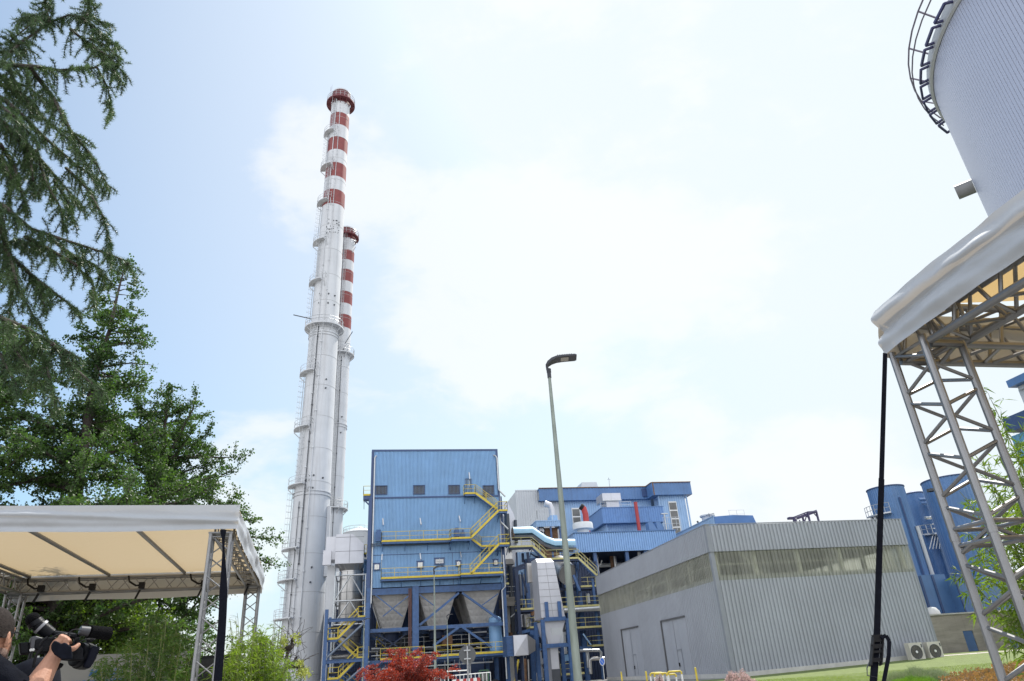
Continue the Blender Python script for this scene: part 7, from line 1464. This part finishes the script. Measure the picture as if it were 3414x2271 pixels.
# ---------------------------------------------------------------- hedge and shrubs
def mound(name, c, x0, x1, ytop, D, depth, m_, label, cat, seed, leaf=.05, n=6000, yb=2300, spiky=0, group=None, aspect=.7, kind=None, lift=0):
    a, b = P('s', x0, ytop, D=D), P('s', x1, ytop, D=D); cx, cy = (a.x+b.x)/2, (a.y+b.y)/2; w = math.hypot(b.x-a.x, b.y-a.y)/2; dx, dy = (b.x-a.x)/(2*w), (b.y-a.y)/(2*w); h = (a.z+b.z)/2-gz(cx)
    base = gz(cx) if cx > 27 else 0; h = (a.z+b.z)/2-base
    u = rng.uniform(-1, 1, n); v = rng.uniform(-1, 1, n); r2 = u*u+v*v; kp = r2 < 1; u, v, r2 = u[kp], v[kp], r2[kp]; n = len(u); top = h*np.sqrt(1-r2*.85)*(1+.1*np.sin(u*9+seed)+.08*np.cos(v*7-u*5)); z = top*rng.uniform(.0, 1, n)**.35
    px_ = cx+dx*u*w-dy*v*depth; py_ = cy+dy*u*w+dx*v*depth; pts = np.stack([px_, py_, base+z], 1)
    t = thing(name, (cx, cy, base), label, cat, group); lv = MB()
    d = unit(np.stack([u*.6+rng.normal(size=n)*.35, v*.6+rng.normal(size=n)*.35, np.full(n, .7)], 1))
    if spiky: blade_tris(lv, pts-d*spiky*.6, d, spiky*rng.uniform(.6, 1.3, (n, 1)), .012)
    else: leaf_quads(lv, pts, leaf, d*.3, aspect=aspect)
    lv.build('foliage', m_, t); st = MB()
    for k in range(0, n, max(1, n//220)): st.tube([(cx+(px_[k]-cx)*.3, cy+(py_[k]-cy)*.3, base), tuple(pts[k])], .006, 3, caps=False)
    st.build('stems', M['bark'], t); return t
mound('hedge', 's', 885, 1045, 2262, 38, 1.2, leafmat('hedge_leaves', (.012, .035, .01), (.03, .07, .018), trans=.25), 'low dark clipped hedge at the foot of the tall chimney', 'hedge', 3, leaf=.06, n=9000)
pinkl = leafmat('pink_blossom', (.20, .16, .12), (.60, .42, .42), trans=.35, scale=9)
mound('flowering_shrub', 's', 2392, 2522, 2240, 31, .7, pinkl, 'rounded pinkish flowering shrub before the warehouse corner', 'shrub', 5, leaf=.045, n=7000, group='pink flowering shrubs on the lawn')
mound('flowering_shrub', 's', 2172, 2222, 2254, 31.5, .35, pinkl, 'small pink flowering shrub behind the guard barrier', 'shrub', 6, leaf=.04, n=2200, group='pink flowering shrubs on the lawn')
lav = leafmat('lavender_stems', (.10, .16, .05), (.24, .26, .17), trans=.3, scale=6)
mound('lavender_bush', 's', 2935, 3165, 2232, 33, 1.3, lav, 'grey green lavender bush with thin spikes on the lawn', 'shrub', 8, n=14000, spiky=.3)
gl = leafmat('low_green_leaves', (.06, .13, .02), (.16, .27, .04), trans=.4, scale=4)
mound('green_bush', 's', 2960, 3130, 2258, 31, 1.0, gl, 'low bright green bush just in front of the lavender', 'shrub', 9, n=9000, spiky=.2)
bl = leafmat('bronze_ground_cover', (.13, .09, .035), (.31, .17, .08), trans=.35, scale=3.0)
# bronze ground cover bed (nobody could count its leaves)
lv = MB(); n = 90000; x = rng.uniform(19.2, 40, n); y = rng.uniform(10, 36, n)
kp = (y < np.interp(x, [19, 20.4, 25.9, 29.4, 31.9, 40], [22.5, 24.3, 28.7, 30.85, 32.2, 35])+.25*np.sin(x*2.7)) & (y > .72*x-1); x, y = x[kp], y[kp]; hz_ = .22+.07*np.sin(x*2.1)+.06*np.cos(y*2.7); z = np.clip((x-27)/18.4, 0, 1)*.42+hz_*rng.uniform(.3, 1, len(x))
leaf_quads(lv, np.stack([x, y, z], 1), .085, np.tile(np.array([[0, 0, .5]]), (len(x), 1)), aspect=.8, up=0); gc = lv.build('ground_cover', bl, None, org=(27, 25, 0)); tag(gc, 'low bronze and orange ground cover bed at the lower right', 'ground cover', kind='stuff')
# grass blades near the lower right
gb = MB(); n = 200000; d_ = rng.uniform(14, 50, n)**1.0; az = rng.uniform(R(24), R(60), n); x = d_*np.sin(az); y = d_*np.cos(az); kp = (x > 18.6) & (y < 53); x, y = x[kp], y[kp]; z = np.clip((x-27)/18.4, 0, 1)*.42; pts = np.stack([x, y, z], 1); dd_ = unit(rng.normal(size=pts.shape)*.45+np.array([0, 0, 1])); blade_tris(gb, pts, dd_, rng.uniform(.04, .09, (len(pts), 1)), .012)
tag(gb.build('grass_blades', leafmat('grass_blade_leaf', (.09, .13, .022), (.19, .25, .045), trans=.5, scale=.6), None, org=(25, 25, 0)), 'sunlit mown grass of the lawn', 'grass', kind='stuff')
# ================================================================ camera operator (left edge, seen from behind) and camcorder
DP = 4.0
def Q(x, y, dep=0.0): return P('C4', x, y, D=DP+dep)
VF = Vector((math.sin(R(-25)), math.cos(R(-25)), 0)); VR = Vector((VF.y, -VF.x, 0)); UP = Vector((0, 0, 1))
hc = Q(-150, 850); 
hf = (VR*.60+VF*.80).normalized(); hl = Vector((-hf.y, hf.x, 0))     # the way the face looks; its left
def hp(f, l, u): return hc+hf*f+hl*l+UP*u
foot_z = 0.0
op = thing('person', (hc.x-.05, hc.y, 0), 'person with cropped grey hair, glasses and black t-shirt filming with a camcorder, seen from behind', 'person')
def ell(mb, c, rx, ry, rz_, ax, ay, n=20):
    az = Vector(ax).cross(Vector(ay)); b0 = len(mb.v); m_ = n//2
    for i in range(m_+1):
        ph_ = math.pi*i/m_
        for k in range(n):
            t = 2*math.pi*k/n; p = c+Vector(ax)*(rx*math.sin(ph_)*math.cos(t))+Vector(ay)*(ry*math.sin(ph_)*math.sin(t))-UP*(rz_*math.cos(ph_)); mb.v.append(tuple(p))
    for i in range(m_):
        for k in range(n): k2 = (k+1) % n; mb.face((b0+i*n+k, b0+i*n+k2, b0+(i+1)*n+k2, b0+(i+1)*n+k))
def limb(mb, pts, rs, n=14):
    """tapered limb with rounded ends"""
    P_ = [Vector(p) for p in pts]; Qs, Rs = [], []
    for i in range(len(P_)-1):
        for k in range(6): u = k/6; Qs.append(P_[i].lerp(P_[i+1], u)); Rs.append(rs[i]*(1-u)+rs[i+1]*u)
    Qs.append(P_[-1]); Rs.append(rs[-1]); mb.tube(Qs, Rs, n)
    for p, r in ((P_[0], rs[0]), (P_[-1], rs[-1])): ell(mb, p, r*.98, r*.98, r*.98, (1, 0, 0), (0, 1, 0), 12)
neck = hp(-.03, 0, -.155); chest = neck+Vector((0, 0, -.10))-hf*.02
sh_dir = (VR*.42+VF*.90).normalized()*-1      # line of the shoulders, right shoulder nearer the lens
bf = Vector((sh_dir.y, -sh_dir.x, 0)); bf = bf if bf.dot(VR) > 0 else -bf
shR = Q(-40, 1510, -.08); shC = Vector((neck.x, neck.y, shR.z+.03)); shL = shC+(shC-shR); shL.z = shR.z
elb = Q(440, 1900, -.12); wr = Q(905, 1130, -.02); 
pel = shC+Vector((0, 0, -.58)); 
mb = MB()
ell(mb, hp(-.015, 0, .025), .098, .077, .098, hf, hl); ell(mb, hp(.02, 0, -.035), .080, .068, .090, hf, hl); ell(mb, hp(.052, 0, -.085), .046, .045, .040, hf, hl); ell(mb, hp(.07, 0, .03), .03, .05, .035, hf, hl)
limb(mb, [hp(.088, 0, .02), hp(.112, 0, -.028)], [.010, .015], 10)            # nose
limb(mb, [hp(.088, .02, -.062), hp(.088, -.02, -.062)], [.010, .010], 8); limb(mb, [hp(.084, .018, -.075), hp(.084, -.018, -.075)], [.010, .010], 8)   # lips
for s in (-1, 1):                                                             # ears, eyes sockets
    ell(mb, hp(-.002, s*.080, -.012), .019, .008, .032, (hf*.9+hl*(-s)*.3).normalized(), hl, 12); ell(mb, hp(-.004, s*.079, -.036), .010, .009, .013, hf, hl, 10)
    ell(mb, hp(.078, s*.031, .008), .016, .015, .012, hf, hl, 10)
limb(mb, [hp(-.025, 0, -.06), neck, shC+Vector((0, 0, -.02))], [.060, .058, .072])
limb(mb, [shR, shC+Vector((0, 0, -.03)), shL], [.062, .080, .062]); ell(mb, shC+Vector((0, 0, -.20)), .20, .125, .23, sh_dir, bf); ell(mb, shC+Vector((0, 0, -.42)), .165, .115, .20, sh_dir, bf); ell(mb, pel, .175, .125, .13, sh_dir, bf)
limb(mb, [shR, elb], [.056, .046]); limb(mb, [elb, elb.lerp(wr, .35), wr], [.047, .050, .031])
elL = Q(500, 1900, .32); wrL = Q(760, 1560, .30); limb(mb, [shL, elL], [.054, .044]); limb(mb, [elL, elL.lerp(wrL, .4), wrL], [.045, .046, .030])
for s in (-1, 1):
    hip = pel+sh_dir*(.09*s)+Vector((0, 0, -.05)); kn = hip+bf*.04+Vector((0, 0, -(hip.z)*.5)); an = Vector((hip.x, hip.y, .09))-bf*.02
    limb(mb, [hip, kn, an], [.088, .060, .042]); limb(mb, [an-Vector((0, 0, .045))-bf*.05, an-Vector((0, 0, .05))+bf*.16], [.042, .035])
# right hand through the grip strap: palm on the body's side, four fingers curling over the top, thumb behind
hand_d = (Q(1010, 930)-wr).normalized(); out = -VF
palm = wr.lerp(Q(1000, 950), .62)+out*.012
kn0, kn1 = Q(925, 935, -.065), Q(1075, 1010, -.065)
limb(mb, [wr, palm], [.032, .034]); limb(mb, [wr+hand_d*.03, kn0.lerp(kn1, .1)], [.024, .017]); limb(mb, [wr+hand_d*.03, kn0.lerp(kn1, .9)], [.024, .017]); ell(mb, palm, .040, .022, .044, VR, VF, 14)
tips = [((985, 835), (1012, 826), (1050, 868)), ((1030, 850), (1062, 842), (1098, 890)), ((1075, 872), (1105, 868), (1136, 915)), ((1112, 902), (1140, 904), (1160, 948))]
for i, ((x1, y1), (x2, y2), (x3, y3)) in enumerate(tips):
    k0 = kn0.lerp(kn1, i/3); r = (.0080, .0082, .0078, .0070)[i]
    k1 = Q(x1, y1, -.070); k2 = Q(x2, y2, -.045); k3 = Q(x3, y3, -.005); limb(mb, [k0, k1, k2, k3], [r*1.05, r*1.0, r*.95, r*.82], 10)
limb(mb, [palm-UP*.01, Q(1100, 1060, -.06), Q(1215, 1035, -.07), Q(1280, 975, -.06)], [.016, .0135, .0115, .009], 10)
bd = mb.build('body', M['skin'], op, smooth=True); rm = bd.modifiers.new('remesh', 'REMESH'); rm.mode = 'VOXEL'; rm.voxel_size = .0032; rm.use_smooth_shade = True
sm = bd.modifiers.new('smooth', 'SMOOTH'); sm.factor = .5; sm.iterations = 3
# hair: cropped cap following the skull
mb = MB(); n, m_ = 40, 24; b0 = 0
for i in range(m_+1):
    ph_ = math.pi*.80*i/m_
    for k in range(n):
        t = 2*math.pi*k/n; f = math.cos(t); cut = .80 if f < .2 else .80-.42*((f-.2)/.8)**.8
        ph2 = ph_*cut/.80; side = abs(math.sin(t)); ph2 = min(ph2, math.pi*(.80-.24*side if f > -.35 else .80)); c0 = hp(-.015, 0, .022)
        mb.v.append(tuple(c0+hf*(.104*math.sin(ph2)*f)+hl*(.083*math.sin(ph2)*math.sin(t))+UP*(.104*math.cos(ph2))))
for i in range(m_):
    for k in range(n): k2 = (k+1) % n; mb.face((i*n+k, (i+1)*n+k, (i+1)*n+k2, i*n+k2))
h_ = mb.build('hair', M['hair'], op, smooth=True); so_ = h_.modifiers.new('thickness', 'SOLIDIFY'); so_.thickness = .012; so_.offset = -1
# stubble beard
mb = MB(); ell(mb, hp(.048, 0, -.086), .0535, .0525, .046, hf, hl); ell(mb, hp(.012, 0, -.066), .070, .070, .052, hf, hl); b_ = mb.build('beard', mat('grey_stubble', (.16, .105, .085), .9, var=.5, scale=150), op, smooth=True)
b_.scale = (1, 1, 1)
mb = MB()    # glasses
for s in (-1, 1): mb.tube([hp(-.005, s*.083, .012), hp(.05, s*.082, .014), hp(.098, s*.066, .012)], .0022, 6)
for s in (-1, 1): mb.tube([hp(.102+.006*math.cos(a), s*(.034+.024*math.cos(a)), .006+.017*math.sin(a)) for a in np.linspace(0, 2*math.pi, 15)], .0018, 6)
mb.tube([hp(.106, -.011, .012), hp(.108, 0, .015), hp(.106, .011, .012)], .0018, 6); mb.build('glasses', M['black'], op)
# t-shirt
mb = MB(); up1 = shR.lerp(elb, .52)
limb(mb, [shR+UP*.004, shC+UP*-.022, shL+UP*.004], [.076, .094, .076]); limb(mb, [shC+UP*.02, shC-UP*.05], [.088, .10]); ell(mb, shC+Vector((0, 0, -.20)), .218, .145, .25, sh_dir, bf); ell(mb, shC+Vector((0, 0, -.45)), .185, .14, .26, sh_dir, bf); limb(mb, [shR, up1], [.074, .070]); limb(mb, [shL, shL.lerp(elL, .55)], [.072, .066])
ts = mb.build('t_shirt', M['shirt'], op, smooth=True); rm = ts.modifiers.new('remesh', 'REMESH'); rm.mode = 'VOXEL'; rm.voxel_size = .010; rm.use_smooth_shade = True; sm = ts.modifiers.new('smooth', 'SMOOTH'); sm.iterations = 6
tx = bpy.data.textures.new('cloth_folds', 'CLOUDS'); tx.noise_scale = .09; dm = ts.modifiers.new('folds', 'DISPLACE'); dm.texture = tx; dm.strength = .022; dm.mid_level = .5
mb = MB()
for s in (-1, 1):
    hip = pel+sh_dir*(.09*s)+Vector((0, 0, -.05)); kn = hip+bf*.04+Vector((0, 0, -(hip.z)*.5)); an = Vector((hip.x, hip.y, .11))-bf*.02; limb(mb, [hip, kn, an], [.108, .080, .070])
ell(mb, pel, .190, .142, .15, sh_dir, bf); tr_ = mb.build('trousers', mat('dark_trousers', (.02, .022, .03), .85), op, smooth=True); rm = tr_.modifiers.new('remesh', 'REMESH'); rm.mode = 'VOXEL'; rm.voxel_size = .012; rm.use_smooth_shade = True
# ---------------------------------------------------------------- camcorder
cc = thing('camcorder', Q(1000, 1100, .06), 'black professional camcorder with foam microphone and big lens hood in the person\'s hand', 'camcorder')
def slab(name, poly, d0, d1, m_, par=cc, bev=.006):
    """outline with real depth, softened edges"""
    mb = MB(); n = len(poly); c = [Q(x, y, (d0+d1)/2) for x, y in poly]; F_ = [p+VF*((d0-d1)/2) for p in c]; B_ = [p+VF*((d1-d0)/2) for p in c]; mb.v += [tuple(p) for p in F_+B_]
    mb.face(tuple(range(n))); mb.face(tuple(2*n-1-k for k in range(n)))
    for k in range(n): mb.face((k, n+k, n+(k+1) % n, (k+1) % n))
    o = mb.build(name, m_, par); bm = bmesh.new(); bm.from_mesh(o.data); bmesh.ops.recalc_face_normals(bm, faces=bm.faces); bm.to_mesh(o.data); bm.free()
    if bev: b = o.modifiers.new('bevel', 'BEVEL'); b.width = bev; b.segments = 3; b.limit_method = 'ANGLE'
    return o
body_m = mat('camcorder_black', (.006, .0065, .009), .42, var=.25, scale=30, bump=.1, bscale=150, spec=.12); grey_m = mat('camcorder_grey', (.05, .05, .058), .4, metal=.2)
slab('body', [(560, 900), (840, 860), (1190, 960), (1330, 1050), (1330, 1250), (1150, 1235), (985, 1215), (860, 1110), (640, 1120), (540, 1050)], .0, .13, body_m)
slab('grip', [(850, 930), (950, 900), (1080, 960), (1190, 1030), (1180, 1215), (1000, 1205), (880, 1120), (820, 1040)], -.055, .0, body_m, bev=.012)
slab('hand_strap', [(835, 985), (885, 905), (960, 935), (1000, 965), (1050, 935), (1165, 1005), (1180, 1215), (1010, 1222), (890, 1140), (830, 1050)], -.125, -.108, M['strap'], bev=.008)
slab('battery', [(490, 860), (570, 840), (700, 880), (640, 1010), (555, 1085), (470, 1060)], .01, .10, grey_m); slab('rear_module', [(300, 950), (470, 940), (480, 1130), (320, 1140)], .04, .12, body_m)
slab('top_handle', [(790, 760), (870, 745), (1270, 800), (1290, 870), (1180, 880), (860, 830)], .03, .075, body_m, bev=.01); slab('handle_post', [(1185, 840), (1275, 840), (1310, 1000), (1215, 985)], .03, .08, body_m)
def cyl(name, p, q, r0, r1, m_, par=cc, n=28):
    mb = MB(); mb.tube([p, p.lerp(q, .02), q.lerp(p, .02), q], [r0*.94, r0, r1, r1*.94], n); return autosmooth(mb.build(name, m_, par), 40)
cyl('viewfinder_tube', Q(840, 810, .05), Q(600, 640, .05), .026, .030, body_m); cyl('ring', Q(690, 700, .05), Q(655, 672, .05), .0335, .0335, mat('pale_ring', (.2, .2, .22), .4)); cyl('tube_neck', Q(600, 650, .05), Q(560, 590, .05), .034, .031, body_m)
mb = MB(); mb.sphere(Q(533, 562, .05), .030, 24); mb.build('eyecup', M['foam'], cc, smooth=True)
m0, m1 = Q(1450, 762, .0), Q(1775, 795, .06); cyl('microphone', m0, m1, .0285, .029, M['foam']); cyl('microphone_neck', Q(1300, 742, -.01), m0, .020, .022, grey_m); slab('microphone_holder', [(1290, 700), (1440, 695), (1450, 830), (1300, 830)], .0, .05, body_m)
slab('video_light', [(1400, 850), (1545, 860), (1525, 900), (1490, 945), (1400, 930)], .01, .05, body_m); cyl('light_ring', Q(1430, 860, .0), Q(1545, 868, .02), .008, .008, grey_m)
l0, l1 = Q(1250, 1130, .06), Q(1440, 1180, .10); cyl('lens_barrel', l0, l1, .052, .056, body_m); cyl('focus_ring', l0.lerp(l1, .35), l0.lerp(l1, .75), .058, .058, mat('rubber_ring', (.02, .02, .02), .8))
slab('lens_hood', [(1440, 1060), (1470, 1010), (1590, 1018), (1560, 1130), (1490, 1290), (1425, 1385), (1315, 1350), (1385, 1200)], .02, .16, mat('lens_hood', (.006, .007, .014), .6, spec=.1), bev=.01)
for nm, pl, r in (('cable', [(1100, 800), (1170, 740), (1250, 722), (1310, 735)], .003), ('cable', [(1180, 960), (1230, 880), (1290, 860), (1320, 855)], .003), ('cable', [(1260, 960), (1350, 900), (1420, 885), (1460, 890)], .0028), ('strap_cord', [(700, 1010), (640, 1080), (580, 1160), (560, 1250), (545, 1350)], .006), ('strap_cord', [(830, 880), (900, 830), (990, 800), (1080, 800), (1130, 840)], .005), ('strap_cord', [(780, 850), (700, 900), (640, 985)], .005)):
    mb = MB(); p_ = [Q(x, y, -.03) for x, y in pl]; Qr, _, _ = resample(p_, .01); mb.tube([Vector(q) for q in Qr], r, 6); mb.build(nm, M['black'], cc)
slab('base_plate', [(840, 1250), (1030, 1290), (1010, 1340), (930, 1400), (850, 1430), (800, 1330)], .02, .10, body_m)
for x, y in ((505, 1060), (540, 1058)): cyl('button', Q(x, y, .003), Q(x, y, -.003), .006, .006, M['white'])
# black case or bag hanging behind the arm
bg_ = thing('camera_bag', (Q(520, 1500, .25).x, Q(520, 1500, .25).y, 0.0), 'black upright equipment bag behind the arm of the filming person', 'bag')
a, b = Q(430, 1250, .3), Q(830, 1500, .3); mb = MB(); n = 20; h0, h1 = .0, Q(600, 1180, .3).z; cxy = (a+b)/2
prof = [(.10, 0), (.13, .03), (.135, h1*.5), (.12, h1*.9), (.09, h1*.98), (.03, h1)]
mb.lathe([(r*1.05, z) for r, z in prof]+[(0, h1)], (cxy.x-.03, cxy.y+.05, 0), 24); autosmooth(mb.build('body', M['strap'], bg_), 50)
mb = MB(); mb.tube([(cxy.x-.07, cxy.y+.05, h1-.02), (cxy.x-.07, cxy.y+.05, h1+.05), (cxy.x+.0, cxy.y+.05, h1+.05), (cxy.x+.0, cxy.y+.05, h1-.02)], .01, 8); mb.build('handle', M['black'], bg_)
